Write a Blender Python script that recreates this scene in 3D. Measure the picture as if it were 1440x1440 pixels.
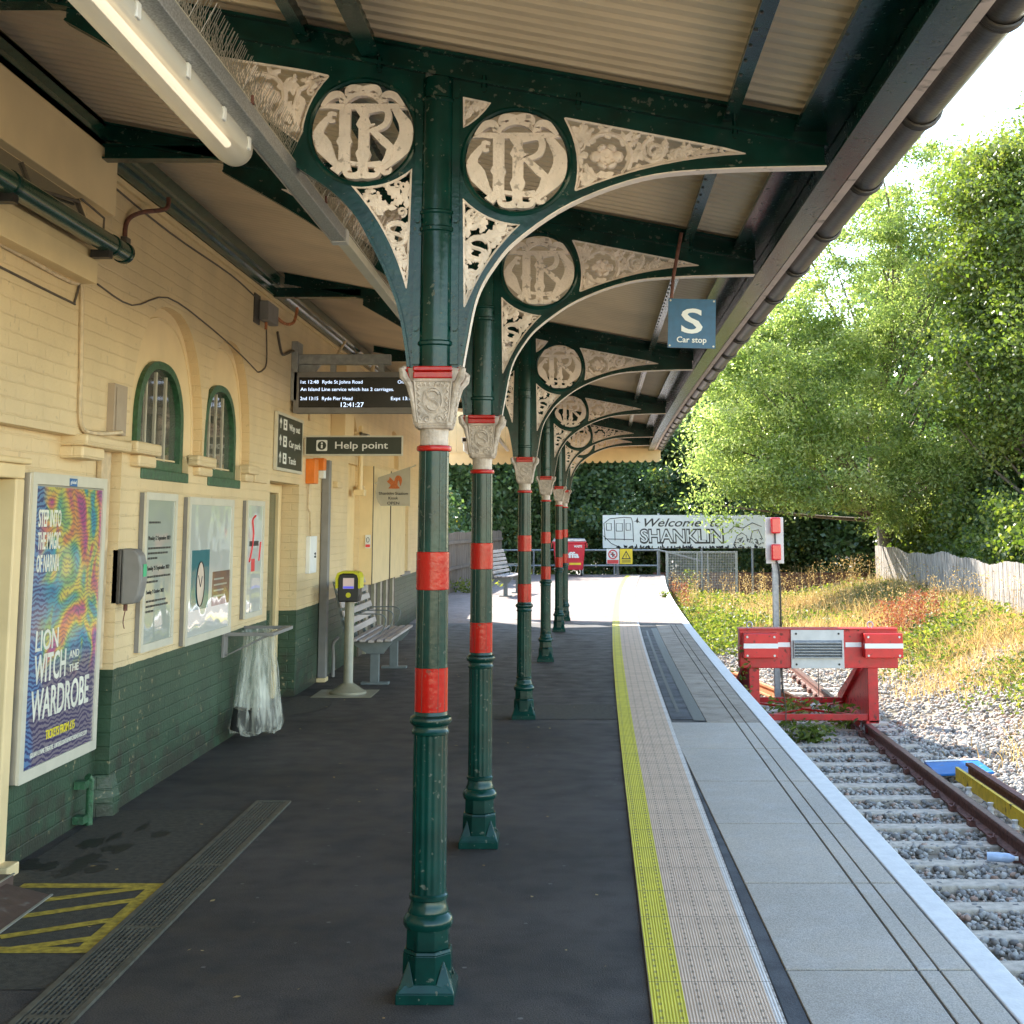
import bpy, math, random
import numpy as np
from mathutils import Vector, Matrix
R = math.radians
for o in list(bpy.data.objects): bpy.data.objects.remove(o)
C = bpy.context.scene.collection
S = bpy.context.scene

# ---------------------------------------------------------------- camera, sky, sun, exposure
cam_d = bpy.data.cameras.new('camera'); cam = bpy.data.objects.new('camera', cam_d); C.objects.link(cam)
cam.location = (0, 0, 1.6); cam.rotation_euler = (R(97.6), 0, 0)
cam_d.sensor_width = 36; cam_d.lens = 48.25; cam_d.shift_x = -0.0521; cam_d.shift_y = -0.1677
cam_d.clip_end = 2000; cam_d.clip_start = 0.05
S.camera = cam
sun_dir = Vector((-0.72, 1.12, 1.06)).normalized()          # towards the sun
w = bpy.data.worlds.new('World'); S.world = w; w.use_nodes = True
nt = w.node_tree; sky = nt.nodes.new('ShaderNodeTexSky'); sky.sky_type = 'NISHITA'; sky.sun_disc = False
sky.sun_elevation = math.asin(sun_dir.z); sky.sun_rotation = math.atan2(sun_dir.x, sun_dir.y)
sky.air_density = 1.0; sky.dust_density = 0.2; sky.ozone_density = 1.6
tint = nt.nodes.new('ShaderNodeMixRGB'); tint.blend_type = 'MULTIPLY'; tint.inputs[0].default_value = 1; tint.inputs[2].default_value = (1.0, 0.92, 0.80, 1)
nt.links.new(sky.outputs[0], tint.inputs[1]); nt.links.new(tint.outputs[0], nt.nodes['Background'].inputs[0]); nt.nodes['Background'].inputs[1].default_value = 0.15
sd = bpy.data.lights.new('sun', 'SUN'); sd.energy = 3.0; sd.angle = R(0.5); sd.color = (1.0, 0.94, 0.84)
so = bpy.data.objects.new('sun', sd); C.objects.link(so); so.rotation_euler = sun_dir.to_track_quat('Z', 'Y').to_euler()
S.view_settings.view_transform = 'Standard'; S.view_settings.look = 'None'
S.view_settings.exposure = 2.6; S.view_settings.gamma = 1
S.render.engine = 'CYCLES'; S.cycles.max_bounces = 10; S.cycles.diffuse_bounces = 6; S.cycles.transparent_max_bounces = 16

# ---------------------------------------------------------------- materials
M = {}
def mat(name, col, rough=0.6, var=0.15, vs=6.0, bump=0.0, bs=60.0, metal=0.0, coat=0.0, col2=None, stretch=None, spec=None, detail=6):
    m = bpy.data.materials.new(name); m.use_nodes = True; n = m.node_tree; b = n.nodes['Principled BSDF']
    b.inputs['Roughness'].default_value = rough; b.inputs['Metallic'].default_value = metal
    b.inputs['Coat Weight'].default_value = coat; b.inputs['Coat Roughness'].default_value = 0.08
    if spec is not None: b.inputs['Specular IOR Level'].default_value = spec
    tc = n.nodes.new('ShaderNodeTexCoord'); vec = tc.outputs['Object']
    if stretch:
        mp = n.nodes.new('ShaderNodeMapping'); mp.inputs['Scale'].default_value = stretch
        n.links.new(vec, mp.inputs[0]); vec = mp.outputs[0]
    ns = n.nodes.new('ShaderNodeTexNoise'); ns.inputs['Scale'].default_value = vs; ns.inputs['Detail'].default_value = detail
    n.links.new(vec, ns.inputs['Vector'])
    cr = n.nodes.new('ShaderNodeValToRGB'); n.links.new(ns.outputs['Fac'], cr.inputs[0])
    c2 = col2 if col2 else tuple(min(1, c * (1 + var)) for c in col)
    c1 = col if col2 else tuple(c * (1 - var) for c in col)
    cr.color_ramp.elements[0].position = 0.35; cr.color_ramp.elements[0].color = (*c1, 1)
    cr.color_ramp.elements[1].position = 0.65; cr.color_ramp.elements[1].color = (*c2, 1)
    n.links.new(cr.outputs[0], b.inputs['Base Color'])
    if bump:
        n2 = n.nodes.new('ShaderNodeTexNoise'); n2.inputs['Scale'].default_value = bs; n2.inputs['Detail'].default_value = 4
        n.links.new(vec, n2.inputs['Vector'])
        bp = n.nodes.new('ShaderNodeBump'); bp.inputs['Strength'].default_value = bump; bp.inputs['Distance'].default_value = 0.01
        n.links.new(n2.outputs['Fac'], bp.inputs['Height']); n.links.new(bp.outputs[0], b.inputs['Normal'])
    M[name] = m; return m
def emit(name, col, strength):
    m = bpy.data.materials.new(name); m.use_nodes = True; b = m.node_tree.nodes['Principled BSDF']
    b.inputs['Base Color'].default_value = (*col, 1); b.inputs['Emission Color'].default_value = (*col, 1)
    b.inputs['Emission Strength'].default_value = strength; M[name] = m; return m
def ramp(n, fac, stops, interp='LINEAR'):
    cr = n.nodes.new('ShaderNodeValToRGB'); n.links.new(fac, cr.inputs[0]); cr.color_ramp.interpolation = interp
    while len(cr.color_ramp.elements) < len(stops): cr.color_ramp.elements.new(0.5)
    for e, (p, c) in zip(cr.color_ramp.elements, stops): e.position = p; e.color = (*c, 1)
    return cr.outputs[0]
def mixc(n, fac, a, b, mode='MIX'):
    x = n.nodes.new('ShaderNodeMixRGB'); x.blend_type = mode
    for i, v in ((0, fac), (1, a), (2, b)):
        if isinstance(v, (int, float)): x.inputs[i].default_value = v
        elif isinstance(v, tuple): x.inputs[i].default_value = (*v, 1)
        else: n.links.new(v, x.inputs[i])
    return x.outputs[0]
def noise(n, vec, scale, detail=5):
    q = n.nodes.new('ShaderNodeTexNoise'); q.inputs['Scale'].default_value = scale; q.inputs['Detail'].default_value = detail
    n.links.new(vec, q.inputs['Vector']); return q.outputs['Fac']
def math_(n, op, a, b=None):
    x = n.nodes.new('ShaderNodeMath'); x.operation = op
    for i, v in ((0, a), (1, b)):
        if v is None: continue
        if isinstance(v, (int, float)): x.inputs[i].default_value = v
        else: n.links.new(v, x.inputs[i])
    return x.outputs[0]

mat('iron_green', (0.002, 0.033, 0.026), 0.2, 0.3, 8, 0.07, 45, spec=0.32)
mat('iron_cream', (0.84, 0.72, 0.64), 0.45, 0.10, 12, 0.4, 90)
mat('capital_cream', (0.46, 0.38, 0.31), 0.45, 0.2, 25, 0.6, 60)
mat('band_red', (0.40, 0.006, 0.003), 0.18, 0.15, 10, 0.10, 55, spec=0.32)
mat('green_gloss', (0.012, 0.055, 0.035), 0.2, 0.15, 6, 0.1, 40, coat=0.4)
mat('frame_green', (0.03, 0.10, 0.045), 0.4, 0.35, 30, 0.4, 80)
mat('cream_smooth', (0.78, 0.60, 0.345), 0.55, 0.05, 3, 0.06, 120)
mat('cream_wood', (0.77, 0.59, 0.32), 0.45, 0.05, 5, 0.06, 60)
mat('ceiling', (0.74, 0.585, 0.41), 0.5, 0.10, 1.6, 0.03, 30)
mat('alu', (0.42, 0.40, 0.36), 0.35, 0.08, 8, metal=0.6)
mat('alu_pale', (0.62, 0.58, 0.47), 0.45, 0.05, 8, metal=0.1)
mat('grey_paint', (0.22, 0.21, 0.20), 0.5, 0.08, 8, 0.05, 60)
mat('light_grey', (0.55, 0.54, 0.52), 0.45, 0.08, 8)
mat('white', (0.78, 0.78, 0.76), 0.5, 0.03, 8)
mat('white_text', (0.82, 0.82, 0.78), 0.5, 0.01, 8)
mat('black', (0.012, 0.012, 0.013), 0.4, 0.2, 8)
mat('dark_sign', (0.028, 0.034, 0.020), 0.4, 0.1, 8)
mat('screen', (0.01, 0.008, 0.007), 0.25, 0.1, 8)
mat('blue_sign', (0.012, 0.10, 0.21), 0.35, 0.10, 30)
mat('galv', (0.45, 0.46, 0.47), 0.42, 0.30, 160, 0.1, 80, metal=0.7)
mat('gutter_dark', (0.06, 0.052, 0.045), 0.35, 0.25, 15, 0.15, 60)
mat('gutter_rim', (0.50, 0.40, 0.22), 0.5, 0.15, 15)
mat('fascia', (0.62, 0.50, 0.44), 0.5, 0.06, 8)
mat('steel_grey', (0.30, 0.31, 0.32), 0.45, 0.15, 20, metal=0.4)
mat('buffer_red', (0.60, 0.006, 0.012), 0.38, 0.3, 9, 0.15, 40, col2=(0.42, 0.016, 0.016), detail=10)
mat('buffer_box', (0.60, 0.010, 0.012), 0.38, 0.08, 7, 0.05, 60)
mat('rust', (0.14, 0.055, 0.04), 0.75, 0.4, 25, 0.4, 80)
mat('rust_orange', (0.50, 0.18, 0.07), 0.8, 0.3, 25, 0.3, 80)
mat('rail_top', (0.20, 0.12, 0.10), 0.4, 0.3, 25, metal=0.5)
mat('sleeper', (0.50, 0.42, 0.33), 0.9, 0.22, 12, 0.5, 70)
mat('yellow', (0.75, 0.52, 0.02), 0.55, 0.15, 12)
mat('yellow_hood', (0.60, 0.55, 0.01), 0.35, 0.05, 12)
mat('orange', (0.80, 0.20, 0.012), 0.45, 0.08, 12)
mat('beige_post', (0.26, 0.24, 0.17), 0.4, 0.1, 12, coat=0.2)
mat('bench_wood', (0.40, 0.35, 0.33), 0.6, 0.2, 12, 0.2, 60, stretch=(1, 0.1, 1))
mat('bench_frame', (0.13, 0.15, 0.15), 0.5, 0.1, 12)
mat('bark', (0.16, 0.13, 0.10), 0.9, 0.4, 20, 0.8, 30)
mat('fence_brown', (0.17, 0.135, 0.11), 0.85, 0.35, 3, 0.3, 30, stretch=(12, 12, 1))
mat('fence_grey', (0.30, 0.265, 0.23), 0.85, 0.55, 3, 0.3, 30, stretch=(12, 12, 1))
mat('bin_red', (0.62, 0.012, 0.035), 0.35, 0.08, 5, 0.03, 30)
mat('rubber', (0.03, 0.03, 0.03), 0.7, 0.1, 5)
mat('blue_plastic', (0.012, 0.15, 0.45), 0.35, 0.1, 5)
mat('warn_red', (0.70, 0.05, 0.05), 0.5, 0.05, 5)
mat('warn_yellow', (0.85, 0.60, 0.02), 0.5, 0.05, 5)
mat('squirrel', (0.50, 0.13, 0.03), 0.6, 0.2, 60)
mat('kiosk_board', (0.44, 0.40, 0.31), 0.6, 0.05, 10)
mat('cable_cream', (0.58, 0.45, 0.28), 0.5, 0.15, 20)
mat('cable_dark', (0.10, 0.08, 0.06), 0.6, 0.2, 20)
mat('step_brown', (0.085, 0.05, 0.04), 0.5, 0.15, 20, 0.1, 60)
mat('stain', (0.012, 0.010, 0.008), 0.5, 0.5, 20, 0.3, 40)
mat('drain', (0.10, 0.095, 0.075), 0.5, 0.25, 20, 0.1, 60, metal=0.3)
mat('drain_dark', (0.008, 0.008, 0.007), 0.8, 0.1, 20)
mat('marking_yellow', (0.42, 0.30, 0.03), 0.75, 0.35, 30, 0.3, 80)
mat('poly_dark', (0.03, 0.03, 0.03), 0.4)
mat('teal_text', (0.02, 0.35, 0.25), 0.5)
emit('tube_glow', (1.0, 0.84, 0.62), 0.30)
emit('led_text', (0.62, 0.76, 1.0), 0.28)
emit('lcd', (0.45, 0.34, 0.31), 0.10)
emit('lcd_blue', (0.10, 0.10, 0.6), 0.12)
mat('red_lens', (0.42, 0.004, 0.012), 0.25, 0.2, 300, 0.3, 200, coat=0.5)
M['red_lens'].node_tree.nodes['Principled BSDF'].inputs['Emission Color'].default_value = (0.9, 0.01, 0.03, 1)
M['red_lens'].node_tree.nodes['Principled BSDF'].inputs['Emission Strength'].default_value = 0.04

def chips(name, col, lo, hi, scale, amt=1.0, rough=0.8):
    """wear with a shape of its own: small chips and rubbed spots"""
    n = M[name].node_tree; b = n.nodes['Principled BSDF']; src = b.inputs['Base Color'].links[0].from_socket
    tc = n.nodes.new('ShaderNodeTexCoord'); f = noise(n, tc.outputs['Object'], scale, 10); g = noise(n, tc.outputs['Object'], scale*.12, 3)
    k = math_(n, 'ADD', math_(n, 'MULTIPLY', f, .7), math_(n, 'MULTIPLY', g, .3)); msk = ramp(n, k, [(lo, (0, 0, 0)), (hi, (amt,)*3)])
    n.links.new(mixc(n, msk, src, col), b.inputs['Base Color'])
    r = n.nodes.new('ShaderNodeMath'); r.operation = 'MULTIPLY_ADD'; n.links.new(msk, r.inputs[0]); r.inputs[1].default_value = rough - b.inputs['Roughness'].default_value; r.inputs[2].default_value = b.inputs['Roughness'].default_value; n.links.new(r.outputs[0], b.inputs['Roughness'])
chips('iron_green', (.10, .11, .085), .615, .64, 42, .8)
chips('band_red', (.16, .05, .03), .625, .65, 42, .8)
chips('buffer_red', (.13, .045, .03), .585, .62, 16, .85)
chips('buffer_box', (.18, .05, .035), .60, .63, 18, .8)
chips('yellow', (.14, .09, .04), .56, .62, 14, .9)
chips('blue_plastic', (.22, .22, .20), .57, .64, 12, .8)
chips('fascia', (.16, .13, .11), .57, .64, 14, .7)
chips('iron_cream', (.30, .24, .20), .60, .66, 36, .7)
chips('capital_cream', (.20, .16, .12), .56, .64, 30, .7)
chips('step_brown', (.20, .17, .14), .56, .62, 16, .6)
def brick_mat(name, top, bottom=None, split=0.79, mortar_dark=0.9, bw=0.225, bh=0.075, bstr=0.5):
    m = bpy.data.materials.new(name); m.use_nodes = True; n = m.node_tree; b = n.nodes['Principled BSDF']
    tc = n.nodes.new('ShaderNodeTexCoord'); sp = n.nodes.new('ShaderNodeSeparateXYZ'); n.links.new(tc.outputs['Object'], sp.inputs[0])
    cb = n.nodes.new('ShaderNodeCombineXYZ')
    n.links.new(math_(n, 'ADD', sp.outputs[0], sp.outputs[1]), cb.inputs[0]); n.links.new(sp.outputs[2], cb.inputs[1])
    # slight wobble of the courses
    nz = n.nodes.new('ShaderNodeTexNoise'); nz.inputs['Scale'].default_value = 9; n.links.new(tc.outputs['Object'], nz.inputs['Vector'])
    vm = n.nodes.new('ShaderNodeVectorMath'); vm.operation = 'MULTIPLY_ADD'; n.links.new(nz.outputs['Color'], vm.inputs[0])
    vm.inputs[1].default_value = (0.012, 0.012, 0); n.links.new(cb.outputs[0], vm.inputs[2])
    bt = n.nodes.new('ShaderNodeTexBrick'); n.links.new(vm.outputs[0], bt.inputs['Vector'])
    bt.inputs['Scale'].default_value = 1; bt.inputs['Brick Width'].default_value = bw; bt.inputs['Row Height'].default_value = bh
    bt.inputs['Mortar Size'].default_value = 0.006; bt.inputs['Mortar Smooth'].default_value = 0.6
    bt.inputs['Color1'].default_value = (1, 1, 1, 1); bt.inputs['Color2'].default_value = (0.72, 0.72, 0.72, 1); bt.inputs['Mortar'].default_value = (0, 0, 0, 1)
    f = noise(n, tc.outputs['Object'], 2.5)
    c = ramp(n, f, [(0.3, tuple(x * 0.86 for x in top)), (0.7, top)])
    if bottom:
        g = ramp(n, f, [(0.3, tuple(x * 0.75 for x in bottom)), (0.7, tuple(x * 1.2 for x in bottom))])
        zz = math_(n, 'ADD', sp.outputs[2], math_(n, 'MULTIPLY', nz.outputs['Fac'], 0.012))
        c = mixc(n, math_(n, 'GREATER_THAN', zz, split + 0.006), g, c)
        # grime low down on the wall, of its own blotchy shape
    if bottom:   # splashed dirt and scuffs on the lowest courses, blotchy and uneven
        gr = noise(n, tc.outputs['Object'], 7, 9); gm = ramp(n, math_(n, 'SUBTRACT', gr, math_(n, 'MULTIPLY', sp.outputs[2], 0.55)), [(.34, (0, 0, 0)), (.52, (.75, .75, .75))])
        c = mixc(n, gm, c, (.030, .026, .018))
        fl = ramp(n, noise(n, tc.outputs['Object'], 22, 10), [(.66, (0, 0, 0)), (.70, (.5, .5, .5))]); c = mixc(n, fl, c, tuple(x*.62 for x in top))
    c = mixc(n, math_(n, 'MULTIPLY', math_(n, 'SUBTRACT', 1.0, bt.outputs['Color']), 1 - mortar_dark), c, (0.03, 0.025, 0.02))
    n.links.new(c, b.inputs['Base Color']); b.inputs['Roughness'].default_value = 0.42
    hn = noise(n, tc.outputs['Object'], 60)
    hh = math_(n, 'ADD', bt.outputs['Color'], math_(n, 'MULTIPLY', hn, 0.45))
    bp = n.nodes.new('ShaderNodeBump'); bp.inputs['Strength'].default_value = bstr; bp.inputs['Distance'].default_value = 0.012
    n.links.new(hh, bp.inputs['Height']); n.links.new(bp.outputs[0], b.inputs['Normal'])
    M[name] = m
brick_mat('painted_brick', (0.78, 0.60, 0.345), (0.034, 0.072, 0.040), mortar_dark=0.99, bstr=0.5)
brick_mat('cream_brick', (0.78, 0.60, 0.345), mortar_dark=0.99, bstr=0.5)
brick_mat('red_brick', (0.24, 0.085, 0.05), mortar_dark=0.6)

def asphalt(name, c1, c2, blot, bs=170, rough=0.75, spot=True):
    m = bpy.data.materials.new(name); m.use_nodes = True; n = m.node_tree; b = n.nodes['Principled BSDF']
    tc = n.nodes.new('ShaderNodeTexCoord'); v = tc.outputs['Object']
    f1 = noise(n, v, 0.8, 10); f2 = noise(n, v, bs, 3); f3 = noise(n, v, 5.0, 8)
    c = ramp(n, f1, [(0.32, c1), (0.68, c2)])
    c = mixc(n, ramp(n, f3, [(0.48, (0, 0, 0)), (0.72, (0.6, 0.6, 0.6))]), c, blot)
    c = mixc(n, 0.75 if spot else 0.28, c, ramp(n, f2, [(0.36, (0.15, 0.15, 0.15)), (0.64, (1.85, 1.85, 1.85))]), 'MULTIPLY')
    if spot:
        vo = n.nodes.new('ShaderNodeTexVoronoi'); vo.inputs['Scale'].default_value = 6; n.links.new(v, vo.inputs['Vector'])
        c = mixc(n, math_(n, 'LESS_THAN', vo.outputs['Distance'], 0.055), c, (0.17, 0.16, 0.145))
    n.links.new(c, b.inputs['Base Color'])
    n.links.new(ramp(n, f3, [(0.3, (rough - 0.15,) * 3), (0.7, (rough + 0.1,) * 3)]), b.inputs['Roughness'])
    bp = n.nodes.new('ShaderNodeBump'); bp.inputs['Strength'].default_value = 0.5; bp.inputs['Distance'].default_value = 0.004
    n.links.new(f2, bp.inputs['Height']); n.links.new(bp.outputs[0], b.inputs['Normal']); M[name] = m
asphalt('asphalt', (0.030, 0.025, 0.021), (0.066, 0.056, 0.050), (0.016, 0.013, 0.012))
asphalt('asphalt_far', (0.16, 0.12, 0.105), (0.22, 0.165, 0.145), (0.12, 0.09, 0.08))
asphalt('asphalt_patch', (0.05, 0.052, 0.06), (0.08, 0.083, 0.09), (0.028, 0.028, 0.03), spot=False)
asphalt('coping', (0.36, 0.32, 0.27), (0.48, 0.41, 0.33), (0.50, 0.47, 0.43), bs=180, rough=0.7, spot=False)
asphalt('coping_old', (0.27, 0.22, 0.165), (0.36, 0.295, 0.225), (0.14, 0.12, 0.10), bs=200, spot=False)
mat('edge_white', (0.72, 0.70, 0.67), 0.6, 0.06, 14, 0.2, 60)
asphalt('soil', (0.20, 0.16, 0.11), (0.30, 0.24, 0.17), (0.14, 0.12, 0.07), bs=60, spot=False)

# ---------------------------------------------------------------- mesh helpers
def origin(o):
    v = Vector((0, 0, 0))
    while o is not None: v += o.location; o = o.parent
    return v
class MB:
    def __init__(s): s.v = []; s.f = []
    def add(s, vs, fs):
        k = len(s.v); s.v += [tuple(p) for p in vs]; s.f += [tuple(i + k for i in f) for f in fs]; return s
    def box(s, x0, x1, y0, y1, z0, z1):
        return s.add([(x0,y0,z0),(x1,y0,z0),(x1,y1,z0),(x0,y1,z0),(x0,y0,z1),(x1,y0,z1),(x1,y1,z1),(x0,y1,z1)],
                     [(0,3,2,1),(4,5,6,7),(0,1,5,4),(1,2,6,5),(2,3,7,6),(3,0,4,7)])
    def hexa(s, bot, top):
        n = len(bot); return s.add(list(bot) + list(top), [tuple(range(n))[::-1], tuple(range(n, 2*n))] + [(i, (i+1) % n, n + (i+1) % n, n + i) for i in range(n)])
    def prism(s, poly, plane, a0, a1):
        def P(u, v, a): return (u, a, v) if plane == 'xz' else ((a, u, v) if plane == 'yz' else (u, v, a))
        return s.hexa([P(u, v, a0) for u, v in poly], [P(u, v, a1) for u, v in poly])
    def tube(s, pts, r, n=8, caps=True, flat=1.0):
        pts = [Vector(p) for p in pts]; m = len(pts); rs = r if isinstance(r, (list, tuple)) else [r] * m
        up = None; rings = []
        for i, p in enumerate(pts):
            t = (pts[min(i+1, m-1)] - pts[max(i-1, 0)])
            if t.length < 1e-9: t = Vector((0, 0, 1))
            t.normalize()
            if up is None: up = Vector((0, 0, 1)) if abs(t.z) < 0.9 else Vector((0, 1, 0))
            a = t.cross(up); a = a.normalized() if a.length > 1e-6 else Vector((1, 0, 0)); b = a.cross(t).normalized(); up = b
            rings.append([p + (a * math.cos(2*math.pi*k/n) + b * math.sin(2*math.pi*k/n) * flat) * rs[i] for k in range(n)])
        vs = [q for rg in rings for q in rg]; fs = []
        for i in range(m-1):
            for k in range(n): fs.append((i*n+k, i*n+(k+1) % n, (i+1)*n+(k+1) % n, (i+1)*n+k))
        if caps: fs.append(tuple(range(n))[::-1]); fs.append(tuple((m-1)*n + k for k in range(n)))
        return s.add(vs, fs)
    def lathe(s, prof, c=(0, 0, 0), n=24, flute=0, fdepth=0.0, rot=0.0, caps=True):
        vs = []; fs = []
        for r, z in prof:
            for k in range(n):
                a = 2*math.pi*k/n + rot; rr = r * (1 - fdepth * (0.5 - 0.5*math.cos(a*flute))) if flute else r
                vs.append((c[0] + rr*math.cos(a), c[1] + rr*math.sin(a), c[2] + z))
        m = len(prof)
        for i in range(m-1):
            for k in range(n): fs.append((i*n+k, i*n+(k+1) % n, (i+1)*n+(k+1) % n, (i+1)*n+k))
        if caps: fs.append(tuple(range(n))[::-1]); fs.append(tuple((m-1)*n + k for k in range(n)))
        return s.add(vs, fs)
    def build_each(s, name, m, parent, step, **k):
        """one part per run of `step` vertices"""
        for i in range(0, len(s.v), step):
            q = MB(); q.v = s.v[i:i+step]; q.f = [tuple(j-i for j in f) for f in s.f if i <= f[0] < i+step]; q.build(name, m, parent, **k)
    def build(s, name, m, parent=None, smooth=False, bevel=0.0, local=False):
        me = bpy.data.meshes.new(name); off = Vector((0, 0, 0)) if (parent is None or local) else origin(parent)
        me.from_pydata([(x - off.x, y - off.y, z - off.z) for x, y, z in s.v], [], s.f); me.update()
        o = bpy.data.objects.new(name, me); C.objects.link(o)
        if m: me.materials.append(M[m] if isinstance(m, str) else m)
        if parent is not None: o.parent = parent
        if smooth:
            me.polygons.foreach_set('use_smooth', [True] * len(me.polygons))
            me.set_sharp_from_angle(angle=R(38))
        if bevel:
            b = o.modifiers.new('bevel', 'BEVEL'); b.width = bevel; b.segments = 2; b.limit_method = 'ANGLE'; b.angle_limit = R(40)
        return o
def tag(o, label=None, cat=None, group=None, kind=None):
    if label: o['label'] = label
    if cat: o['category'] = cat
    if group: o['group'] = group
    if kind: o['kind'] = kind
    return o
def thing(name, loc, label, cat, group=None):
    o = bpy.data.objects.new(name, None); C.objects.link(o); o.location = loc; o.empty_display_size = 0.1
    return tag(o, label, cat, group)
def struct(o): o['kind'] = 'structure'; return o
def copy_tree(o, parent=None):
    c = o.copy(); C.objects.link(c); c.parent = parent
    for ch in list(o.children): copy_tree(ch, c)
    return c
def from_curve(cu):
    ob = bpy.data.objects.new('tmp', cu); C.objects.link(ob)
    dg = bpy.context.evaluated_depsgraph_get(); dg.update()
    me = bpy.data.meshes.new_from_object(ob.evaluated_get(dg))
    vs = [tuple(v.co) for v in me.vertices]; fs = [tuple(p.vertices) for p in me.polygons]
    bpy.data.objects.remove(ob); bpy.data.curves.remove(cu); bpy.data.meshes.remove(me)
    return vs, fs
def fill2d(loops, depth, bevel=0.0):
    cu = bpy.data.curves.new('c', 'CURVE'); cu.dimensions = '2D'; cu.fill_mode = 'BOTH'; cu.extrude = depth / 2; cu.bevel_depth = bevel
    for lp in loops:
        sp = cu.splines.new('POLY'); sp.points.add(len(lp) - 1)
        for i, (x, y) in enumerate(lp): sp.points[i].co = (x, y, 0, 1)
        sp.use_cyclic_u = True
    return from_curve(cu)
def plate(mb, loops, plane, a0, a1, bevel=0.0):
    vs, fs = fill2d(loops, abs(a1 - a0), bevel); mid = (a0 + a1) / 2
    if plane == 'xz': vs = [(x, mid - z, y) for x, y, z in vs]
    elif plane == 'yz': vs = [(mid + z, x, y) for x, y, z in vs]
    else: vs = [(x, y, mid + z) for x, y, z in vs]
    return mb.add(vs, fs)
def text(mb, body, o, right, up, size=None, width=None, height=None, align='LEFT', thick=0.001, bold=0.0, shear=0.0):
    """letters lying in the plane of right/up; o is the baseline start (or centre / end)"""
    cu = bpy.data.curves.new('t', 'FONT'); cu.body = body; cu.size = 1; cu.extrude = 0.001; cu.offset = bold; cu.shear = shear; cu.resolution_u = 3
    vs, fs = from_curve(cu)
    if not vs: return mb
    a = np.array(vs); x0, x1 = a[:, 0].min(), a[:, 0].max(); y0, y1 = a[:, 1].min(), a[:, 1].max()
    sy = size if size else (height / 0.72 if height else 1.0)
    sx = (width / (x1 - x0)) if width else sy
    if width and not size and not height: sy = sx
    sh = {'LEFT': -x0, 'CENTER': -(x0 + x1) / 2, 'RIGHT': -x1}[align]
    r = Vector(right); u = Vector(up); nn = r.cross(u); o = Vector(o)
    return mb.add([o + r * ((x + sh) * sx) + u * (y * sy) + nn * (z / 0.001 * thick) for x, y, z in vs], fs)
def arc(cx, cy, r, a0, a1, n=12, ry=None):
    ry = ry or r
    return [(cx + r*math.cos(R(a0 + (a1-a0)*i/n)), cy + ry*math.sin(R(a0 + (a1-a0)*i/n))) for i in range(n+1)]
def smoothpts(pts, k=6):
    """Catmull-Rom through 2D points"""
    out = []; n = len(pts)
    for i in range(n-1):
        p0, p1, p2, p3 = pts[max(i-1, 0)], pts[i], pts[i+1], pts[min(i+2, n-1)]
        for j in range(k):
            t = j/k
            out.append(tuple(0.5*((2*p1[d]) + (-p0[d]+p2[d])*t + (2*p0[d]-5*p1[d]+4*p2[d]-p3[d])*t*t + (-p0[d]+3*p1[d]-3*p2[d]+p3[d])*t**3) for d in range(len(p1))))
    out.append(tuple(pts[-1])); return out

# the curves the platform follows (metres, measured from the photograph)
_pc = np.polyfit([0, 4.95, 7.17, 11.68, 16.41, 20.89, 23.16, 26], [-0.56, -0.481, -0.421, -0.342, -0.24, -0.10, -0.0, 0.10], 3)
def xc(y): return float(np.polyval(_pc, max(y, -6)))
_pe = np.polyfit([0, 5, 6.5, 13.65, 18, 23.7, 30.4, 36, 42.7], [1.52, 1.592, 1.627, 1.759, 1.87, 2.02, 2.33, 2.64, 3.05], 3)
def xe(y): return float(np.polyval(_pe, y))
_py = np.polyfit([0, 4.7, 5.5, 7, 8.85, 12.1, 19.4, 22, 27.8, 33.6, 41.6], [0.20, .28, .30, .333, .377, .446, .645, .745, .977, 1.254, 1.78], 4)
def xy_(y): return float(np.polyval(_py, y))
def strip(fa, fb, y0, y1, z, dy=0.25, zb=None):
    mb = MB(); n = max(1, int(round((y1-y0)/dy))); vs = []
    for i in range(n+1):
        y = y0 + (y1-y0)*i/n; vs += [(fa(y), y, z), (fb(y), y, z)]
    mb.add(vs, [(2*i, 2*i+1, 2*i+3, 2*i+2) for i in range(n)])
    if zb is not None:
        k = len(mb.v); top = list(mb.v)
        mb.add([(x, y, zb) for x, y, _ in top], [(2*i, 2*i+2, 2*i+3, 2*i+1) for i in range(n)])
        fs = []
        for i in range(n):
            fs += [(2*i, 2*i+2, k+2*i+2, k+2*i), (2*i+1, k+2*i+1, k+2*i+3, 2*i+3)]
        fs += [(0, k, k+1, 1), (2*n, 2*n+1, k+2*n+1, k+2*n)]; mb.f += fs
    return mb
# ================================================================ GROUND
RAILZ = -0.90
def gz(x, y):
    z = -1.12
    t = min(1, max(0, (x - (xe(min(y, 43)) + 3.1)) / 3.2)); z += 0.80 * t * t * (3 - 2*t)
    t2 = min(1, max(0, (y - 22) / 16)); z += 0.32 * t2 * (1 - t)
    return z
mb = MB(); xs = [-60, -20, -8, -4, 0] + [1.0 + 0.4*i for i in range(26)] + [14, 20, 30, 60, 120]; ys = [-20, -5, 0] + [2 + 1.2*i for i in range(42)] + [58, 70, 100, 160]
rg = random.Random(3); vs = []
for y in ys:
    for x in xs:
        z = gz(x, y) + (rg.uniform(-0.03, 0.03) if x > 5.5 else 0)
        vs.append((x, y, z))
nx = len(xs); mb.add(vs, [(j*nx+i, j*nx+i+1, (j+1)*nx+i+1, (j+1)*nx+i) for j in range(len(ys)-1) for i in range(nx-1)])
struct(mb.build('ground', 'soil', smooth=True))

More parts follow.
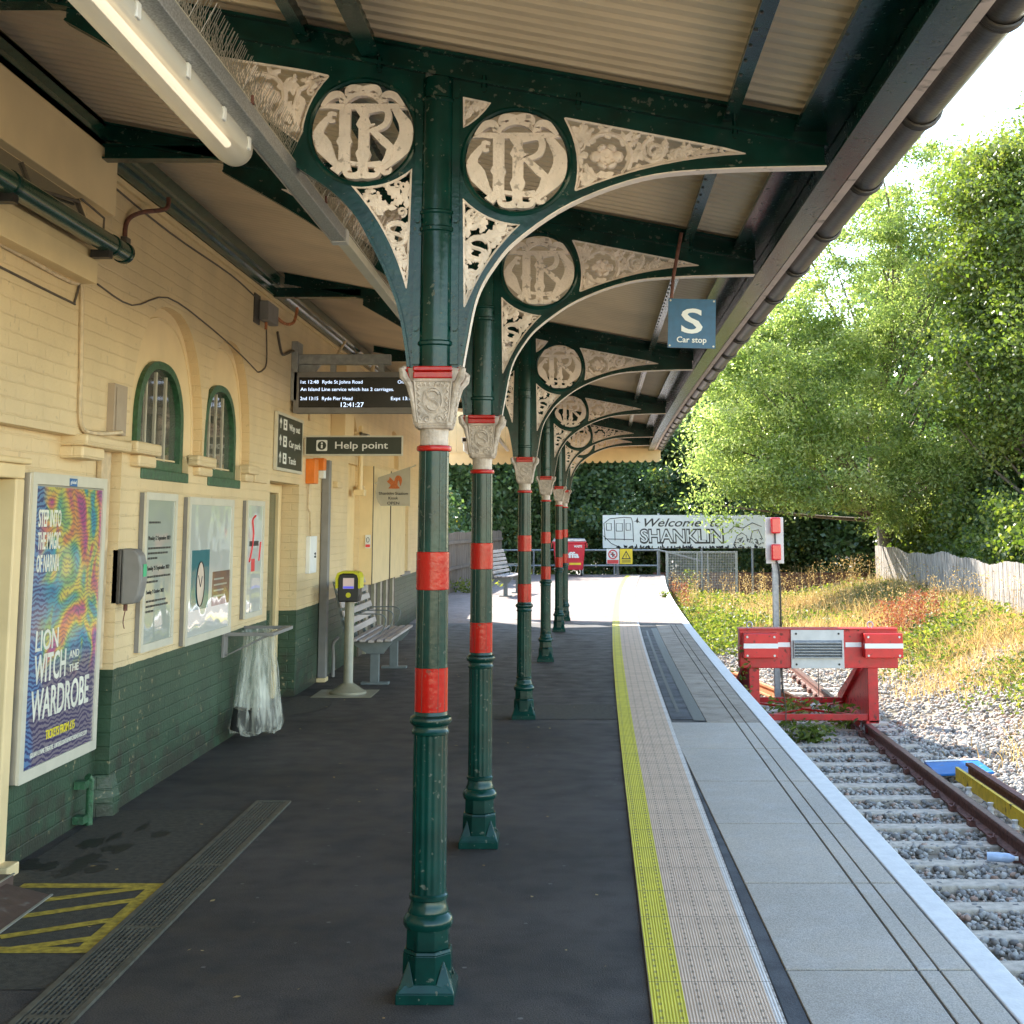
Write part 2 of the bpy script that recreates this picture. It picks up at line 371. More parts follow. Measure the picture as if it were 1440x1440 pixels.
# platform body, coping, tactile strip
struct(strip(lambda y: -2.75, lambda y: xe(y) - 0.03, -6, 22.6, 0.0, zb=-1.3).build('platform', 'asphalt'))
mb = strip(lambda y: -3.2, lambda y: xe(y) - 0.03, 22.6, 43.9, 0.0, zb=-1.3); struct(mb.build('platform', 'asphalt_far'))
# white edge
mb = strip(lambda y: xe(y) - 0.122, xe, -2, 42.5, 0.006, dy=0.3, zb=-0.12); struct(mb.build('platform_edge_line', 'edge_white', bevel=0.006))
# wide coping slabs, one mesh with real joints and the two narrow bands
mb = MB(); ysl = [0.4, 1.6, 2.8, 4.0, 5.194, 6.40, 7.626, 8.848, 10.10, 11.398]
for a, b in zip(ysl[:-1], ysl[1:]):
    for f0, f1 in ((lambda y: xy_(y) + 0.535 if False else 0.80 + 0.006*(y-6), lambda y: xe(y) - 0.335), (lambda y: xe(y) - 0.325, lambda y: xe(y) - 0.255), (lambda y: xe(y) - 0.247, lambda y: xe(y) - 0.135)):
        q = strip(f0, f1, a + 0.011, b - 0.011, 0.008, dy=0.6, zb=-0.03); mb.add(q.v, q.f)
struct(mb.build('coping_slabs', 'coping', bevel=0.003))
mb = MB()
for a in np.arange(11.41, 22.0, 0.9):
    for f0, f1 in ((lambda y: xe(y) - 0.56, lambda y: xe(y) - 0.335), (lambda y: xe(y) - 0.325, lambda y: xe(y) - 0.255), (lambda y: xe(y) - 0.247, lambda y: xe(y) - 0.135)):
        q = strip(f0, f1, a + 0.004, a + 0.896, 0.008, dy=0.45, zb=-0.03); mb.add(q.v, q.f)
struct(mb.build('coping_slabs', 'coping_old', bevel=0.003))
struct(strip(lambda y: xy_(y) + 0.44, lambda y: xe(y) - 0.56, 11.6, 21.6, 0.004).build('asphalt_patch', 'asphalt_patch'))
mb = strip(lambda y: xe(y) - 0.66, lambda y: xe(y) - 0.565, 11.5, 21.4, 0.007); q = strip(lambda y: xy_(y) + 0.50, lambda y: xy_(y) + 0.53, 12, 21, 0.0065); mb.add(q.v, q.f)
struct(mb.build('tar_joint', 'stain'))
struct(strip(lambda y: xy_(y) + 0.435, lambda y: 0.795 + 0.006*(y-6), 0.5, 11.6, 0.003).build('asphalt_joint', 'asphalt_patch'))

# tactile paving with ribs: colour by position across the strip, ribs and lozenges as height
m = bpy.data.materials.new('tactile'); m.use_nodes = True; n = m.node_tree; b = n.nodes['Principled BSDF']
at = n.nodes.new('ShaderNodeAttribute'); at.attribute_name = 'lane'; sp = n.nodes.new('ShaderNodeSeparateXYZ'); n.links.new(at.outputs['Vector'], sp.inputs[0])
U, V = sp.outputs[0], sp.outputs[1]      # metres across / along
col = ramp(n, math_(n, 'DIVIDE', U, 0.425), [(0.0, (0.70, 0.61, 0.03)), (0.262, (0.70, 0.61, 0.03)), (0.263, (0.68, 0.49, 0.345)), (0.925, (0.68, 0.49, 0.345)), (0.926, (0.74, 0.68, 0.62)), (1, (0.74, 0.68, 0.62))], 'CONSTANT')
tcn = n.nodes.new('ShaderNodeTexCoord'); dn = noise(n, tcn.outputs['Object'], 7, 8)
col = mixc(n, 0.5, col, ramp(n, dn, [(0.3, (0.72, 0.70, 0.68)), (0.7, (1.1, 1.1, 1.1))]), 'MULTIPLY')
ribs = math_(n, 'MULTIPLY', math_(n, 'ADD', math_(n, 'SINE', math_(n, 'MULTIPLY', U, 2*math.pi/0.0108)), 1), 0.35)
inlane = math_(n, 'LESS_THAN', math_(n, 'ABSOLUTE', math_(n, 'SUBTRACT', math_(n, 'FRACT', math_(n, 'DIVIDE', math_(n, 'ADD', U, 0.005), 0.0665)), 0.5)), 0.09)
dash = math_(n, 'MULTIPLY', inlane, math_(n, 'GREATER_THAN', math_(n, 'FRACT', math_(n, 'DIVIDE', V, 0.066)), 0.35))
joint = math_(n, 'LESS_THAN', math_(n, 'FRACT', math_(n, 'DIVIDE', math_(n, 'ADD', V, 0.15), 0.4)), 0.012)
hgt = math_(n, 'SUBTRACT', math_(n, 'ADD', ribs, math_(n, 'MULTIPLY', dash, 1.0)), math_(n, 'MULTIPLY', joint, 1.5))
bp = n.nodes.new('ShaderNodeBump'); bp.inputs['Strength'].default_value = 0.45; bp.inputs['Distance'].default_value = 0.006
n.links.new(hgt, bp.inputs['Height']); n.links.new(bp.outputs[0], b.inputs['Normal'])
gro = math_(n, 'MULTIPLY', math_(n, 'LESS_THAN', ribs, 0.12), 0.22)
lz = math_(n, 'MULTIPLY', inlane, math_(n, 'LESS_THAN', math_(n, 'FRACT', math_(n, 'DIVIDE', V, 0.066)), 0.35))
gro = math_(n, 'MAXIMUM', math_(n, 'MAXIMUM', gro, math_(n, 'MULTIPLY', lz, 0.6)), joint)
col = mixc(n, gro, col, (0.12, 0.09, 0.06)); n.links.new(col, b.inputs['Base Color']); b.inputs['Roughness'].default_value = 0.65; M['tactile'] = m
mb = MB(); y0, y1, st = 0.5, 43.2, 0.2; N = int((y1-y0)/st); L = [0, 0.1115, 0.425]; lane = []
for i in range(N+1):
    y = y0 + i*st
    for l in L: mb.v.append((xy_(y) + l, y, 0.012)); lane.append((l, y, 0))
k = len(L)
for i in range(N):
    for j in range(k-1): mb.f.append((i*k+j, i*k+j+1, (i+1)*k+j+1, (i+1)*k+j))
ot = struct(mb.build('tactile_paving', 'tactile')); a = ot.data.attributes.new('lane', 'FLOAT_VECTOR', 'POINT'); a.data.foreach_set('vector', [c for p in lane for c in p])
mb = strip(lambda y: xy_(y) - 0.002, lambda y: xy_(y) + 0.427, 0.5, 43.2, 0.0115, zb=0.001); struct(mb.build('paving_bed', 'coping_old'))

# markings and stains by the doorway, seam bands across the tarmac
mb = MB()
def band(p, q, wd, z=0.004):
    d = Vector((q[0]-p[0], q[1]-p[1])); nn = Vector((-d.y, d.x)).normalized() * wd/2
    mb.add([(p[0]+nn.x, p[1]+nn.y, z), (p[0]-nn.x, p[1]-nn.y, z), (q[0]-nn.x, q[1]-nn.y, z), (q[0]+nn.x, q[1]+nn.y, z)], [(0, 1, 2, 3)])
band((-2.42, 6.37), (-1.78, 6.37), 0.075); band((-2.30, 5.44), (-1.78, 5.44), 0.075, 0.0042); band((-1.82, 5.44), (-1.82, 6.37), 0.06, 0.0044)
band((-2.25, 6.12), (-1.80, 6.37), 0.06, 0.0046); band((-2.28, 5.85), (-1.80, 6.16), 0.06, 0.0048); band((-2.20, 5.60), (-1.80, 5.86), 0.06, 0.005); band((-2.15, 5.42), (-1.80, 5.60), 0.06, 0.0052)
struct(mb.build('floor_marking', 'marking_yellow'))
rs = random.Random(8)
def blob(cx, cy, rx, ry, z, name, m_):
    pts = [(cx + rx*(1 + rs.uniform(-.35, .3))*math.cos(a), cy + ry*(1 + rs.uniform(-.35, .3))*math.sin(a)) for a in np.linspace(0, 2*math.pi, 26)[:-1]]
    mb = MB(); mb.add([(x, y, z) for x, y in pts], [tuple(range(len(pts)))]); struct(mb.build(name, m_))
for q in range(16): blob(-2.28 + rs.gauss(0, .10), 6.95 + rs.gauss(0, .24), rs.uniform(.015, .07), rs.uniform(.02, .12), 0.0035 + q*.00006, 'damp_stain', 'stain')
mat('tarmac_old', (0.058, 0.050, 0.036), 0.85, 0.3, 30, 0.4, 200)
mb = MB(); pts = [(-2.55, 11.75)] + arc(-2.5, 12.45, 0.42, -85, 75, 14, ry=0.72) + [(-2.5, 13.15)]
mb.add([(x, y, 0.004) for x, y in pts], [tuple(range(len(pts)))]); struct(mb.build('tarmac_repair', 'tarmac_old'))
struct(MB().add([(-2.55, 5.0, .0025), (-1.78, 5.0, .0025), (-1.78, 8.0, .0025), (-2.55, 8.0, .0025)], [(0, 1, 2, 3)]).build('tarmac_repair', 'tarmac_old'))
struct(MB().add([(-0.9, 11.62, .003), (0.42, 11.60, .003), (0.42, 12.55, .003), (-0.9, 12.5, .003)], [(0, 1, 2, 3)]).build('tarmac_repair', 'tarmac_old'))

# drain
t = thing('drainage_channel', (-1.68, 6.2, 0), 'long slotted metal drain grating set in the dark tarmac beside the yellow hatching', 'drain')
mb = MB().box(-1.76, -1.61, 3.2, 8.19, 0.0005, 0.004); mb.build('channel', 'drain_dark', t)
mb = MB()
for i in range(8): x = -1.755 + i*0.0192; mb.box(x, x+0.009, 3.2, 8.185, 0.0041, 0.011)
for y in np.arange(3.2, 8.2, 0.045): mb.box(-1.757, -1.613, y, y+0.010, 0.0042, 0.008)
for y in np.arange(3.7, 8.2, 1.0): mb.box(-1.757, -1.613, y, y+0.03, 0.0043, 0.0115)
mb.build('grating', 'drain', t)
mb = MB().box(-1.785, -1.762, 3.2, 8.2, 0.0005, 0.013).box(-1.608, -1.585, 3.2, 8.2, 0.0005, 0.013).box(-1.785, -1.585, 8.2, 8.215, 0.0005, 0.013); mb.build('frame', 'drain', t)

# ================================================================ TRACK
def rail_curve(off): return lambda y: xe(y) + off
def rail(name, off, label, y0=5, y1=31, m_='rust', z=RAILZ):
    t = thing(name, (xe(12)+off, 12, z-0.15), label, 'rail')
    prof = [(-.036, 0), (-.036, -.03), (-.009, -.045), (-.009, -.12), (-.065, -.138), (-.065, -.152), (.065, -.152), (.065, -.138), (.009, -.12), (.009, -.045), (.036, -.03), (.036, 0)]
    mb = MB(); ys = np.arange(y0, y1, 0.4); k = len(prof)
    for y in ys:
        for a, b_ in prof: mb.v.append((xe(y) + off + a, y, z + b_))
    for i in range(len(ys)-1):
        for j in range(k): mb.f.append((i*k+j, i*k+(j+1) % k, (i+1)*k+(j+1) % k, (i+1)*k+j))
    mb.f += [tuple(range(k)), tuple((len(ys)-1)*k + j for j in range(k))[::-1]]
    mb.build('rail_body', m_, t)
    strip(lambda y: xe(y)+off-0.03, lambda y: xe(y)+off+0.03, y0, y1-0.5, z+0.002).build('rail_head', 'rail_top', t)
    mb = MB()
    for y in np.arange(6.2, y1-1, 0.64):
        x = xe(y)+off; mb.box(x-0.12, x-0.066, y-0.05, y+0.05, z-0.152, z-0.10); mb.box(x+0.066, x+0.12, y-0.05, y+0.05, z-0.152, z-0.10)
        mb.tube([(x-0.10, y-0.06, z-0.10), (x-0.07, y, z-0.085), (x-0.10, y+0.06, z-0.10)], 0.011, 6); mb.tube([(x+0.10, y-0.06, z-0.10), (x+0.07, y, z-0.085), (x+0.10, y+0.06, z-0.10)], 0.011, 6)
    mb.build_each('rail_clip', 'rust', t, len(mb.v)//len(np.arange(6.2, y1-1, 0.64))); return t
rail('running_rail', 1.95, 'rusty brown running rail ending under the right leg of the red buffer stop')
rail('running_rail', 0.52, 'rusty running rail running close beside the white platform edge, mostly hidden below it')
mbs = None
rgs = random.Random(5); slp = None; i = 0
lab_near = 'flat concrete sleeper in the ballast on the near side of the red buffer stop'
lab_far = 'sunlit pale concrete sleeper behind the red buffer stop'
for y in np.arange(6.2, 27.5, 0.64):
    x = xe(y) + 1.235
    if slp is None:
        mb = MB(); mb.hexa([(-1.22, -.13, -.2), (1.22, -.13, -.2), (1.22, .13, -.2), (-1.22, .13, -.2)], [(-1.21, -.100, 0), (1.21, -.100, 0), (1.21, .100, 0), (-1.21, .100, 0)])
        slp = mb.build('sleeper', 'sleeper', bevel=0.012); o = slp
    else: o = slp.copy(); C.objects.link(o)
    o.location = (x + rgs.uniform(-.02, .02), y, -1.055 + rgs.uniform(-.006, .006)); o.rotation_euler = (0, 0, rgs.uniform(-.01, .01))
    if y < 18: tag(o, lab_near, 'sleeper', 'sleepers under the track this side of the buffers')
    else: tag(o, lab_far, 'sleeper', 'sleepers behind the buffers')
    i += 1
# conductor rail, with yellow guard board and white ceramic pots
t = thing('conductor_rail', (4.15, 13, RAILZ-0.15), 'short raised conductor rail with bright yellow guard board on white insulator pots', 'conductor rail')
def cx_(y): return xe(y) + 2.33
mb = MB(); mb2 = MB()
prof = [(-.035, .03), (-.035, 0), (-.01, -.015), (-.01, -.07), (-.05, -.085), (-.05, -.1), (.05, -.1), (.05, -.085), (.01, -.07), (.01, -.015), (.035, 0), (.035, .03)]
ys = np.arange(6, 14.6, 0.4); k = len(prof)
for y in ys:
    for a, b_ in prof: mb.v.append((cx_(y)+a, y, RAILZ+0.06+b_))
for i in range(len(ys)-1):
    for j in range(k): mb.f.append((i*k+j, i*k+(j+1) % k, (i+1)*k+(j+1) % k, (i+1)*k+j))
mb.f += [tuple(range(k)), tuple((len(ys)-1)*k + j for j in range(k))[::-1]]
mb.build('rail_body', 'rust', t)
strip(lambda y: cx_(y)-0.115, lambda y: cx_(y)-0.085, 6, 14.5, RAILZ+0.03, zb=RAILZ-0.10).build('guard_board', 'yellow', t)
mb = MB()
for y in np.arange(6.4, 14.5, 0.75): mb.lathe([(0.02, -.2), (0.035, -.18), (0.022, -.15), (0.035, -.12), (0.022, -.09), (0.03, -.06)], (cx_(y)-0.14, y, RAILZ), 10)
mb.build_each('insulator', 'white', t, 60)
# blue board lying on the ballast
t = thing('blue_board', (4.1, 14.9, -1.0), 'bright blue plastic board with pale edge lying on the ballast at the yellow rail end', 'board')
mb = MB().hexa([(3.86, 14.7, -1.0), (4.42, 14.6, -.96), (4.45, 15.3, -.95), (3.9, 15.4, -.99)], [(3.86, 14.7, -.975), (4.42, 14.6, -.935), (4.45, 15.3, -.925), (3.9, 15.4, -.965)]); mb.build('board', 'blue_plastic', t, bevel=0.006)
MB().hexa([(3.90, 15.33, -.962), (4.45, 15.23, -.922), (4.45, 15.29, -.922), (3.9, 15.39, -.962)], [(3.90, 15.33, -.955), (4.45, 15.23, -.915), (4.45, 15.29, -.915), (3.9, 15.39, -.955)]).build('edge_strip', 'white', t)

# ballast
def ico(sub):
    t_ = (1 + 5**.5) / 2; v = [(-1, t_, 0), (1, t_, 0), (-1, -t_, 0), (1, -t_, 0), (0, -1, t_), (0, 1, t_), (0, -1, -t_), (0, 1, -t_), (t_, 0, -1), (t_, 0, 1), (-t_, 0, -1), (-t_, 0, 1)]
    v = [tuple(np.array(p)/np.linalg.norm(p)) for p in v]
    f = [(0,11,5),(0,5,1),(0,1,7),(0,7,10),(0,10,11),(1,5,9),(5,11,4),(11,10,2),(10,7,6),(7,1,8),(3,9,4),(3,4,2),(3,2,6),(3,6,8),(3,8,9),(4,9,5),(2,4,11),(6,2,10),(8,6,7),(9,8,1)]
    for _ in range(sub):
        c = {}; nf = []
        def mid(a, b):
            k_ = (min(a, b), max(a, b))
            if k_ not in c:
                p = np.array(v[a]) + np.array(v[b]); p /= np.linalg.norm(p); v.append(tuple(p)); c[k_] = len(v)-1
            return c[k_]
        for a, b, d in f: x, y, z = mid(a, b), mid(b, d), mid(d, a); nf += [(a, x, z), (b, y, x), (d, z, y), (x, y, z)]
        f = nf
    return np.array(v), np.array(f)
def np_mesh(name, V, F, m_, rnd=None, smooth=False):
    me = bpy.data.meshes.new(name); nv, nf, k = len(V), len(F), F.shape[1]
    me.vertices.add(nv); me.vertices.foreach_set('co', V.astype(np.float32).ravel())
    me.loops.add(nf*k); me.loops.foreach_set('vertex_index', F.astype(np.int32).ravel())
    me.polygons.add(nf); me.polygons.foreach_set('loop_start', np.arange(0, nf*k, k, dtype=np.int32))
    me.update(calc_edges=True)
    if rnd is not None: a = me.attributes.new('rnd', 'FLOAT', 'FACE'); a.data.foreach_set('value', rnd.astype(np.float32))
    me.materials.append(M[m_]); 
    return me
def attr_mat(name, stops, rough=0.8, translucent=None, bump=0):
    m = bpy.data.materials.new(name); m.use_nodes = True; n = m.node_tree; b = n.nodes['Principled BSDF']
    at = n.nodes.new('ShaderNodeAttribute'); at.attribute_name = 'rnd'
    c = ramp(n, at.outputs['Fac'], stops); b.inputs['Roughness'].default_value = rough; n.links.new(c, b.inputs['Base Color'])
    if translucent:
        tr = n.nodes.new('ShaderNodeBsdfTranslucent'); cc = mixc(n, 1.0, c, translucent[1], 'MULTIPLY'); n.links.new(cc, tr.inputs[0])
        mx = n.nodes.new('ShaderNodeMixShader'); mx.inputs[0].default_value = translucent[0]
        n.links.new(b.outputs[0], mx.inputs[1]); n.links.new(tr.outputs[0], mx.inputs[2]); n.links.new(mx.outputs[0], n.nodes['Material Output'].inputs[0])
    M[name] = m
attr_mat('stone', [(0.0, (0.17, 0.155, 0.14)), (0.4, (0.34, 0.315, 0.285)), (0.8, (0.52, 0.47, 0.40)), (1.0, (0.44, 0.27, 0.19))], 0.8)
rng = np.random.default_rng(11)
def stones(N, xf, y0, y1, smin, smax, sub, zf, ypow=1.0):
    bv, bf = ico(sub); K = 10
    vars_ = [bv * (1 + rng.uniform(-0.38, 0.25, (len(bv), 1))) * rng.uniform(0.6, 1.15, 3) for _ in range(K)]
    VV = []; FF = []; RR = []; off = 0
    ys = y0 + (y1-y0) * rng.random(N)**ypow
    for i in range(N):
        y = ys[i]; x = xf(y, rng.random()); s = rng.uniform(smin, smax); a, b_, c_ = rng.uniform(0, 2*math.pi, 3)
        ca, sa, cb, sb = math.cos(a), math.sin(a), math.cos(b_), math.sin(b_)
        Rm = np.array([[ca, -sa, 0], [sa, ca, 0], [0, 0, 1]]) @ np.array([[1, 0, 0], [0, cb, -sb], [0, sb, cb]])
        v = vars_[i % K] @ Rm.T * s * np.array([1, 1, .8]); v += np.array([x, y, zf(x, y) + s*0.35 + rng.uniform(.0, .045)])
        VV.append(v); FF.append(bf + off); off += len(v); RR.append(np.full(len(bf), rng.random()))
    return np.vstack(VV), np.vstack(FF), np.concatenate(RR)
A = stones(26000, lambda y, u: xe(y) - 0.02 + u*4.4, 6.5, 18.5, 0.020, 0.040, 0, gz)
B = stones(11000, lambda y, u: xe(y) + 0.0 + u*5.5, 17, 31, 0.025, 0.045, 0, gz)
V_ = np.vstack([A[0], B[0]]); F_ = np.vstack([A[1], B[1] + len(A[0])]); R_ = np.concatenate([A[2], B[2]])
o = bpy.data.objects.new('ballast', np_mesh('ballast', V_, F_, 'stone', R_)); C.objects.link(o); tag(o, 'grey crushed stone ballast between and around the sleepers', 'ballast', kind='stuff')

# litter on the ballast
t = thing('plastic_bottle', (3.45, 11.2, -1.05), 'crushed clear blue plastic bottle lying on the sleepers beside the rusty rail', 'bottle')
MB().tube([(3.32, 11.25, -1.0), (3.36, 11.24, -1.0), (3.48, 11.2, -1.0), (3.52, 11.19, -1.0)], [0.034, 0.038, 0.036, 0.016], 12).build('body', mat('bottle', (0.45, 0.55, 0.72), 0.15, 0.1, 20), t, smooth=True)
MB().tube([(3.52, 11.19, -1.0), (3.545, 11.18, -1.0)], 0.016, 10).build('cap', 'white', t)
t = thing('paper_cup', (3.55, 10.9, -1.05), 'white paper cup lying against the rusty rail just right of the bottle', 'cup')
MB().tube([(3.60, 10.85, -.99), (3.68, 10.9, -1.0)], [0.042, 0.032], 14).build('body', 'white', t, smooth=True)
MB().tube([(3.592, 10.845, -.989), (3.602, 10.851, -.99)], [0.046, 0.046], 14).build('rim', 'light_grey', t)
t = tag(MB().tube(smoothpts([(3.75, 9.6, -1.0), (3.6, 9.9, -.93), (3.62, 10.3, -.92), (3.78, 10.5, -.97), (3.95, 10.5, -1.02)]), 0.02, 8).build('cable_loop', 'black', smooth=True), 'thick black cable looping over the ballast at the right edge of the track', 'cable')
# ================================================================ IRON COLUMNS WITH OPENWORK BRACKETS
def L_(name, mb_fn, *a): pass
def stroke(pts, w, z0, z1, mb, n=None):
    """flat ribbon with mitred sides in the xz plane, thickness z0..z1 along y; w may be a list"""
    m = len(pts); ws = w if isinstance(w, (list, tuple)) else [w]*m; Lp = []; Rp = []
    for i, (x, y) in enumerate(pts):
        ax, ay = pts[max(i-1, 0)]; bx, by = pts[min(i+1, m-1)]; d = math.hypot(bx-ax, by-ay) or 1; nx_, ny_ = -(by-ay)/d, (bx-ax)/d
        Lp.append((x+nx_*ws[i]/2, y+ny_*ws[i]/2)); Rp.append((x-nx_*ws[i]/2, y-ny_*ws[i]/2))
    k = len(mb.v)
    for (a, b_), (c_, d_) in zip(Lp, Rp): mb.v += [(a, z0, b_), (c_, z0, d_), (c_, z1, d_), (a, z1, b_)]
    for i in range(m-1):
        for j in range(4): mb.f.append((k+i*4+j, k+i*4+(j+1) % 4, k+(i+1)*4+(j+1) % 4, k+(i+1)*4+j))
    mb.f += [(k, k+3, k+2, k+1), tuple(k+(m-1)*4+j for j in range(4))]
def monogram(cx, cz, r):
    mb = MB(); ly = [0]
    def poly(pts, d=0.0):
        ly[0] += 1; e = 0.0006*ly[0] + d
        plate(mb, [[(cx+u*r, cz+v*r) for u, v in pts]], 'xz', -0.006-e, 0.006+e)
    def st(pts, w, k=5, d=0.0):
        ly[0] += 1; e = 0.0006*ly[0] + d; ps = smoothpts(pts, k) if k else pts
        w = [q*.74 for q in w] if isinstance(w, list) else w*.8
        ws = w if not isinstance(w, list) else [np.interp(i/(len(ps)-1), np.linspace(0, 1, len(w)), w)*r for i in range(len(ps))]
        stroke([(cx+u*r, cz+v*r) for u, v in ps], ws if isinstance(w, list) else w*r, -0.006-e, 0.006+e, mb)
    st([(-.62, .36), (-.80, .12), (-.95, -.05)], [.10, .20, .10], 4); st([(-.95, -.05), (-.78, -.32), (-.50, -.66)], [.10, .34, .16], 5)
    st([(-.62, .36), (-.86, .0), (-.70, -.25), (-.52, -.66)], [.08, .26, .26, .1], 4)
    st([(.62, .50), (.86, .16), (.95, -.05)], [.12, .26, .10], 4); st([(.95, -.05), (.80, -.36), (.36, -.74)], [.10, .30, .2], 5)
    st([(.60, .46), (.80, .1), (.72, -.25), (.36, -.72)], [.12, .24, .24, .12], 4)
    st([(-.52, .34), (-.64, .36), (-.64, .22), (-.54, .22)], [.10, .12, .12, .08], 4)
    st([(.36, -.72), (.44, -.82), (.54, -.80), (.56, -.72)], [.16, .14, .10, .05], 4); st([(-.28, -.62), (.0, -.66), (.36, -.66)], [.10, .12, .2], 4)
    poly([(-.86, .46), (-.70, .56), (.70, .56), (.86, .46), (.60, .46), (.5, .44), (-.5, .44), (-.66, .46)])
    poly([(-.46, .46), (-.24, .46), (-.24, -.10), (-.20, -.2), (-.24, -.30), (-.24, -.62), (-.20, -.80), (-.34, -.74), (-.46, -.86), (-.62, -.74), (-.46, -.62), (-.46, -.30), (-.51, -.2), (-.46, -.10)])
    poly([(-.16, .46), (.16, .46), (.10, .30), (.16, .14), (.13, .06), (.13, -.34), (.17, -.44), (.11, -.60), (.12, -.86), (-.08, -.86), (-.08, -.60), (-.13, -.44), (-.08, -.34), (-.08, .06), (-.13, .14), (-.05, .30)])
    st([(.10, .40), (.40, .46), (.50, .34), (.42, .12), (.12, .0)], [.12, .16, .18, .16, .1], 6); st([(.16, .05), (.44, -.22), (.58, -.34)], [.14, .22, .16], 4); st([(.56, -.30), (.50, -.52), (.36, -.68)], [.20, .18, .06], 4)
    st([(.24, .14), (.06, .08), (-.04, .0), (.02, -.08), (.10, -.06)], [.05, .09, .09, .08, .05], 5)
    st(arc(0, .40, .40, 155, 25, 12, ry=.36), .11, 0)
    for s in (-1, 1):
        st([(0.02*s, .80), (.15*s, .87), (.27*s, .85), (.30*s, .75), (.21*s, .72)], [.30, .18, .17, .16, .08], 5)
        st([(.80*s, .50), (.62*s, .70), (.47*s, .73), (.39*s, .64), (.47*s, .60)], [.08, .20, .20, .16, .08], 5)
        st([(.02*s, -.86), (.12*s, -.89), (.27*s, -.88), (.33*s, -.79), (.24*s, -.77)], [.24, .18, .14, .12, .05], 5)
    poly([(0, .52), (.03, .50), (0, .47), (-.03, .50)], 0.003)
    for s in (-1, 1): mb.lathe([(0.0, 0), (0.05*r, 0.0)], (cx+.74*s*r, 0, cz), 6, caps=False)
    return mb
def spiral(cx, cz, r, turns, a0, cw=1, n=26):
    return [(cx + r*(1-0.82*i/n)*math.cos(a0 + cw*turns*2*math.pi*i/n), 0, cz + r*(1-0.82*i/n)*math.sin(a0 + cw*turns*2*math.pi*i/n)) for i in range(n+1)]
def leaf(mb, x, z, a, l, w_):
    """lobed acanthus-like leaf, raised along its middle"""
    ca, sa = math.cos(a), math.sin(a); out = []
    prof = [(0, .12), (.15, .5), (.28, .38), (.42, .95), (.52, .6), (.66, .8), (.78, .42), (.9, .35), (1, 0)]
    for s in (1, -1):
        for t, ww in (prof if s == 1 else prof[::-1][1:]): out.append((t*l, s*ww*w_/2))
    k = len(mb.v)
    for yy in (-1, 1):
        for u, v in out: mb.v.append((x + u*ca - v*sa, yy*0.004, z + u*sa + v*ca))
    m = len(out); c1 = len(mb.v); mb.v.append((x + .5*l*ca, -0.011, z + .5*l*sa)); c2 = len(mb.v); mb.v.append((x + .5*l*ca, 0.011, z + .5*l*sa))
    for i in range(m):
        j = (i+1) % m; mb.f += [(k+i, k+j, k+m+j, k+m+i), (k+j, k+i, c1), (k+m+i, k+m+j, c2)]
def rosette(mb, x, z, r):
    for k in range(6): a = k*math.pi/3; mb.tube([(x + .62*r*math.cos(a + t), 0, z + .62*r*math.sin(a + t)) for t in (-.52, -.3, 0, .3, .52)], [.14*r, .34*r, .40*r, .34*r, .14*r], 8, flat=.55)
    for k in range(5): a = k*2*math.pi/5; mb.tube([(x + .28*r*math.cos(a), -.008, z + .28*r*math.sin(a)), (x + .30*r*math.cos(a), .008, z + .30*r*math.sin(a))], .2*r, 6)
    mb.tube([(x, -.017, z), (x, .017, z)], [.12*r, .12*r], 8); mb.tube([(x + .42*r*math.cos(a), 0, z + .42*r*math.sin(a)) for a in np.linspace(0, 2*math.pi, 14)], .10*r, 5)
def inside(p, poly):
    x, y = p; c = False; n = len(poly); j = n-1
    for i in range(n):
        if ((poly[i][1] > y) != (poly[j][1] > y)) and (x < (poly[j][0]-poly[i][0])*(y-poly[i][1])/(poly[j][1]-poly[i][1]) + poly[i][0]): c = not c
        j = i
    return c
def edge_dist(p, poly):
    d = 9
    for i in range(len(poly)):
        a, b_ = Vector(poly[i]), Vector(poly[(i+1) % len(poly)]); ab = b_-a; t = max(0, min(1, (Vector(p)-a).dot(ab)/max(ab.dot(ab), 1e-9))); d = min(d, (Vector(p)-a-ab*t).length)
    return d
def clip_to(poly, mb):
    """keep only the scrollwork's faces that lie within the opening, so nothing crosses its rim"""
    ok = [inside((v[0], v[2]), poly) for v in mb.v]; mb.f = [f for f in mb.f if sum(ok[i] for i in f) == len(f)]
def rim(mb, poly, r=0.0075):
    k = len(poly); mb.tube([(poly[i % k][0], 0, poly[i % k][1]) for i in range(k+1)], r, 8, caps=False)
def rounded(poly, rad=0.012, n=4):
    out = []; m = len(poly)
    for i in range(m):
        p0, p1, p2 = Vector(poly[i-1]), Vector(poly[i]), Vector(poly[(i+1) % m]); a = (p0-p1); b_ = (p2-p1)
        if a.length < 3*rad or b_.length < 3*rad: out.append(tuple(p1)); continue
        q0 = p1 + a.normalized()*rad; q2 = p1 + b_.normalized()*rad
        for t in np.linspace(0, 1, n+1): out.append(tuple(q0*(1-t)**2 + p1*2*t*(1-t) + q2*t*t))
    return out
def curve_side(a, b_, bulge, n=8):
    a, b_ = Vector(a), Vector(b_); d = b_-a; nn = Vector((-d.y, d.x)); return [tuple(a + d*t + nn*bulge*4*t*(1-t)) for t in np.linspace(0, 1, n+1)][:-1]

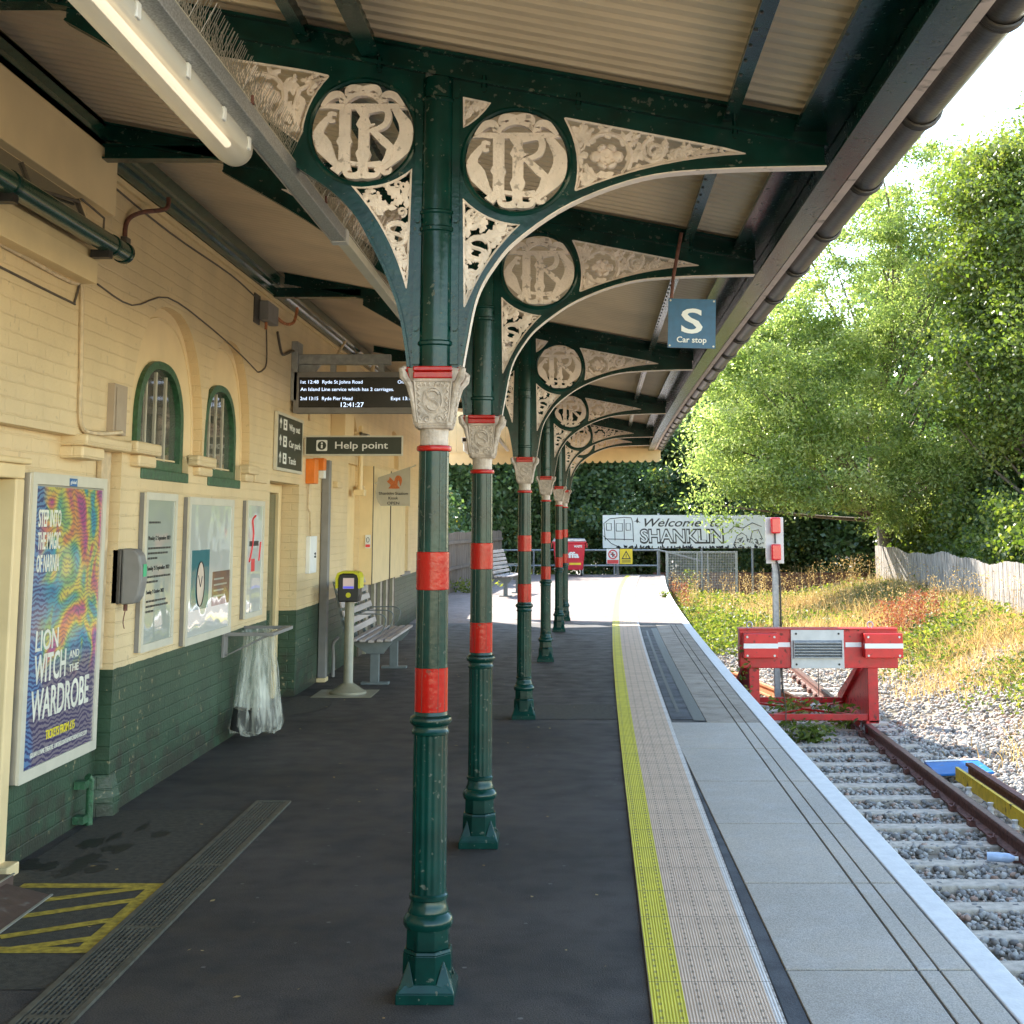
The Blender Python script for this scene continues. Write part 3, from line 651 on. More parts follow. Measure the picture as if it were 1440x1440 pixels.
zt = lambda dx: 3.25 - 0.19*dx           # lower edge of the sloping top beam
ops = {}
ops['wedgeR'] = curve_side((.465, 3.095), (1.145, 2.962), 0) + curve_side((1.145, 2.955), (.505, 2.812), -.045) + curve_side((.505, 2.812), (.465, 3.095), -.10)
ops['lowR'] = curve_side((.095, 2.785), (.305, 2.688), -.10) + curve_side((.305, 2.688), (.105, 2.375), -.06) + curve_side((.102, 2.375), (.095, 2.785), 0)
ops['tinyR'] = curve_side((.092, 3.172), (.195, 3.150), 0) + curve_side((.195, 3.15), (.096, 3.055), .06) + curve_side((.094, 3.055), (.092, 3.172), 0)
ops['wedgeL'] = curve_side((-1.09, 3.372), (-.412, 3.262), 0) + curve_side((-.405, 3.255), (-.505, 2.995), -.10) + curve_side((-.52, 3.0), (-1.09, 3.372), -.02)
ops['lowL'] = curve_side((-.318, 2.836), (-.095, 2.898), -.12) + curve_side((-.095, 2.898), (-.105, 2.445), 0) + curve_side((-.108, 2.445), (-.318, 2.836), -.06)
archR = smoothpts([(.10, 2.16), (.115, 2.25), (.150, 2.42), (.215, 2.54), (.30, 2.635), (.49, 2.765), (.75, 2.862), (1.02, 2.893), (1.43, 2.905)], 5)
archL = smoothpts([(-.10, 2.16), (-.112, 2.25), (-.145, 2.40), (-.225, 2.585), (-.345, 2.772), (-.60, 2.955), (-.95, 3.20), (-1.40, 3.462)], 5)
cR = (.292, 2.928); cL = (-.279, 3.039); RR = .198
col_root = thing('canopy_column', (xc(4.947), 4.947, 0), 'nearest and largest of the green iron columns with red bands and pale scrollwork brackets', 'column', 'cast iron columns along the platform')
def P_(mb, name, m_, par=None, **k): return mb.build(name, m_, par or col_root, local=True, **k)
# plinth
mb = MB(); hb = .098
mb.box(-hb, hb, -hb, hb, 0, .035)
o8 = lambda r, z: [(r*math.cos(R(22.5+45*k)), r*math.sin(R(22.5+45*k)), z) for k in range(8)]
sq8 = lambda h, c_, z: [(h, c_, z), (c_, h, z), (-c_, h, z), (-h, c_, z), (-h, -c_, z), (-c_, -h, z), (c_, -h, z), (h, -c_, z)]
mb.hexa(sq8(hb, hb*.97, .035), sq8(.086, .070, .062)); mb.hexa(o8(.090, .05), o8(.0885, .150)); mb.hexa(o8(.0885, .150), o8(.084, .162)); mb.hexa(o8(.078, .162), o8(.076, .228))
for sx_ in (-1, 1):
    for sy_ in (-1, 1): mb.add([(sx_*.092, sy_*.092, .04), (sx_*.036, sy_*.090, .058), (sx_*.090, sy_*.036, .058), (sx_*.058, sy_*.058, .135)], [(0, 1, 3), (0, 3, 2), (1, 2, 3), (0, 2, 1)])
P_(mb, 'plinth', 'iron_green', bevel=.004)
mb = MB().lathe([(.062, .225), (.080, .228), (.086, .240), (.086, .254), (.078, .268), (.070, .276), (.071, .284), (.063, .300), (.061, .318), (.067, .322), (.067, .334), (.062, .340), (.062, .342)], n=28)
P_(mb, 'base_moulding', 'iron_green', smooth=True)
mb = MB().lathe([(.061, .34), (.0605, .36), (.0595, .86), (.060, .872)], n=96, flute=16, fdepth=.055)
P_(mb, 'fluted_shaft', 'iron_green', smooth=True)
mb = MB().lathe([(.058, .868), (.065, .872), (.066, .880), (.061, .888), (.062, .900), (.072, .908), (.075, .918), (.072, .928), (.060, .936), (.058, .947)], n=28)
P_(mb, 'collar', 'iron_green', smooth=True)
for z0, z1 in ((.947, 1.098), (1.367, 1.500)):
    P_(MB().lathe([(.0565, z0), (.0590, z0+.002), (.0588, z1-.002), (.0562, z1)], n=32, caps=False), 'red_band', 'band_red', smooth=True)
P_(MB().lathe([(.0575, .94), (.0565, 1.2), (.0555, 1.5), (.054, 1.862)], n=32), 'shaft', 'iron_green', smooth=True)
mb = MB()
for a in (R(-60), R(-30), R(-118), R(30)): mb.tube([(.0572*math.cos(a), .0572*math.sin(a), .95), (.0545*math.cos(a), .0545*math.sin(a), 1.86)], .0022, 6)
P_(mb, 'shaft_ribs', 'iron_green', smooth=True)
P_(MB().lathe([(.054, 1.855), (.062, 1.858), (.064, 1.866), (.062, 1.874), (.053, 1.878)], n=28), 'neck_ring', 'band_red', smooth=True)
# capital
mb = MB(); mb.lathe([(.051, 1.874), (.050, 1.90), (.052, 1.93), (.058, 1.95)], n=28)
def sq(h, z, c_=.8): return [(h, -h*c_, z), (h, h*c_, z), (h*c_, h, z), (-h*c_, h, z), (-h, h*c_, z), (-h, -h*c_, z), (-h*c_, -h, z), (h*c_, -h, z)]
mb.hexa(sq(.060, 1.935), sq(.068, 1.945)); mb.hexa(sq(.066, 1.945), sq(.083, 2.10)); mb.hexa(sq(.083, 2.10), sq(.092, 2.150))
cap = P_(mb, 'capital', 'capital_cream', bevel=.003)
mb = MB()
for k in range(4):
    a = R(90*k); ca, sa = math.cos(a), math.sin(a)
    def W(u, z, d=0.0):
        y = -(.066 + (.083-.066)*(z-1.945)/.155 + .001 + d); return (u*ca - y*sa, u*sa + y*ca, z)
    def tb(pts, r): mb.tube([W(*p) for p in pts], r, 5)
    S_ = smoothpts([(.022, 2.055), (.012, 2.068), (-.006, 2.070), (-.020, 2.060), (-.014, 2.042), (.004, 2.034), (.018, 2.024), (.020, 2.010), (.004, 2.000), (-.014, 2.006), (-.020, 2.016)], 4)
    tb(S_, .0062); tb(arc(0, 2.036, .034, 0, 360, 20, ry=.044), .0042)
    for s in (-1, 1):
        tb([(s*p[0], p[2]) for p in spiral(.022, 1.968, .015, 1.3, 0, 1, 16)], .0042); tb([(s*.050, 1.955), (s*.058, 2.0), (s*.062, 2.06), (s*.066, 2.105)], .0036)
        for q in range(6): z = 1.965 + q*.022; tb([(s*(.040+q*.0012), z), (s*(.050+q*.0015), z+.010), (s*(.044+q*.0015), z+.019)], .0044)
        for q in range(3): tb([(s*(.008+q*.016), 2.085), (s*(.014+q*.016), 2.097), (s*(.020+q*.016), 2.088)], .0042)
    tb([(-.052, 1.953), (.052, 1.953)], .0028); tb([(-.07, 2.103), (.07, 2.103)], .003)
    # corner horn
    b_ = a + R(45); r_ = math.sqrt(2)
    mb.tube([(r_*.060*math.cos(b_), r_*.060*math.sin(b_), 1.96), (r_*.073*math.cos(b_), r_*.073*math.sin(b_), 2.04), (r_*.084*math.cos(b_), r_*.084*math.sin(b_), 2.09), (r_*.102*math.cos(b_), r_*.102*math.sin(b_), 2.118), (r_*.108*math.cos(b_), r_*.108*math.sin(b_), 2.142), (r_*.098*math.cos(b_), r_*.098*math.sin(b_), 2.15)], [.008, .009, .012, .015, .012, .008], 8)
P_(mb, 'relief', 'capital_cream', cap, smooth=True)
mb = MB()
for k in range(4):
    a = R(90*k); ca, sa = math.cos(a), math.sin(a)
    for (y0, y1, z0, z1) in ((.084, .102, 2.137, 2.155), (.080, .094, 2.112, 2.1368)):
        pts = [(u*ca + y*sa, u*sa - y*ca, z) for (u, y, z) in ((-.070, y0, z0), (.070, y0, z0), (.070, y1, z0), (-.070, y1, z0))]
        mb.hexa(pts, [(x, y, z1 + 0*z0) for x, y, z in pts])
P_(mb, 'abacus_strip', 'band_red', bevel=.004)
P_(MB().lathe([(.060, 2.150), (.060, 2.235), (.067, 2.240), (.067, 2.250), (.0605, 2.256), (.060, 2.655), (.066, 2.660), (.066, 2.672), (.061, 2.676), (.0615, 2.72), (.066, 2.725), (.066, 2.732), (.060, 2.738), (.059, 3.145), (.064, 3.150), (.064, 3.158), (.059, 3.163), (.059, 3.225), (.054, 3.240), (.04, 3.245)], n=30), 'upper_shaft', 'iron_green', smooth=True)
# bracket webs
for side, arch_, cc, openings in ((1, archR, cR, ('wedgeR', 'lowR', 'tinyR')), (-1, archL, cL, ('wedgeL', 'lowL'))):
    name = 'track_side_bracket' if side == 1 else 'wall_side_bracket'
    outer = [(side*.05, 2.16)] + arch_ + ([(1.43, zt(1.43)+.01), (.05, zt(.05)+.01)] if side == 1 else [(-1.40, zt(-1.40)+.01), (-.05, zt(-.05)+.01)])
    holes = [rounded(ops[k]) for k in openings]; circ = arc(cc[0], cc[1], RR, 0, 360, 48)[:-1]
    mb = MB(); plate(mb, [outer, circ] + holes, 'xz', -.007, .007)
    br = P_(mb, 'bracket_web', 'iron_green')
    mb = MB()    # flange that follows the arch, ring round the monogram, flange by the column
    k = len(arch_)
    for i, (x, z) in enumerate(arch_):
        for yy, dz in ((-.032, 0), (.032, 0), (.032, .011), (-.032, .011)):
            a, b_ = arch_[max(i-1, 0)], arch_[min(i+1, k-1)]; d = math.hypot(b_[0]-a[0], b_[1]-a[1]); nx_, nz_ = -(b_[1]-a[1])/d*side, (b_[0]-a[0])/d*side
            mb.v.append((x + nx_*dz, yy, z + nz_*dz))
    mb.f += [(i*4+j, i*4+(j+1) % 4, (i+1)*4+(j+1) % 4, (i+1)*4+j) for i in range(k-1) for j in range(4)] + [(0, 3, 2, 1), tuple((k-1)*4+j for j in range(4))]
    P_(mb, 'arch_flange', 'iron_green', br)
    if side == 1:
        mb = MB(); a2 = [(p[0]+.003, p[1]-.0035) for p in arch_]
        for x, z in a2: mb.v += [(x, -.033, z), (x, .033, z), (x-.001, .033, z+.0032), (x-.001, -.033, z+.0032)]
        mb.f += [(i*4+j, i*4+(j+1) % 4, (i+1)*4+(j+1) % 4, (i+1)*4+j) for i in range(k-1) for j in range(4)]
        P_(mb, 'flange_facing', 'iron_cream', br)
    mb = MB(); mb.tube([(cc[0]+(RR+.002)*math.cos(a), 0, cc[1]+(RR+.002)*math.sin(a)) for a in np.linspace(0, 2*math.pi, 49)], .012, 8, caps=False)
    mb.box(min(side*.055, side*.082), max(side*.055, side*.082), -.022, .022, 2.17, zt(side*.07)-.01)
    for z in (2.70, 3.17, 2.30): mb.tube([(side*.070, -.036, z), (side*.070, .036, z)], .011, 6)
    mb.tube([(a[0]-side*.0, 0, a[1]) for a in [(q[0], q[1]+.03) for q in arch_[8:]]], .006, 6)
    P_(mb, 'bracket_ribs', 'iron_green', br, smooth=True)
    mg = monogram(cc[0], cc[1], RR-.008); P_(mg, 'monogram', 'iron_cream', br)
    for key in openings:
        mb = MB(); rim(mb, rounded(ops[key])); P = ops[key]; sc = MB()
        if key[:5] == 'wedge':
            s = side; x0 = cc[0] + s*.34; zc = lambda x: (zt(x) - .06 - (.02 if s < 0 else 0))
            xr = .625 if s > 0 else -.66; zr = 2.945 if s > 0 else 3.175
            rosette(sc, xr, zr, .062 if s > 0 else .072)
            sc.tube([(xr + .088*math.cos(a)*1.0, 0, zr + .088*math.sin(a)) for a in np.linspace(R(200), R(500), 20)], [.013]*12 + [.010]*8, 6)
            for a in range(-10, 350, 45): leaf(sc, xr + .07*math.cos(R(a)), zr + .07*math.sin(R(a)), R(a + 35*s), .085, .062)
            if s > 0:
                leaf(sc, .52, 2.85, R(95), .12, .07); leaf(sc, .53, 2.84, R(20), .13, .06); leaf(sc, .50, 3.06, R(-50), .10, .05); leaf(sc, .505, 2.98, R(60), .10, .05)
                sc.tube([(.51, 0, 2.83), (.53, 0, 2.90), (.52, 0, 2.98), (.50, 0, 3.06)], .009, 6)
                for sp, rr, tn in (((.80, 2.965), .050, 1.6), ((.90, 2.945), .030, 1.3)): sc.tube(spiral(sp[0], sp[1], rr, tn, R(90)), .009, 6)
                for q in range(9): leaf(sc, .72 + q*.037, 2.925 + q*.006, R(50 - q*9 + (q % 2)*60), .075 - q*.003, .045)
                sc.tube([(.94, 0, 2.945), (.975, 0, 2.952), (1.01, 0, 2.955), (1.03, 0, 2.956)], [.012, .022, .020, .017], 8); sc.tube([(.70, 0, 2.89), (.85, 0, 2.925), (1.1, 0, 2.957)], .010, 6)
            else:
                leaf(sc, -.50, 3.03, R(95), .15, .08); leaf(sc, -.52, 3.05, R(60), .13, .07); leaf(sc, -.53, 3.10, R(30), .14, .07); leaf(sc, -.55, 3.04, R(150), .12, .07)
                sc.tube([(-.52, 0, 3.04), (-.54, 0, 3.12), (-.52, 0, 3.20), (-.46, 0, 3.235)], .010, 6); sc.tube([(-.475, 0, 3.205), (-.455, 0, 3.222), (-.435, 0, 3.232)], [.014, .025, .017], 8)
                sc.tube(spiral(-.83, 3.265, .055, 1.6, R(0)), .010, 6); sc.tube(spiral(-.90, 3.31, .032, 1.3, R(180)), .009, 6)
                for q in range(10): leaf(sc, -.74 - q*.03, 3.20 + q*.016, R(120 + q*4 - (q % 2)*70), .085 - q*.003, .05)
                for q in range(5): leaf(sc, -.60 - q*.05, 3.10 + q*.035, R(160 - q*12), .085, .05)
        elif key[:3] == 'low':
            s = side; base = (.150, 2.60) if s > 0 else (-.150, 2.655)
            rr = .045; sc.tube([(base[0] + rr*math.cos(a), 0, base[1] + rr*math.sin(a)) for a in np.linspace(0, 2*math.pi, 18)], .0075, 6)
            sc.tube([(base[0] + p[0]*1.5, 0, base[1] + (p[1]-2.036)*1.05) for p in S_], .008, 6)
            zb_, ztp = (2.40, 2.77) if s > 0 else (2.47, 2.88)
            for q, (u, z, a, l) in enumerate([(.115, zb_+.0, 88, .09), (.125, zb_+.06, 60, .08), (.115, zb_+.08, 110, .08), (.112, ztp-.13, 90, .10), (.125, ztp-.10, 40, .09), (.15, ztp-.13, 10, .11), (.19, ztp-.12, 30, .08), (.20, ztp-.15, -20, .08), (.16, zb_+.12, 75, .08), (.20, zb_+.20, 60, .07), (.115, zb_+.16, 95, .07)]):
                leaf(sc, s*u, z, R(a if s > 0 else 180-a), l, .05)
            sc.tube(spiral(s*.122, zb_+.10, .022, 1.4, 0, s), .0065, 6); sc.tube(spiral(s*.128, zb_+.03, .014, 1.2, 0, -s), .006, 6); sc.tube(spiral(s*.125, ztp-.045, .018, 1.3, 1, s), .006, 6); sc.tube(spiral(s*.215, ztp-.115, .022, 1.3, 2, -s), .0065, 6)
        else:
            leaf(sc, .10, 3.09, R(70), .08, .05); leaf(sc, .105, 3.13, R(10), .08, .045); sc.tube(spiral(.118, 3.125, .016, 1.2, 0), .006, 6)
        rq_ = random.Random(len(key)*7 + side); xs2 = [p[0] for p in P]; zs2 = [p[1] for p in P]; cnt = 0; sc2 = MB()
        rosp = ((.625, 2.945, .10) if side > 0 else (-.66, 3.175, .11)) if key[:5] == 'wedge' else (((.150, 2.60, .05) if side > 0 else (-.150, 2.655, .05)) if key[:3] == 'low' else (9, 9, 0))
        for q in range(260 if key[:5] == 'wedge' else (150 if key[:3] == 'low' else 14)):
            x, z = rq_.uniform(min(xs2), max(xs2)), rq_.uniform(min(zs2), max(zs2))
            if not inside((x, z), P) or edge_dist((x, z), P) < .006 or math.hypot(x-rosp[0], z-rosp[1]) < rosp[2]: continue
            l = rq_.uniform(.035, .060)
            if rq_.random() < .45: leaf(sc2, x, z, rq_.uniform(0, 6.28), l, l*.62)
            elif rq_.random() < .5: sc2.tube(spiral(x, z, l*.36, 1.3, rq_.uniform(0, 6), rq_.choice((-1, 1)), 14), .0055, 5)
            cnt += 1
            if cnt > (46 if key[:5] == 'wedge' else (20 if key[:3] == 'low' else 5)): break
        sc.add(sc2.v, sc2.f); clip_to(P, sc); mb.add(sc.v, sc.f)
        P_(mb, 'scroll_panel', 'iron_cream', br, smooth=True)
col_labels = ['', 'second green iron column with red bands, standing close behind the nearest one',
    'third green iron column with red bands, in front of the boundary fence on the shaded tarmac', 'fourth green iron column with red bands, fully in shade just short of the sunlit paving',
    'fifth green iron column with red bands, its foot on the line where the shade ends', 'farthest and smallest green iron column with red bands, standing in the sun beside the red bin']
for y, lab in zip((7.167, 11.684, 16.414, 20.89, 23.155), col_labels[1:]):
    c = copy_tree(col_root); c.location = (xc(y), y, 0); c['label'] = lab
COLY = (4.947, 7.167, 11.684, 16.414, 20.89, 23.155)

# ================================================================ CANOPY
WX = -2.53
def zc(x, y):
    a = xc(y) + 1.62; return 3.36 - 0.19*(a - xc(y)) + (3.765 - (3.36 - 0.19*1.62)) * (a - x) / (a - WX) * 1.0
can = thing('platform_canopy', (-.5, 10, 3.0), 'long platform canopy with cream corrugated ceiling, green beams and scalloped end board', 'canopy')
p_ = .09; YE = 25.6; YB = 2.45; mb = MB(); rows = []
prof = [(0, 0), (.012, .013), (.062, .013), (.074, 0)]; y = YB
while y < YE:
    for dy, dz in prof: rows.append((y+dy, dz))
    y += p_
for yy, dz in rows:
    for x in (WX-.05, xc(yy)+1.62): mb.v.append((x, yy, zc(x, yy) + dz))
mb.f = [(2*i, 2*i+1, 2*i+3, 2*i+2) for i in range(len(rows)-1)]
mb.build('ceiling', 'ceiling', can)
mb = MB(); n_ = 62
for i in range(n_+1):
    yy = YB-.05 + (YE-YB+.1)*i/n_
    for x in (WX-.4, xc(yy)+1.66): mb.v += [(x, yy, zc(x, yy)+.03), (x, yy, zc(x, yy)+.07)]
for i in range(n_):
    k = 4*i; mb.f += [(k, k+2, k+6, k+4), (k+1, k+5, k+7, k+3), (k+2, k+3, k+7, k+6), (k, k+4, k+5, k+1)]
mb.f += [(0, 1, 3, 2), (4*n_, 4*n_+2, 4*n_+3, 4*n_+1)]
mb.build('roof_sheet', 'galv', can)
def longi(name, m_, off, zf, prof, y0=2.45, y1=YE, dy=.5, par=None, xw=None, **kw):
    """bar with the given cross profile (dx, dz), following the line of columns (off) or a fixed x (xw)"""
    mb = MB(); n_ = int((y1-y0)/dy); k = len(prof)
    for i in range(n_+1):
        yy = y0 + (y1-y0)*i/n_; x = (xc(yy)+off) if xw is None else xw
        for a, b_ in prof: mb.v.append((x+a, yy, zf(x, yy)+b_))
    for i in range(n_):
        for j in range(k): mb.f.append((i*k+j, i*k+(j+1) % k, (i+1)*k+(j+1) % k, (i+1)*k+j))
    mb.f += [tuple(range(k))[::-1], tuple(n_*k+j for j in range(k))]
    return mb.build(name, m_, par or can, **kw)
rect = lambda x0, x1, z0, z1: [(x0, z0), (x1, z0), (x1, z1), (x0, z1)]
tee = lambda w_, h, t_: [(-t_/2, 0), (-t_/2, -h+t_), (-w_/2, -h+t_), (-w_/2, -h), (w_/2, -h), (w_/2, -h+t_), (t_/2, -h+t_), (t_/2, 0)]
longi('purlin', 'iron_green', 1.08, lambda x, y: zc(x, y)+.005, tee(.05, .085, .008))
longi('purlin', 'iron_green', -.25, lambda x, y: zc(x, y)+.005, tee(.07, .10, .010))
longi('purlin', 'iron_green', -.50, lambda x, y: zc(x, y)+.005, tee(.045, .085, .008))
# lattice rivets/holes of the outer purlin
mb = MB()
for y in np.arange(3, 24, .14):
    x = xc(y)+1.08; z = zc(x, y)-.083; mb.tube([(x-.016, y, z-.002), (x-.016, y, z+.006)], .006, 6)
mb.build('rivets', 'gutter_dark', can)
# eaves beam: channel with broad flange, then the pale board, then the half-round gutter
longi('eaves_beam', 'iron_green', 1.50, lambda x, y: 2.905, [(-.055, 0), (.045, 0), (.045, .012), (.0, .012), (.0, .13), (-.010, .13), (-.010, .012), (-.055, .012)])
longi('fascia_board', 'fascia', 1.575, lambda x, y: 2.915, rect(-.018, .018, 0, .13))
longi('soffit_strip', 'iron_green', 1.35, lambda x, y: 3.06, rect(-.03, .20, -.02, 0))
longi('gutter', 'gutter_dark', 1.665, lambda x, y: 2.975, [(p[0], p[1]) for p in arc(0, 0, .062, 180, 360, 12)] + [(p[0], p[1]) for p in arc(0, 0, .056, 360, 180, 12)], smooth=True)
longi('gutter_rim', 'gutter_rim', 1.665, lambda x, y: 2.975, rect(.052, .075, -.010, .030))
mb = MB(); yg = 2.6
while yg < YE:
    x = xc(yg)+1.665; mb.tube([(x + .066*math.cos(R(a)), yg, 2.975 + .066*math.sin(R(a))) for a in range(170, 371, 20)], [.010]*11, 8)
    for a in (-.018, .018): mb.tube([(x + .069*math.cos(R(q)), yg+a, 2.975 + .069*math.sin(R(q))) for q in range(170, 371, 20)], .006, 6)
    yg += .92
mb.build_each('gutter_bracket', 'gutter_dark', can, 11*8 + 22*6, smooth=True)
# sloping top beams and wall ties, one of each for every frame
for i, y in enumerate((2.6,) + COLY):
    x0 = xc(y)
    def zb(dx, y=y, x0=x0): return zt(dx)
    mb = MB()
    for (ya, yb, za, zb_) in ((-.035, .035, .0, .012), (-.006, .006, .012, .085), (-.04, .04, .085, .097)):
        mb.hexa([(x0-2.08, y+ya, zt(-2.08)+za), (x0+1.44, y+ya, zt(1.44)+za), (x0+1.44, y+yb, zt(1.44)+za), (x0-2.08, y+yb, zt(-2.08)+za)],
                [(x0-2.08, y+ya, zt(-2.08)+zb_), (x0+1.44, y+ya, zt(1.44)+zb_), (x0+1.44, y+yb, zt(1.44)+zb_), (x0-2.08, y+yb, zt(-2.08)+zb_)])
    for dx in (-.86, -.22, .17, .52, 1.1): mb.tube([(x0+dx, y-.014, zt(dx)-.012), (x0+dx, y-.014, zt(dx)+.035)], [.012, .008], 6); mb.tube([(x0+dx, y-.02, zt(dx)-.02), (x0+dx, y+.02, zt(dx)-.02)], .010, 6)
    gb = mb.build('cross_beam', 'iron_green', can)
    mb = MB(); mb.box(WX+.0, x0-1.42, y-.045, y+.045, 3.528, 3.538).box(WX, x0-1.42, y-.006, y+.006, 3.538, 3.60).box(WX, x0-1.42, y-.045, y+.045, 3.60, 3.61)
    mb.build('wall_tie', 'iron_green', can)
# moulded wall plate
longi('wall_plate', 'green_gloss', 0, lambda x, y: 3.54, [(0, 0), (.035, 0), (.035, .05), (.06, .055), (.06, .09), (.085, .10), (.085, .15), (.06, .155), (.06, .20), (0, .20)], xw=WX, y1=25.0)
longi('wall_plate_bead', 'cream_wood', 0, lambda x, y: 3.50, rect(0, .022, 0, .035), xw=WX, y1=25.0)
# boarded end screen with scalloped valance
mb = MB(); ya = lambda x: 26.2 - .35*(x+2.1); nb = 33; xA, xB = -2.75, 1.72
for i in range(nb):
    a = xA + (xB-xA)*i/nb; b_ = xA + (xB-xA)*(i+1)/nb - .004
    mb.hexa([(a, ya(a), 2.93), (b_, ya(b_), 2.93), (b_, ya(b_)+.02, 2.93), (a, ya(a)+.02, 2.93)], [(a, ya(a), zc(a, 25)+.06), (b_, ya(b_), zc(b_, 25)+.06), (b_, ya(b_)+.02, zc(b_, 25)+.06), (a, ya(a)+.02, zc(a, 25)+.06)])
mb.build('end_screen', 'cream_wood', can)
mb = MB(); pts = []
for i in range(nb):
    a = xA + (xB-xA)*i/nb; w_ = (xB-xA)/nb
    for t in (0, .25, .5, .75): pts.append((a + w_*t, 2.725 - .028*math.sin(math.pi*t)**.6 if t else 2.745))
pts.append((xB, 2.745)); outl = pts + [(xB, 2.945), (xA, 2.945)]
plate(mb, [outl], 'xz', 0, .022); mb.v = [(x, y + ya(x) - .03, z) for x, y, z in mb.v]
mb.build('valance', 'cream_wood', can)
mb = MB()
for i in range(1): mb.hexa([(xA, ya(xA)-.05, 2.93), (xB, ya(xB)-.05, 2.93), (xB, ya(xB)-.031, 2.93), (xA, ya(xA)-.031, 2.93)], [(xA, ya(xA)-.05, 2.955), (xB, ya(xB)-.05, 2.955), (xB, ya(xB)-.031, 2.955), (xA, ya(xA)-.031, 2.955)])
mb.build('valance_rail', 'cream_wood', can)

# ================================================================ LIGHT, TRUNKING, SPIKES
TX, TZ = -1.02, 2.915
t = thing('cable_trunking', (TX, 5, TZ), 'long galvanised steel cable tray running under the canopy beside the tube light', 'cable tray')
MB().box(TX-.030, TX+.030, 2.5, 6.1, TZ-.055, TZ).build('tray', 'galv', t, bevel=.003)
MB().box(TX-.034, TX-.0302, 2.5, 6.1, TZ-.060, TZ-.045).build('lip', 'alu', t)
MB().box(TX-.038, TX+.036, 6.06, 6.13, TZ-.062, TZ+.004).build('joint_collar', 'light_grey', t, bevel=.003)
MB().box(TX-.026, TX+.026, 6.13, 24.5, TZ-.045, TZ).build('tray', 'alu_pale', t, bevel=.003)
mb = MB(); rs = random.Random(4)
for y in (4.2, 5.55, 8.9, 13): mb.box(TX-.034, TX+.034, y, y+.02, TZ+.001, TZ+.006).tube([(TX+.028, y+.01, TZ), (TX+.028, y+.01, TZ+.03)], .005, 6)
mb.build('hangers', 'rust', t)
t = thing('bird_spikes', (TX, 5, TZ+.007), 'dense strip of thin wire bird spikes standing on the galvanised cable tray', 'bird spikes')
mb = MB(); MB().box(TX-.02, TX+.025, 2.5, 11.0, TZ+.0065, TZ+.010).build('base_strip', 'alu_pale', t)
for y in np.arange(2.55, 11.0, .020):
    for s in (-1, 0, 1):
        q = s*.040 + rs.uniform(-.005, .005); mb.tube([(TX, y, TZ+.01), (TX + q + .01, y + rs.uniform(-.003, .003), TZ+.01 + rs.uniform(.105, .115))], .0012, 3)
mb.build('spikes', 'alu', t)
def diffuser_mat():
    m = bpy.data.materials.new('diffuser'); m.use_nodes = True; n = m.node_tree; b = n.nodes['Principled BSDF']
    b.inputs['Base Color'].default_value = (.70, .68, .62, 1); b.inputs['Roughness'].default_value = .25
    tr = n.nodes.new('ShaderNodeBsdfTransparent'); tl = n.nodes.new('ShaderNodeBsdfTranslucent'); tl.inputs[0].default_value = (.8, .78, .7, 1)
    m1 = n.nodes.new('ShaderNodeMixShader'); m1.inputs[0].default_value = .30; n.links.new(b.outputs[0], m1.inputs[1]); n.links.new(tl.outputs[0], m1.inputs[2])
    m2 = n.nodes.new('ShaderNodeMixShader'); m2.inputs[0].default_value = .38; n.links.new(m1.outputs[0], m2.inputs[1]); n.links.new(tr.outputs[0], m2.inputs[2])
    n.links.new(m2.outputs[0], n.nodes['Material Output'].inputs[0]); M['diffuser'] = m
diffuser_mat()
LX, LZ = -1.10, 2.835
t = thing('tube_light', (LX, 3.8, LZ), 'round clear tube light fitting glowing warm under the canopy, hung along the cable tray', 'light')
mb = MB().tube([(LX, 2.9, LZ), (LX, 4.40, LZ), (LX, 4.46, LZ), (LX, 4.50, LZ)], [.062, .062, .056, .035], 28); mb.build('diffuser', 'diffuser', t, smooth=True)
MB().tube([(LX-.005, 2.95, LZ-.006), (LX-.005, 4.36, LZ-.006)], .013, 12).build('lamp', 'tube_glow', t, smooth=True)
MB().box(LX+.030, LX+.056, 2.9, 4.44, LZ-.012, LZ+.045).build('spine', 'white', t, bevel=.004)
MB().box(LX-.035, LX+.035, 2.94, 4.38, LZ+.018, LZ+.034).build('reflector', 'alu_pale', t, bevel=.003)
mb = MB()
for y in (3.2, 3.65, 4.05, 4.38): mb.box(LX+.045, LX+.066, y-.015, y+.015, LZ-.02, LZ+.022)
mb.build_each('clip', 'white', t, 8, bevel=.003)
# ================================================================ STATION BUILDING
bld = thing('station_building', (-2.6, 12, 0), 'cream painted brick station building with dark green base and arched windows', 'building')
def gothic(y0, y1, zs, za, n=12):
    """pointed-round arch outline from (y0,zs) over the apex to (y1,zs)"""
    ym = (y0+y1)/2; hw = (y1-y0)/2; L = []
    for i in range(n+1):
        t = i/n; L.append((ym - hw*math.cos(t*math.pi/2)**.82 if t < 1 else ym, zs + (za-zs)*math.sin(t*math.pi/2)**.92))
    return L + [(2*ym - y, z) for y, z in L[::-1][1:]]
A1 = gothic(7.95, 9.58, 2.04, 2.97); A2 = gothic(9.62, 11.02, 2.04, 2.97); A3 = gothic(15.35, 16.75, 2.40, 2.95); A4 = gothic(19.7, 20.9, 2.40, 2.95)
W1 = gothic(8.22, 9.22, 2.22, 2.62); W2 = gothic(9.76, 10.70, 2.22, 2.62)
recess1 = [(8.20, 1.87)] + [(8.20, 2.04)] + A1 + [(9.24, 2.04), (9.24, 1.87)]
def rec(A, a, b_): return [(a, 1.87), (a, 2.04)] + A + [(b_, 2.04), (b_, 1.87)]
door = [(11.82, -.02), (13.12, -.02), (13.12, 1.965), (11.82, 1.965)]
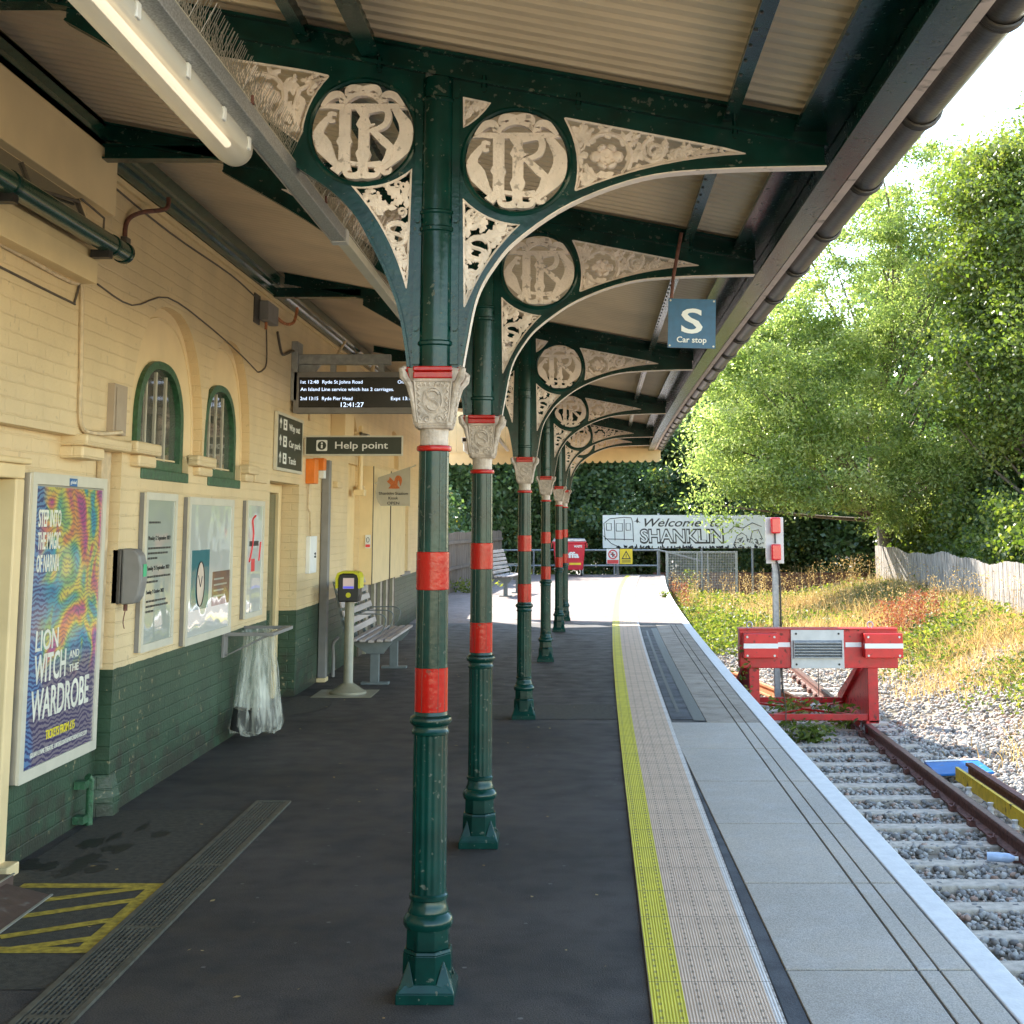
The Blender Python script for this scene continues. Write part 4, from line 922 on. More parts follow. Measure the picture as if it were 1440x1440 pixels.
mb = MB(); plate(mb, [[(7.85, -.3), (25.0, -.3), (25.0, 4.15), (7.85, 4.15)], rec(A1, 8.20, 9.24), rec(A2, 9.74, 10.72), A3, A4, door[::1], [(21.3, .84), (22.3, .84), (22.3, 2.02), (21.3, 2.02)], [(16.05, -.02), (16.98, -.02), (16.98, 2.3), (16.05, 2.3)]], 'yz', WX-.22, WX)
mb.build('wall', 'painted_brick', bld)
# wall nearer the camera, set back, with its doorway
mb = MB(); plate(mb, [[(-6, -.3), (7.9, -.3), (7.9, 2.05), (-6, 2.05)], [(5.1, -.02), (6.58, -.02), (6.58, 1.86), (5.1, 1.86)]], 'yz', WX-.24, WX-.08); mb.box(WX-.239, WX+.0, -6, 7.849, 2.051, 4.15)
mb.build('wall', 'painted_brick', bld)
MB().hexa([(WX-.10, 7.80, -.3), (WX+.035, 7.845, -.3), (WX+.035, 7.95, -.3), (WX-.10, 7.95, -.3)], [(WX-.10, 7.80, .10), (WX+.035, 7.845, .10), (WX+.035, 7.95, .10), (WX-.10, 7.95, .10)]).hexa([(WX-.10, 7.80, .10), (WX+.035, 7.845, .10), (WX+.035, 7.95, .10), (WX-.10, 7.95, .10)], [(WX-.10, 7.80, .22), (WX+.003, 7.845, .22), (WX+.003, 7.95, .22), (WX-.10, 7.95, .22)]).build('plinth', 'painted_brick', bld)
# recess backs (smooth render inside the arches)
def arch_back(A, Wn, win, i):
    ins = [(y, z) for y, z in A]; mb = MB(); loops = [[(A[0][0]-.02, 2.0)] + [(A[-1][0]+.02, 2.0)] + [(A[-1][0]+.02, 3.0), (A[0][0]-.02, 3.0)]]
    if win: loops.append([(Wn[0][0], 2.01)] + Wn + [(Wn[-1][0], 2.01)])
    plate(mb, loops, 'yz', WX-.11, WX-.065); mb.build('arch_panel', 'cream_smooth', bld)
    # slender moulding round the arch, a bead inside it
    mb = MB(); mb.tube([(WX-.064, y, z) for y, z in [(q[0]*.94 + .06*(A[0][0]+A[-1][0])/2 + 0, 2.0 + (q[1]-2.0)*.93) for q in A]], .008, 6); mb.build('arch_bead', 'cream_wood', bld)
arch_back(A1, W1, True, 1); arch_back(A2, W2, True, 2); arch_back(A3, None, False, 3); arch_back(A4, None, False, 4)
def window(Wn, lab, txt):
    y0, y1 = Wn[0][0], Wn[-1][0]; outer = [(y0, 1.92)] + Wn + [(y1, 1.92)]
    cy = (y0+y1)/2; inn = [(cy + (y-cy)*.86, 1.94 + (z-1.94)*.90 + .02) for y, z in Wn]; inner = [(inn[0][0], 1.99)] + inn + [(inn[-1][0], 1.99)]
    mb = MB(); plate(mb, [outer, inner], 'yz', WX-.095, WX-.035); fr = mb.build('window', 'frame_green', bld)
    tag(fr, lab)
    MB().box(WX-.10, WX+.008, y0-.01, y1+.01, 1.865, 1.93).build('sill', 'frame_green', fr, bevel=.006)
    mb = MB(); plate(mb, [inner], 'yz', WX-.080, WX-.072); mb.build('pane', 'glass_dark', fr)
    mb = MB()
    for q in (.22, .45, .70):
        yy = inner[0][0] + q*(inn[-1][0]-inn[0][0]); top = max([z for (y, z) in inn if abs(y-yy) < .07] + [2.2]); mb.box(WX-.071, WX-.062, yy-.006, yy+.006, 1.99, top-.02)
    mb.build_each('glazing_bar', 'alu_pale', fr, 8)
m = bpy.data.materials.new('glass_dark'); m.use_nodes = True; b = m.node_tree.nodes['Principled BSDF']; b.inputs['Base Color'].default_value = (.10, .098, .08, 1); b.inputs['Roughness'].default_value = .07; b.inputs['Coat Weight'].default_value = 1; b.inputs['Specular IOR Level'].default_value = .8; M['glass_dark'] = m
window(W1, None, ''); window(W2, None, '')
# corbels and string course blocks
mb = MB()
for (a, b_, z0, z1, d) in ((7.10, 7.84, 2.0, 2.06, .14), (7.10, 7.44, 1.935, 1.999, .12), (7.86, 8.34, 2.0, 2.07, .085), (8.0, 8.34, 1.93, 1.999, .055), (9.24, 9.72, 1.985, 2.055, .07), (9.36, 9.72, 1.925, 1.984, .045), (10.74, 11.10, 1.985, 2.055, .07), (11.12, 11.6, 1.93, 2.05, .03), (10.74, 11.0, 1.925, 1.984, .045), (15.0, 15.33, 1.985, 2.055, .06), (16.8, 17.1, 1.985, 2.055, .06), (19.3, 19.68, 1.985, 2.055, .06)):
    x0 = WX-.10 if b_ < 7.85 else WX-.02; mb.box(x0, (WX-.08 if b_ < 7.85 else WX)+d, a, b_, z0, z1)
mb.build_each('corbel', 'cream_brick', bld, 8, bevel=.012)
# doorway 2 (green door in a cream frame) inside its reveal
MB().box(WX-.55, WX-.26, 11.4, 13.5, -.1, 2.2).build('lobby_back', 'cream_smooth', bld)
mb = MB().box(WX-.25, WX-.16, 12.98, 13.10, 0, 1.96).box(WX-.25, WX-.16, 11.84, 11.92, 0, 1.96).box(WX-.25, WX-.16, 11.92, 12.98, 1.88, 1.96); mb.build('door_frame', 'cream_wood', bld, bevel=.006)
MB().box(WX-.24, WX-.19, 11.93, 12.97, 0.01, 1.87).build('door', 'green_gloss', bld)
mb = MB(); mb.lathe([(0.13, -.3), (.13, .785)], (WX-.09, 13.19, 0), 20)
# doorway 1 at the left edge
d1 = MB().box(WX-.22, WX-.17, 5.05, 6.52, .02, 1.80).build('door', 'green_gloss', bld)
MB().box(WX-.169, WX-.160, 5.25, 6.2, .95, 1.65).build('pane', 'glass_dark', d1); 
mb = MB()
for z in (.55, 1.1, 1.55): mb.tube([(WX-.155, 6.515, z-.05), (WX-.155, 6.515, z+.05)], .012, 8)
mb.build_each('hinge', 'black', d1, 16)
mb = MB().box(WX-.20, WX-.055, 6.50, 6.60, 0, 1.81).box(WX-.20, WX-.055, 5.0, 6.60, 1.811, 1.88).box(WX-.19, WX-.04, 4.95, 6.64, 1.881, 1.91); mb.build('door_frame', 'cream_wood', bld, bevel=.008)
MB().box(WX-.20, WX+.01, 6.46, 6.60, 0.0, .055).build('door_block', 'cream_wood', bld, bevel=.006)
# far openings: cupboard door, window
MB().box(WX-.10, WX-.06, 16.02, 17.01, -.01, 2.33).build('door', 'cream_wood', bld)
mb = MB().box(WX-.12, WX-.08, 21.3, 22.3, .84, .90).box(WX-.12, WX-.08, 21.3, 21.37, .90, 2.02).box(WX-.12, WX-.08, 22.23, 22.3, .90, 2.02).box(WX-.12, WX-.08, 21.37, 22.23, 1.95, 2.02).box(WX-.11, WX-.09, 21.78, 21.82, .90, 1.95)
wf = mb.build('window', 'cream_wood', bld); MB().box(WX-.125, WX-.121, 21.28, 22.32, .82, 2.04).build('pane', 'glass_dark', wf); MB().box(WX-.06, WX+.04, 21.25, 22.35, .80, .845).build('sill', 'grey_paint', wf)
# boarded kiosk hatch standing proud of the wall, open recess beneath
mb = MB().box(WX-.02, WX+.16, 17.0, 20.5, .86, 2.30); hs = mb.build('kiosk_hatch', 'cream_wood', bld, bevel=.004)
mb = MB().box(WX+.161, WX+.172, 18.7, 18.73, .86, 2.3).box(WX+.161, WX+.170, 17.0, 17.02, .86, 2.3)
mb.build('hatch_trim', 'cable_dark', hs)
MB().box(WX-.01, WX+.02, 17.0, 20.5, .0, .859).build('hatch_recess', 'cable_dark', bld)
mb = MB()
for y in (17.3, 18.0, 18.6, 19.2, 19.9): mb.box(WX+.021, WX+.06, y, y+.16, 0, .859)
mb.build_each('hatch_panel', 'beige_post', bld, 8)
MB().box(-9, WX-.24, -6, 25.0, 3.9, 4.0).box(-9, -8.9, -6, 25, -.3, 3.9).box(-9, WX-.14, 24.8, 25.0, -.3, 3.9).build('roof', 'galv', bld)
# upper-left rendered panel, lean-to eaves, glazing
MB().box(WX-.09, WX+.06, -6, 7.38, 3.27, 3.74).build('rendered_panel', 'cream_smooth', bld, bevel=.004)
MB().box(WX-.09, WX+.10, -6, 7.02, 2.83, 2.95).box(WX-.09, WX+.085, -6, 7.02, 2.951, 3.0).build('eaves_soffit', 'cream_wood', bld, bevel=.003)
mb = MB().hexa([(WX+.10, -6, 3.03), (WX+.10, 6.95, 3.03), (WX+.095, 6.95, 3.03), (WX+.095, -6, 3.03)], [(WX+.0, -6, 3.268), (WX+.0, 6.95, 3.268), (WX-.005, 6.95, 3.268), (WX-.005, -6, 3.268)])
mb.build('lean_to_glazing', 'glass_dark', bld)
mb = MB()
for y in (4.8, 5.5, 6.2, 6.93): mb.tube([(WX+.105, y, 3.03), (WX+.01, y, 3.26)], .008, 6)
mb.tube([(WX+.075, 3, 3.10), (WX+.10, 5.2, 3.16), (WX+.07, 6.0, 3.11), (WX+.03, 6.9, 3.24)], .008, 6)
mb.tube([(WX+.02, 6.95, 3.27), (WX+.06, 7.2, 3.22), (WX+.05, 7.22, 3.08)], .006, 6)
mb.build('glazing_bars', 'cable_dark', bld)
GX, GZ = WX+.165, 3.035
g = thing('wall_gutter', (GX, 5, GZ), 'round dark green gutter pipe with black brackets along the eaves at the upper left', 'gutter')
MB().tube([(GX, -4, GZ), (GX, 7.22, GZ)], .052, 20).build('pipe', 'green_gloss', g, smooth=True)
MB().tube([(GX, 7.20, GZ), (GX, 7.235, GZ)], .058, 20).tube([(GX, 7.0, GZ), (GX, 7.03, GZ)], .057, 20).tube([(GX, 5.68, GZ), (GX, 5.72, GZ)], .057, 20).build('collars', 'iron_green', g, smooth=True)
mb = MB()
for y in (5.70, 6.93): mb.box(WX+.10, GX+.03, y-.03, y+.03, GZ-.085, GZ-.045)
mb.build('brackets', 'black', g)

# ---------------------------------------------------------------- things fixed to the wall
def rot_box(): pass
YR, ZU = (0, 1, 0), (0, 0, 1)        # on the wall, letters run away from the camera
# poster: colour artwork in code, lettering in mesh
def art_mat():
    m = bpy.data.materials.new('poster_art'); m.use_nodes = True; n = m.node_tree; b = n.nodes['Principled BSDF']
    tc = n.nodes.new('ShaderNodeTexCoord'); v = tc.outputs['Object']; sp = n.nodes.new('ShaderNodeSeparateXYZ'); n.links.new(v, sp.inputs[0])
    nz = n.nodes.new('ShaderNodeTexNoise'); nz.inputs['Scale'].default_value = 2.0; nz.inputs['Detail'].default_value = 1.5; nz.inputs['Distortion'].default_value = 2.2; n.links.new(v, nz.inputs['Vector'])
    c = ramp(n, nz.outputs['Fac'], [(.30, (.02, .16, .34)), (.40, (.03, .30, .42)), (.46, (.16, .36, .14)), (.51, (.62, .52, .10)), (.56, (.62, .22, .08)), (.62, (.45, .05, .22)), (.72, (.12, .05, .26))])
    wv = n.nodes.new('ShaderNodeTexWave'); wv.inputs['Scale'].default_value = 13; wv.inputs['Distortion'].default_value = 16; wv.inputs['Detail Scale'].default_value = .55; wv.inputs['Detail'].default_value = 4; wv.bands_direction = 'Z'; n.links.new(v, wv.inputs['Vector'])
    c = mixc(n, math_(n, 'MULTIPLY', ramp(n, wv.outputs['Fac'], [(.3, (1, 1, 1)), (.42, (0, 0, 0))]), .5), c, (.02, .03, .10))
    # darker violet wood-grain foot, blue left margin; both are printed artwork
    low = ramp(n, wv.outputs['Fac'], [(.35, (.035, .02, .10)), (.6, (.22, .18, .22))]); zlim = math_(n, 'ADD', sp.outputs[2], math_(n, 'MULTIPLY', nz.outputs['Fac'], .3))
    c = mixc(n, ramp(n, math_(n, 'MULTIPLY', zlim, .5), [(.49, (1, 1, 1)), (.56, (0, 0, 0))]), c, low)
    bl = ramp(n, wv.outputs['Fac'], [(.35, (.015, .03, .16)), (.6, (.10, .22, .42))]); ylim = math_(n, 'ADD', math_(n, 'ADD', sp.outputs[1], .55), math_(n, 'MULTIPLY', nz.outputs['Fac'], .5))
    c = mixc(n, ramp(n, ylim, [(.42, (1, 1, 1)), (.50, (0, 0, 0))]), c, bl)
    n.links.new(c, b.inputs['Base Color']); b.inputs['Roughness'].default_value = .5; b.inputs['Coat Weight'].default_value = 1; b.inputs['Coat Roughness'].default_value = .06
    b2 = n.nodes.new('ShaderNodeBump'); b2.inputs['Strength'].default_value = .12; b2.inputs['Distance'].default_value = .02; n2 = noise(n, v, 4, 2); n.links.new(n2, b2.inputs['Height']); n.links.new(b2.outputs[0], b.inputs['Coat Normal']); M['poster_art'] = m
art_mat()
def frame_case(name, y0, y1, z0, z1, xb, xf, fw, m_frame, label, cat, sidem='grey_paint'):
    t = thing(name, (xb, (y0+y1)/2, 0), label, cat)
    mb = MB(); plate(mb, [[(y0, z0), (y1, z0), (y1, z1), (y0, z1)], [(y0+fw, z0+fw), (y1-fw, z0+fw), (y1-fw, z1-fw), (y0+fw, z1-fw)]], 'yz', xf-.014, xf); mb.build('frame', m_frame, t, bevel=.004)
    MB().box(xb, xf-.0145, y0+.002, y1-.002, z0+.002, z1-.002).build('casing', sidem, t, bevel=.003)
    return t
PX = -2.552
t = frame_case('poster_case', 6.62, 7.69, .385, 1.845, WX-.08, PX, .055, 'alu_pale', 'tall pale framed poster case with a swirling multicoloured theatre poster, leftmost on the wall', 'poster', 'alu')
MB().box(PX-.0144, PX-.008, 6.67, 7.64, .44, 1.78).build('artwork', 'poster_art', t)
mb = MB(); X = PX-.0065
for s, y, z, wd, h in (('STEP INTO', 6.725, 1.585, .30, .085), ('THE MAGIC', 6.725, 1.475, .30, .085), ('OF NARNIA', 6.725, 1.365, .30, .085)): text(mb, s, (X, y, z), YR, ZU, width=wd, height=h, bold=.012)
for s, y, z, wd, h in (('LION', 6.765, .985, .30, .10), ('WITCH', 6.765, .83, .42, .14), ('WARDROBE', 6.745, .655, .80, .15)): text(mb, s, (X, y, z), YR, ZU, width=wd, height=h, bold=.012)
text(mb, 'AND', (X, 7.235, .91), YR, ZU, width=.14, height=.04); text(mb, 'THE', (X, 7.235, .84), YR, ZU, width=.14, height=.04)
text(mb, 'GILLIAN LYNNE THEATRE  LWTHELIONTHEWITCHONSTAGE.COM', (X, 7.155, .485), YR, ZU, width=.78, height=.024, align='CENTER')
mb.build('lettering', mat('poster_text', (.72, .70, .60), .5), t)
mb = MB(); text(mb, 'TICKETS FROM \u00a315', (X, 7.155, .545), YR, ZU, width=.40, height=.045, align='CENTER', bold=.01); mb.build('price_line', mat('poster_yellow', (.75, .62, .03), .5), t)
MB().box(PX+.0005, PX+.002, 7.10, 7.21, 1.79, 1.83).build('header_badge', mat('badge_blue', (.02, .12, .33), .4), t)
mb = MB(); text(mb, 'global', (PX+.0025, 7.150, 1.803), YR, ZU, width=.08, height=.018, align='CENTER'); mb.build('header_text', 'white_text', t)
def acrylic(name, base):
    m = bpy.data.materials.new(name); m.use_nodes = True; n = m.node_tree; b = n.nodes['Principled BSDF']; b.inputs['Base Color'].default_value = (*base, 1); b.inputs['Roughness'].default_value = .4
    b.inputs['Coat Weight'].default_value = 1; b.inputs['Coat Roughness'].default_value = .03; b.inputs['Coat IOR'].default_value = 1.9
    tc = n.nodes.new('ShaderNodeTexCoord'); b2 = n.nodes.new('ShaderNodeBump'); b2.inputs['Strength'].default_value = .25; b2.inputs['Distance'].default_value = .03; n.links.new(noise(n, tc.outputs['Object'], 2.5, 1), b2.inputs['Height']); n.links.new(b2.outputs[0], b.inputs['Coat Normal']); M[name] = m
acrylic('notice_paper', (.42, .46, .40)); acrylic('notice_teal', (.02, .20, .24)); acrylic('notice_brown', (.14, .06, .04)); acrylic('notice_white', (.62, .64, .60))
NX = -2.488
rb0 = random.Random(6)
t = frame_case('notice_case', 8.03, 8.70, .845, 1.785, WX, NX, .045, 'alu_pale', 'narrow grey framed notice case holding a pale typed notice, beside the hand gel dispenser', 'notice case')
MB().box(NX-.0144, NX-.008, 8.07, 8.66, .89, 1.745).build('notice', 'notice_paper', t)
mb = MB()
for s, z, wd, h in (('Monday 12 September 2022', 1.50, .46, .026), ('Sunday 25 September 2022', 1.32, .46, .026), ('Sunday 2 October 2022', 1.18, .36, .024)): text(mb, s, (NX-.007, 8.12, z), YR, ZU, width=wd, height=h)
for z, wd in ((1.60, .22), (1.445, .44), (1.415, .40), (1.385, .16), (1.275, .44), (1.245, .20), (1.13, .38), (1.10, .44), (1.07, .14)):
    y = 8.12
    while y < 8.12 + wd: l = rb0.uniform(.02, .06); mb.box(NX-.0076, NX-.0066, y, y+l, z, z+.012); y += l + .010
mb.build('lettering', 'black', t)
t = frame_case('notice_case', 8.98, 10.22, .80, 1.775, WX, NX, .05, 'alu_pale', 'widest grey framed notice case, in the middle of three, with a teal and brown poster', 'notice case')
MB().box(NX-.0144, NX-.008, 9.025, 10.175, .85, 1.73).build('notice', 'notice_white', t)
MB().box(NX-.0078, NX-.006, 9.10, 9.56, 1.02, 1.42).build('teal_panel', 'notice_teal', t); MB().box(NX-.0078, NX-.006, 9.66, 10.16, 1.02, 1.26).build('brown_panel', 'notice_brown', t)
mb = MB(); pts = [(9.33 + .10*math.cos(a), 1.19 + .15*math.sin(a)) for a in np.linspace(0, 2*math.pi, 33)[:-1]]; plate(mb, [pts], 'yz', NX-.0058, NX-.005); mb.build('dial', mat('dial', (.62, .50, .40), .5), t)
mb = MB(); mb.tube([(NX-.004, y, z) for y, z in pts + pts[:1]], .004, 5); mb.tube([(NX-.004, 9.27, 1.25), (NX-.004, 9.33, 1.17), (NX-.004, 9.37, 1.24)], .003, 5); mb.build('linework', 'black', t)
mb = MB()
for z in (1.20, 1.16, 1.12, 1.08): mb.box(NX-.0058, NX-.005, 9.70, 9.98 + rb0.uniform(0, .12), z, z+.012)
mb.build('lettering', 'notice_paper', t)
t = frame_case('notice_case', 10.66, 11.28, .86, 1.78, WX, NX, .04, 'alu_pale', 'rightmost grey framed notice case, next to the doorway, with a red line map', 'notice case')
MB().box(NX-.0144, NX-.008, 10.70, 11.24, .90, 1.74).build('notice', 'notice_white', t)
mb = MB(); mb.tube([(NX-.006, y, z) for y, z in smoothpts([(10.78, 1.30), (10.86, 1.40), (10.90, 1.52), (10.86, 1.62), (10.96, 1.66)], 5)], .009, 6); mb.tube([(NX-.006, 11.12, 1.30), (NX-.006, 11.17, 1.45)], .008, 6); mb.box(NX-.0078, NX-.006, 10.86, 10.98, 1.22, 1.32)
mb.build('map_line', 'warn_red', t)
mb = MB(); mb.box(NX-.0078, NX-.006, 10.78, 11.1, 1.42, 1.46); mb.build('lettering', 'black', t)
for o_ in [o for o in bpy.data.objects if o.name.startswith('notice_case')]: o_.location.y += .18
# hand gel dispenser
t = thing('hand_gel_dispenser', (WX+.05, 8.0, 1.14), 'grey rounded hand gel dispenser with small green label between the big poster and notice cases', 'dispenser')
mb = MB(); prof = [(0, 1.145), (.075, 1.15), (.10, 1.19), (.115, 1.27), (.115, 1.35), (.10, 1.42), (.07, 1.455), (0, 1.46)]
mb.prism([(WX+.02+x, z) for x, z in prof], 'xz', 7.86, 7.98); mb.build('body', 'grey_paint', t, bevel=.012)
MB().box(WX-.03, WX+.02, 7.85, 7.99, 1.15, 1.455).build('back_plate', 'gutter_dark', t, bevel=.004)
MB().box(WX+.1355, WX+.1375, 7.89, 7.95, 1.30, 1.37).build('label', mat('gel_green', (.05, .45, .20), .5), t)
MB().tube([(WX+.04, 7.9, 1.145), (WX+.04, 7.9, 1.11)], .012, 8).tube(smoothpts([(WX+.04, 7.9, 1.115), (WX+.03, 7.9, 1.05), (WX+.035, 7.91, 1.01)]), .003, 5).build('nozzle', 'rust', t)
t = tag(MB().box(WX-.078, WX+.04, 7.56, 7.78, 2.09, 2.37).box(WX+.041, WX+.046, 7.585, 7.76, 2.11, 2.35).build('cabinet', mat('cabinet', (.40, .31, .22), .5, .06, 8), bevel=.006), 'small beige wall cabinet mounted above the corbel left of the first arched window', 'cabinet')
t = tag(MB().box(WX-.078, WX-.045, 7.66, 7.81, .80, 2.0).build('wall_batten', 'cable_cream', bevel=.006), 'flat brownish cream upright batten on the wall right of the big poster', 'batten')
t = thing('drain_pipe', (WX-.03, 7.55, 0), 'short dark green pipe stub rising from the floor below the big poster', 'pipe')
MB().tube([(WX-.02, 7.62, 0), (WX-.02, 7.62, .235), (WX-.03, 7.60, .255)], .020, 12).build('pipe', 'frame_green', t, smooth=True); MB().box(WX-.078, WX-.02, 7.53, 7.60, .02, .06).box(WX-.078, WX-.02, 7.53, 7.60, .20, .24).build('brackets', 'frame_green', t)
# doorstep / ramp
t = thing('door_ramp', (-2.4, 5.7, 0), 'brown two level door threshold with bright metal nosings at the lower left doorway', 'threshold')
MB().box(-2.62, -2.42, 5.0, 6.28, 0, .075).build('upper_step', 'step_brown', t, bevel=.004); MB().hexa([(-2.42, 5.0, 0), (-2.22, 5.0, 0), (-2.22, 6.2, 0), (-2.42, 6.2, 0)], [(-2.42, 5.0, .055), (-2.22, 5.0, .006), (-2.22, 6.2, .006), (-2.42, 6.2, .055)]).build('lower_step', 'step_brown', t)
MB().box(-2.424, -2.415, 5.0, 6.28, .076, .080).box(-2.226, -2.215, 5.0, 6.2, .0065, .012).build('nosings', 'alu', t); MB().box(-2.52, -2.46, 5.85, 5.98, .0755, .078).build('slot', 'black', t)

# cables
def cable(pts, r, m_, label, sm=4): return tag(MB().tube(smoothpts(pts, sm) if sm else pts, r, 6).build('wall_cable', m_, smooth=True), label, 'cable')
WL = WX+.002
cable([(WL, 4.5, 2.86), (WL+.01, 6.0, 2.835), (WL+.01, 6.9, 2.82), (WL+.012, 7.0, 2.86), (WL+.01, 7.05, 2.78), (WL+.01, 7.09, 2.4), (WL+.01, 7.12, 2.12), (WL+.02, 7.3, 2.075), (WL+.07, 7.6, 2.10)], .013, 'cable_cream', 'bundle of cream painted cables dropping down the wall to the beige cabinet')
cable([(WL+.005, 4.5, 2.76), (WL+.005, 6.0, 2.735), (WL+.005, 6.88, 2.72), (WL+.005, 6.97, 2.735), (WL+.01, 7.03, 2.88)], .006, 'cable_dark', 'thin dark cable sagging along the left wall just under the cream eaves')
cable([(WX+.006, 7.3, 2.88), (WX+.006, 7.9, 2.86), (WX+.006, 8.6, 3.02), (WX+.006, 9.6, 2.985), (WX+.006, 10.6, 2.90), (WX+.006, 11.2, 2.83)], .005, 'cable_dark', 'thin dark cable draped over the tops of the two arched windows')
cable([(WX+.005, 7.35, 3.47), (WX+.005, 8.6, 3.44), (WX+.005, 10.2, 3.46), (WX+.005, 11.0, 3.43), (WX+.012, 11.3, 3.42)], .006, 'cable_dark', 'long thin dark cable running high on the wall towards the grey junction box')
cable([(WX+.01, 11.9, 3.26), (WX+.01, 12.1, 3.1), (WX+.015, 12.3, 3.12), (WX+.02, 12.6, 3.18), (WX+.02, 12.75, 3.08)], .012, 'cable_dark', 'short looped dark cables above the bracket of the departure screen')
cable([(WX+.01, 11.45, 3.25), (WX+.01, 11.5, 2.95), (WX+.01, 11.35, 2.86), (WX+.01, 11.2, 2.83)], .006, 'cable_dark', 'thin cable hanging down from the grey junction box')
t = thing('conduit', (WX+.1, 7.9, 3.2), 'bent brown conduit with square end dropping from the beam at upper left', 'conduit')
MB().tube(smoothpts([(WX+.12, 8.15, 3.56), (WX+.12, 8.1, 3.48), (WX+.05, 7.85, 3.40), (WX+.015, 7.72, 3.32), (WX+.012, 7.70, 3.20)], 5), .014, 8).build('pipe', 'rust', t, smooth=True); MB().box(WX-.02, WX+.035, 7.66, 7.74, 3.13, 3.22).build('end_box', 'gutter_dark', t, bevel=.005)
t = thing('junction_box', (WX+.04, 11.3, 3.3), 'grey electrical junction box with rusty conduit high on the wall', 'junction box')
MB().box(WX+.012, WX+.09, 11.15, 11.55, 3.26, 3.42).build('box', 'grey_paint', t, bevel=.008); MB().box(WX, WX+.011, 11.0, 11.2, 3.22, 3.46).build('back_board', 'gutter_dark', t)
MB().tube(smoothpts([(WX+.05, 11.55, 3.36), (WX+.05, 12.0, 3.35), (WX+.08, 12.25, 3.40), (WX+.10, 12.3, 3.54)], 5), .014, 8).tube([(WX+.04, 11.3, 3.26), (WX+.04, 11.3, 3.20)], .012, 8).build('conduit', 'rust_orange', t, smooth=True)
t = thing('conduit', (WX+.05, 13.6, 3.2), 'pair of cream painted swan neck conduits above the departure screen', 'conduit')
MB().tube(smoothpts([(WX+.015, 13.5, 2.6), (WX+.015, 13.5, 3.1), (WX+.03, 13.9, 3.25), (WX+.10, 14.2, 3.28), (WX+.22, 14.3, 3.5)], 5), .013, 8).tube(smoothpts([(WX+.015, 16.2, 3.05), (WX+.10, 16.0, 3.08), (WX+.25, 15.9, 3.2), (WX+.30, 15.9, 3.5)], 5), .022, 8).build('pipe', 'cable_cream', t, smooth=True)
t = tag(MB().box(WX, WX+.16, 14.8, 15.4, 2.35, 3.35).build('service_box', 'cream_smooth', bevel=.008), 'tall cream painted service box on the wall behind the departure screen', 'box')

# way out board
t = thing('way_out_sign', (WX, 12.5, 2.1), 'dark wall board listing Way out, Car park and Taxis with arrows', 'sign')
MB().box(WX, WX+.03, 11.92, 13.06, 2.075, 2.555).build('board', 'dark_sign', t, bevel=.003)
mb = MB(); plate(mb, [[(11.90, 2.06), (13.08, 2.06), (13.08, 2.57), (11.90, 2.57)], [(11.93, 2.085), (13.05, 2.085), (13.05, 2.545), (11.93, 2.545)]], 'yz', WX+.005, WX+.034); mb.build('frame', 'alu_pale', t)
mb = MB()
for s, z in (('Way out', 2.435), ('Car park', 2.285), ('Taxis', 2.135)):
    text(mb, s, (WX+.0315, 12.42, z), YR, ZU, height=.062, width={'Way out': .50, 'Car park': .55, 'Taxis': .34}[s], bold=.01)
    plate(mb, [[(12.04, z-.005), (12.06, z-.005), (12.06, z+.055), (12.09, z+.035), (12.09, z+.058), (12.05, z+.09), (12.01, z+.058), (12.01, z+.035), (12.04, z+.055)]], 'yz', WX+.0305, WX+.0325)
    plate(mb, [[(12.17, z-.01), (12.32, z-.01), (12.32, z+.085), (12.17, z+.085)], [(12.205, z+.01), (12.285, z+.01), (12.285, z+.035), (12.205, z+.035)], [(12.215, z+.048), (12.275, z+.048), (12.275, z+.07), (12.215, z+.07)]], 'yz', WX+.0305, WX+.0325)
mb.build('lettering', 'white_text', t)

# departure screen facing the camera
XR = (1, 0, 0); YS = 12.6
t = thing('departure_screen', (-2.0, YS, 2.8), 'grey departure screen with glowing white text hanging from a wall bracket', 'screen')
sx0, sx1, sz0, sz1 = -2.50, -1.33, 2.605, 2.985
mb = MB(); plate(mb, [[(sx0, sz0), (sx1, sz0), (sx1, sz1), (sx0, sz1)], [(sx0+.045, sz0+.05), (sx1-.045, sz0+.05), (sx1-.045, sz1-.05), (sx0+.045, sz1-.05)]], 'xz', YS-.02, YS); bz = mb.build('bezel', 'grey_paint', t, bevel=.004)
MB().box(sx0+.004, sx1-.004, YS+.0005, YS+.16, sz0+.004, sz1-.004).build('casing', 'grey_paint', t, bevel=.004); MB().box(sx0+.045, sx1-.045, YS-.006, YS, sz0+.05, sz1-.05).build('display', 'screen', t)
mb = MB(); Y_ = YS-.0075; sx = sx0+.06
text(mb, '1st 12:48', (sx, Y_, 2.878), XR, ZU, height=.032, width=.165); text(mb, 'Ryde St Johns Road', (sx+.20, Y_, 2.878), XR, ZU, height=.032, width=.37); text(mb, 'On time', (sx1-.065, Y_, 2.878), XR, ZU, height=.032, width=.15, align='RIGHT')
text(mb, 'An Island Line service which has 2 carriages.', (sx, Y_, 2.810), XR, ZU, height=.032, width=.86)
text(mb, '2nd 13:15', (sx, Y_, 2.725), XR, ZU, height=.032, width=.165); text(mb, 'Ryde Pier Head', (sx+.20, Y_, 2.725), XR, ZU, height=.032, width=.28); text(mb, 'Expt 13:17', (sx1-.065, Y_, 2.725), XR, ZU, height=.032, width=.21, align='RIGHT')
text(mb, '12:41:27', ((sx0+sx1)/2-.045, Y_, 2.662), XR, ZU, height=.044, width=.21, align='CENTER'); mb.build('lettering', 'led_text', t)
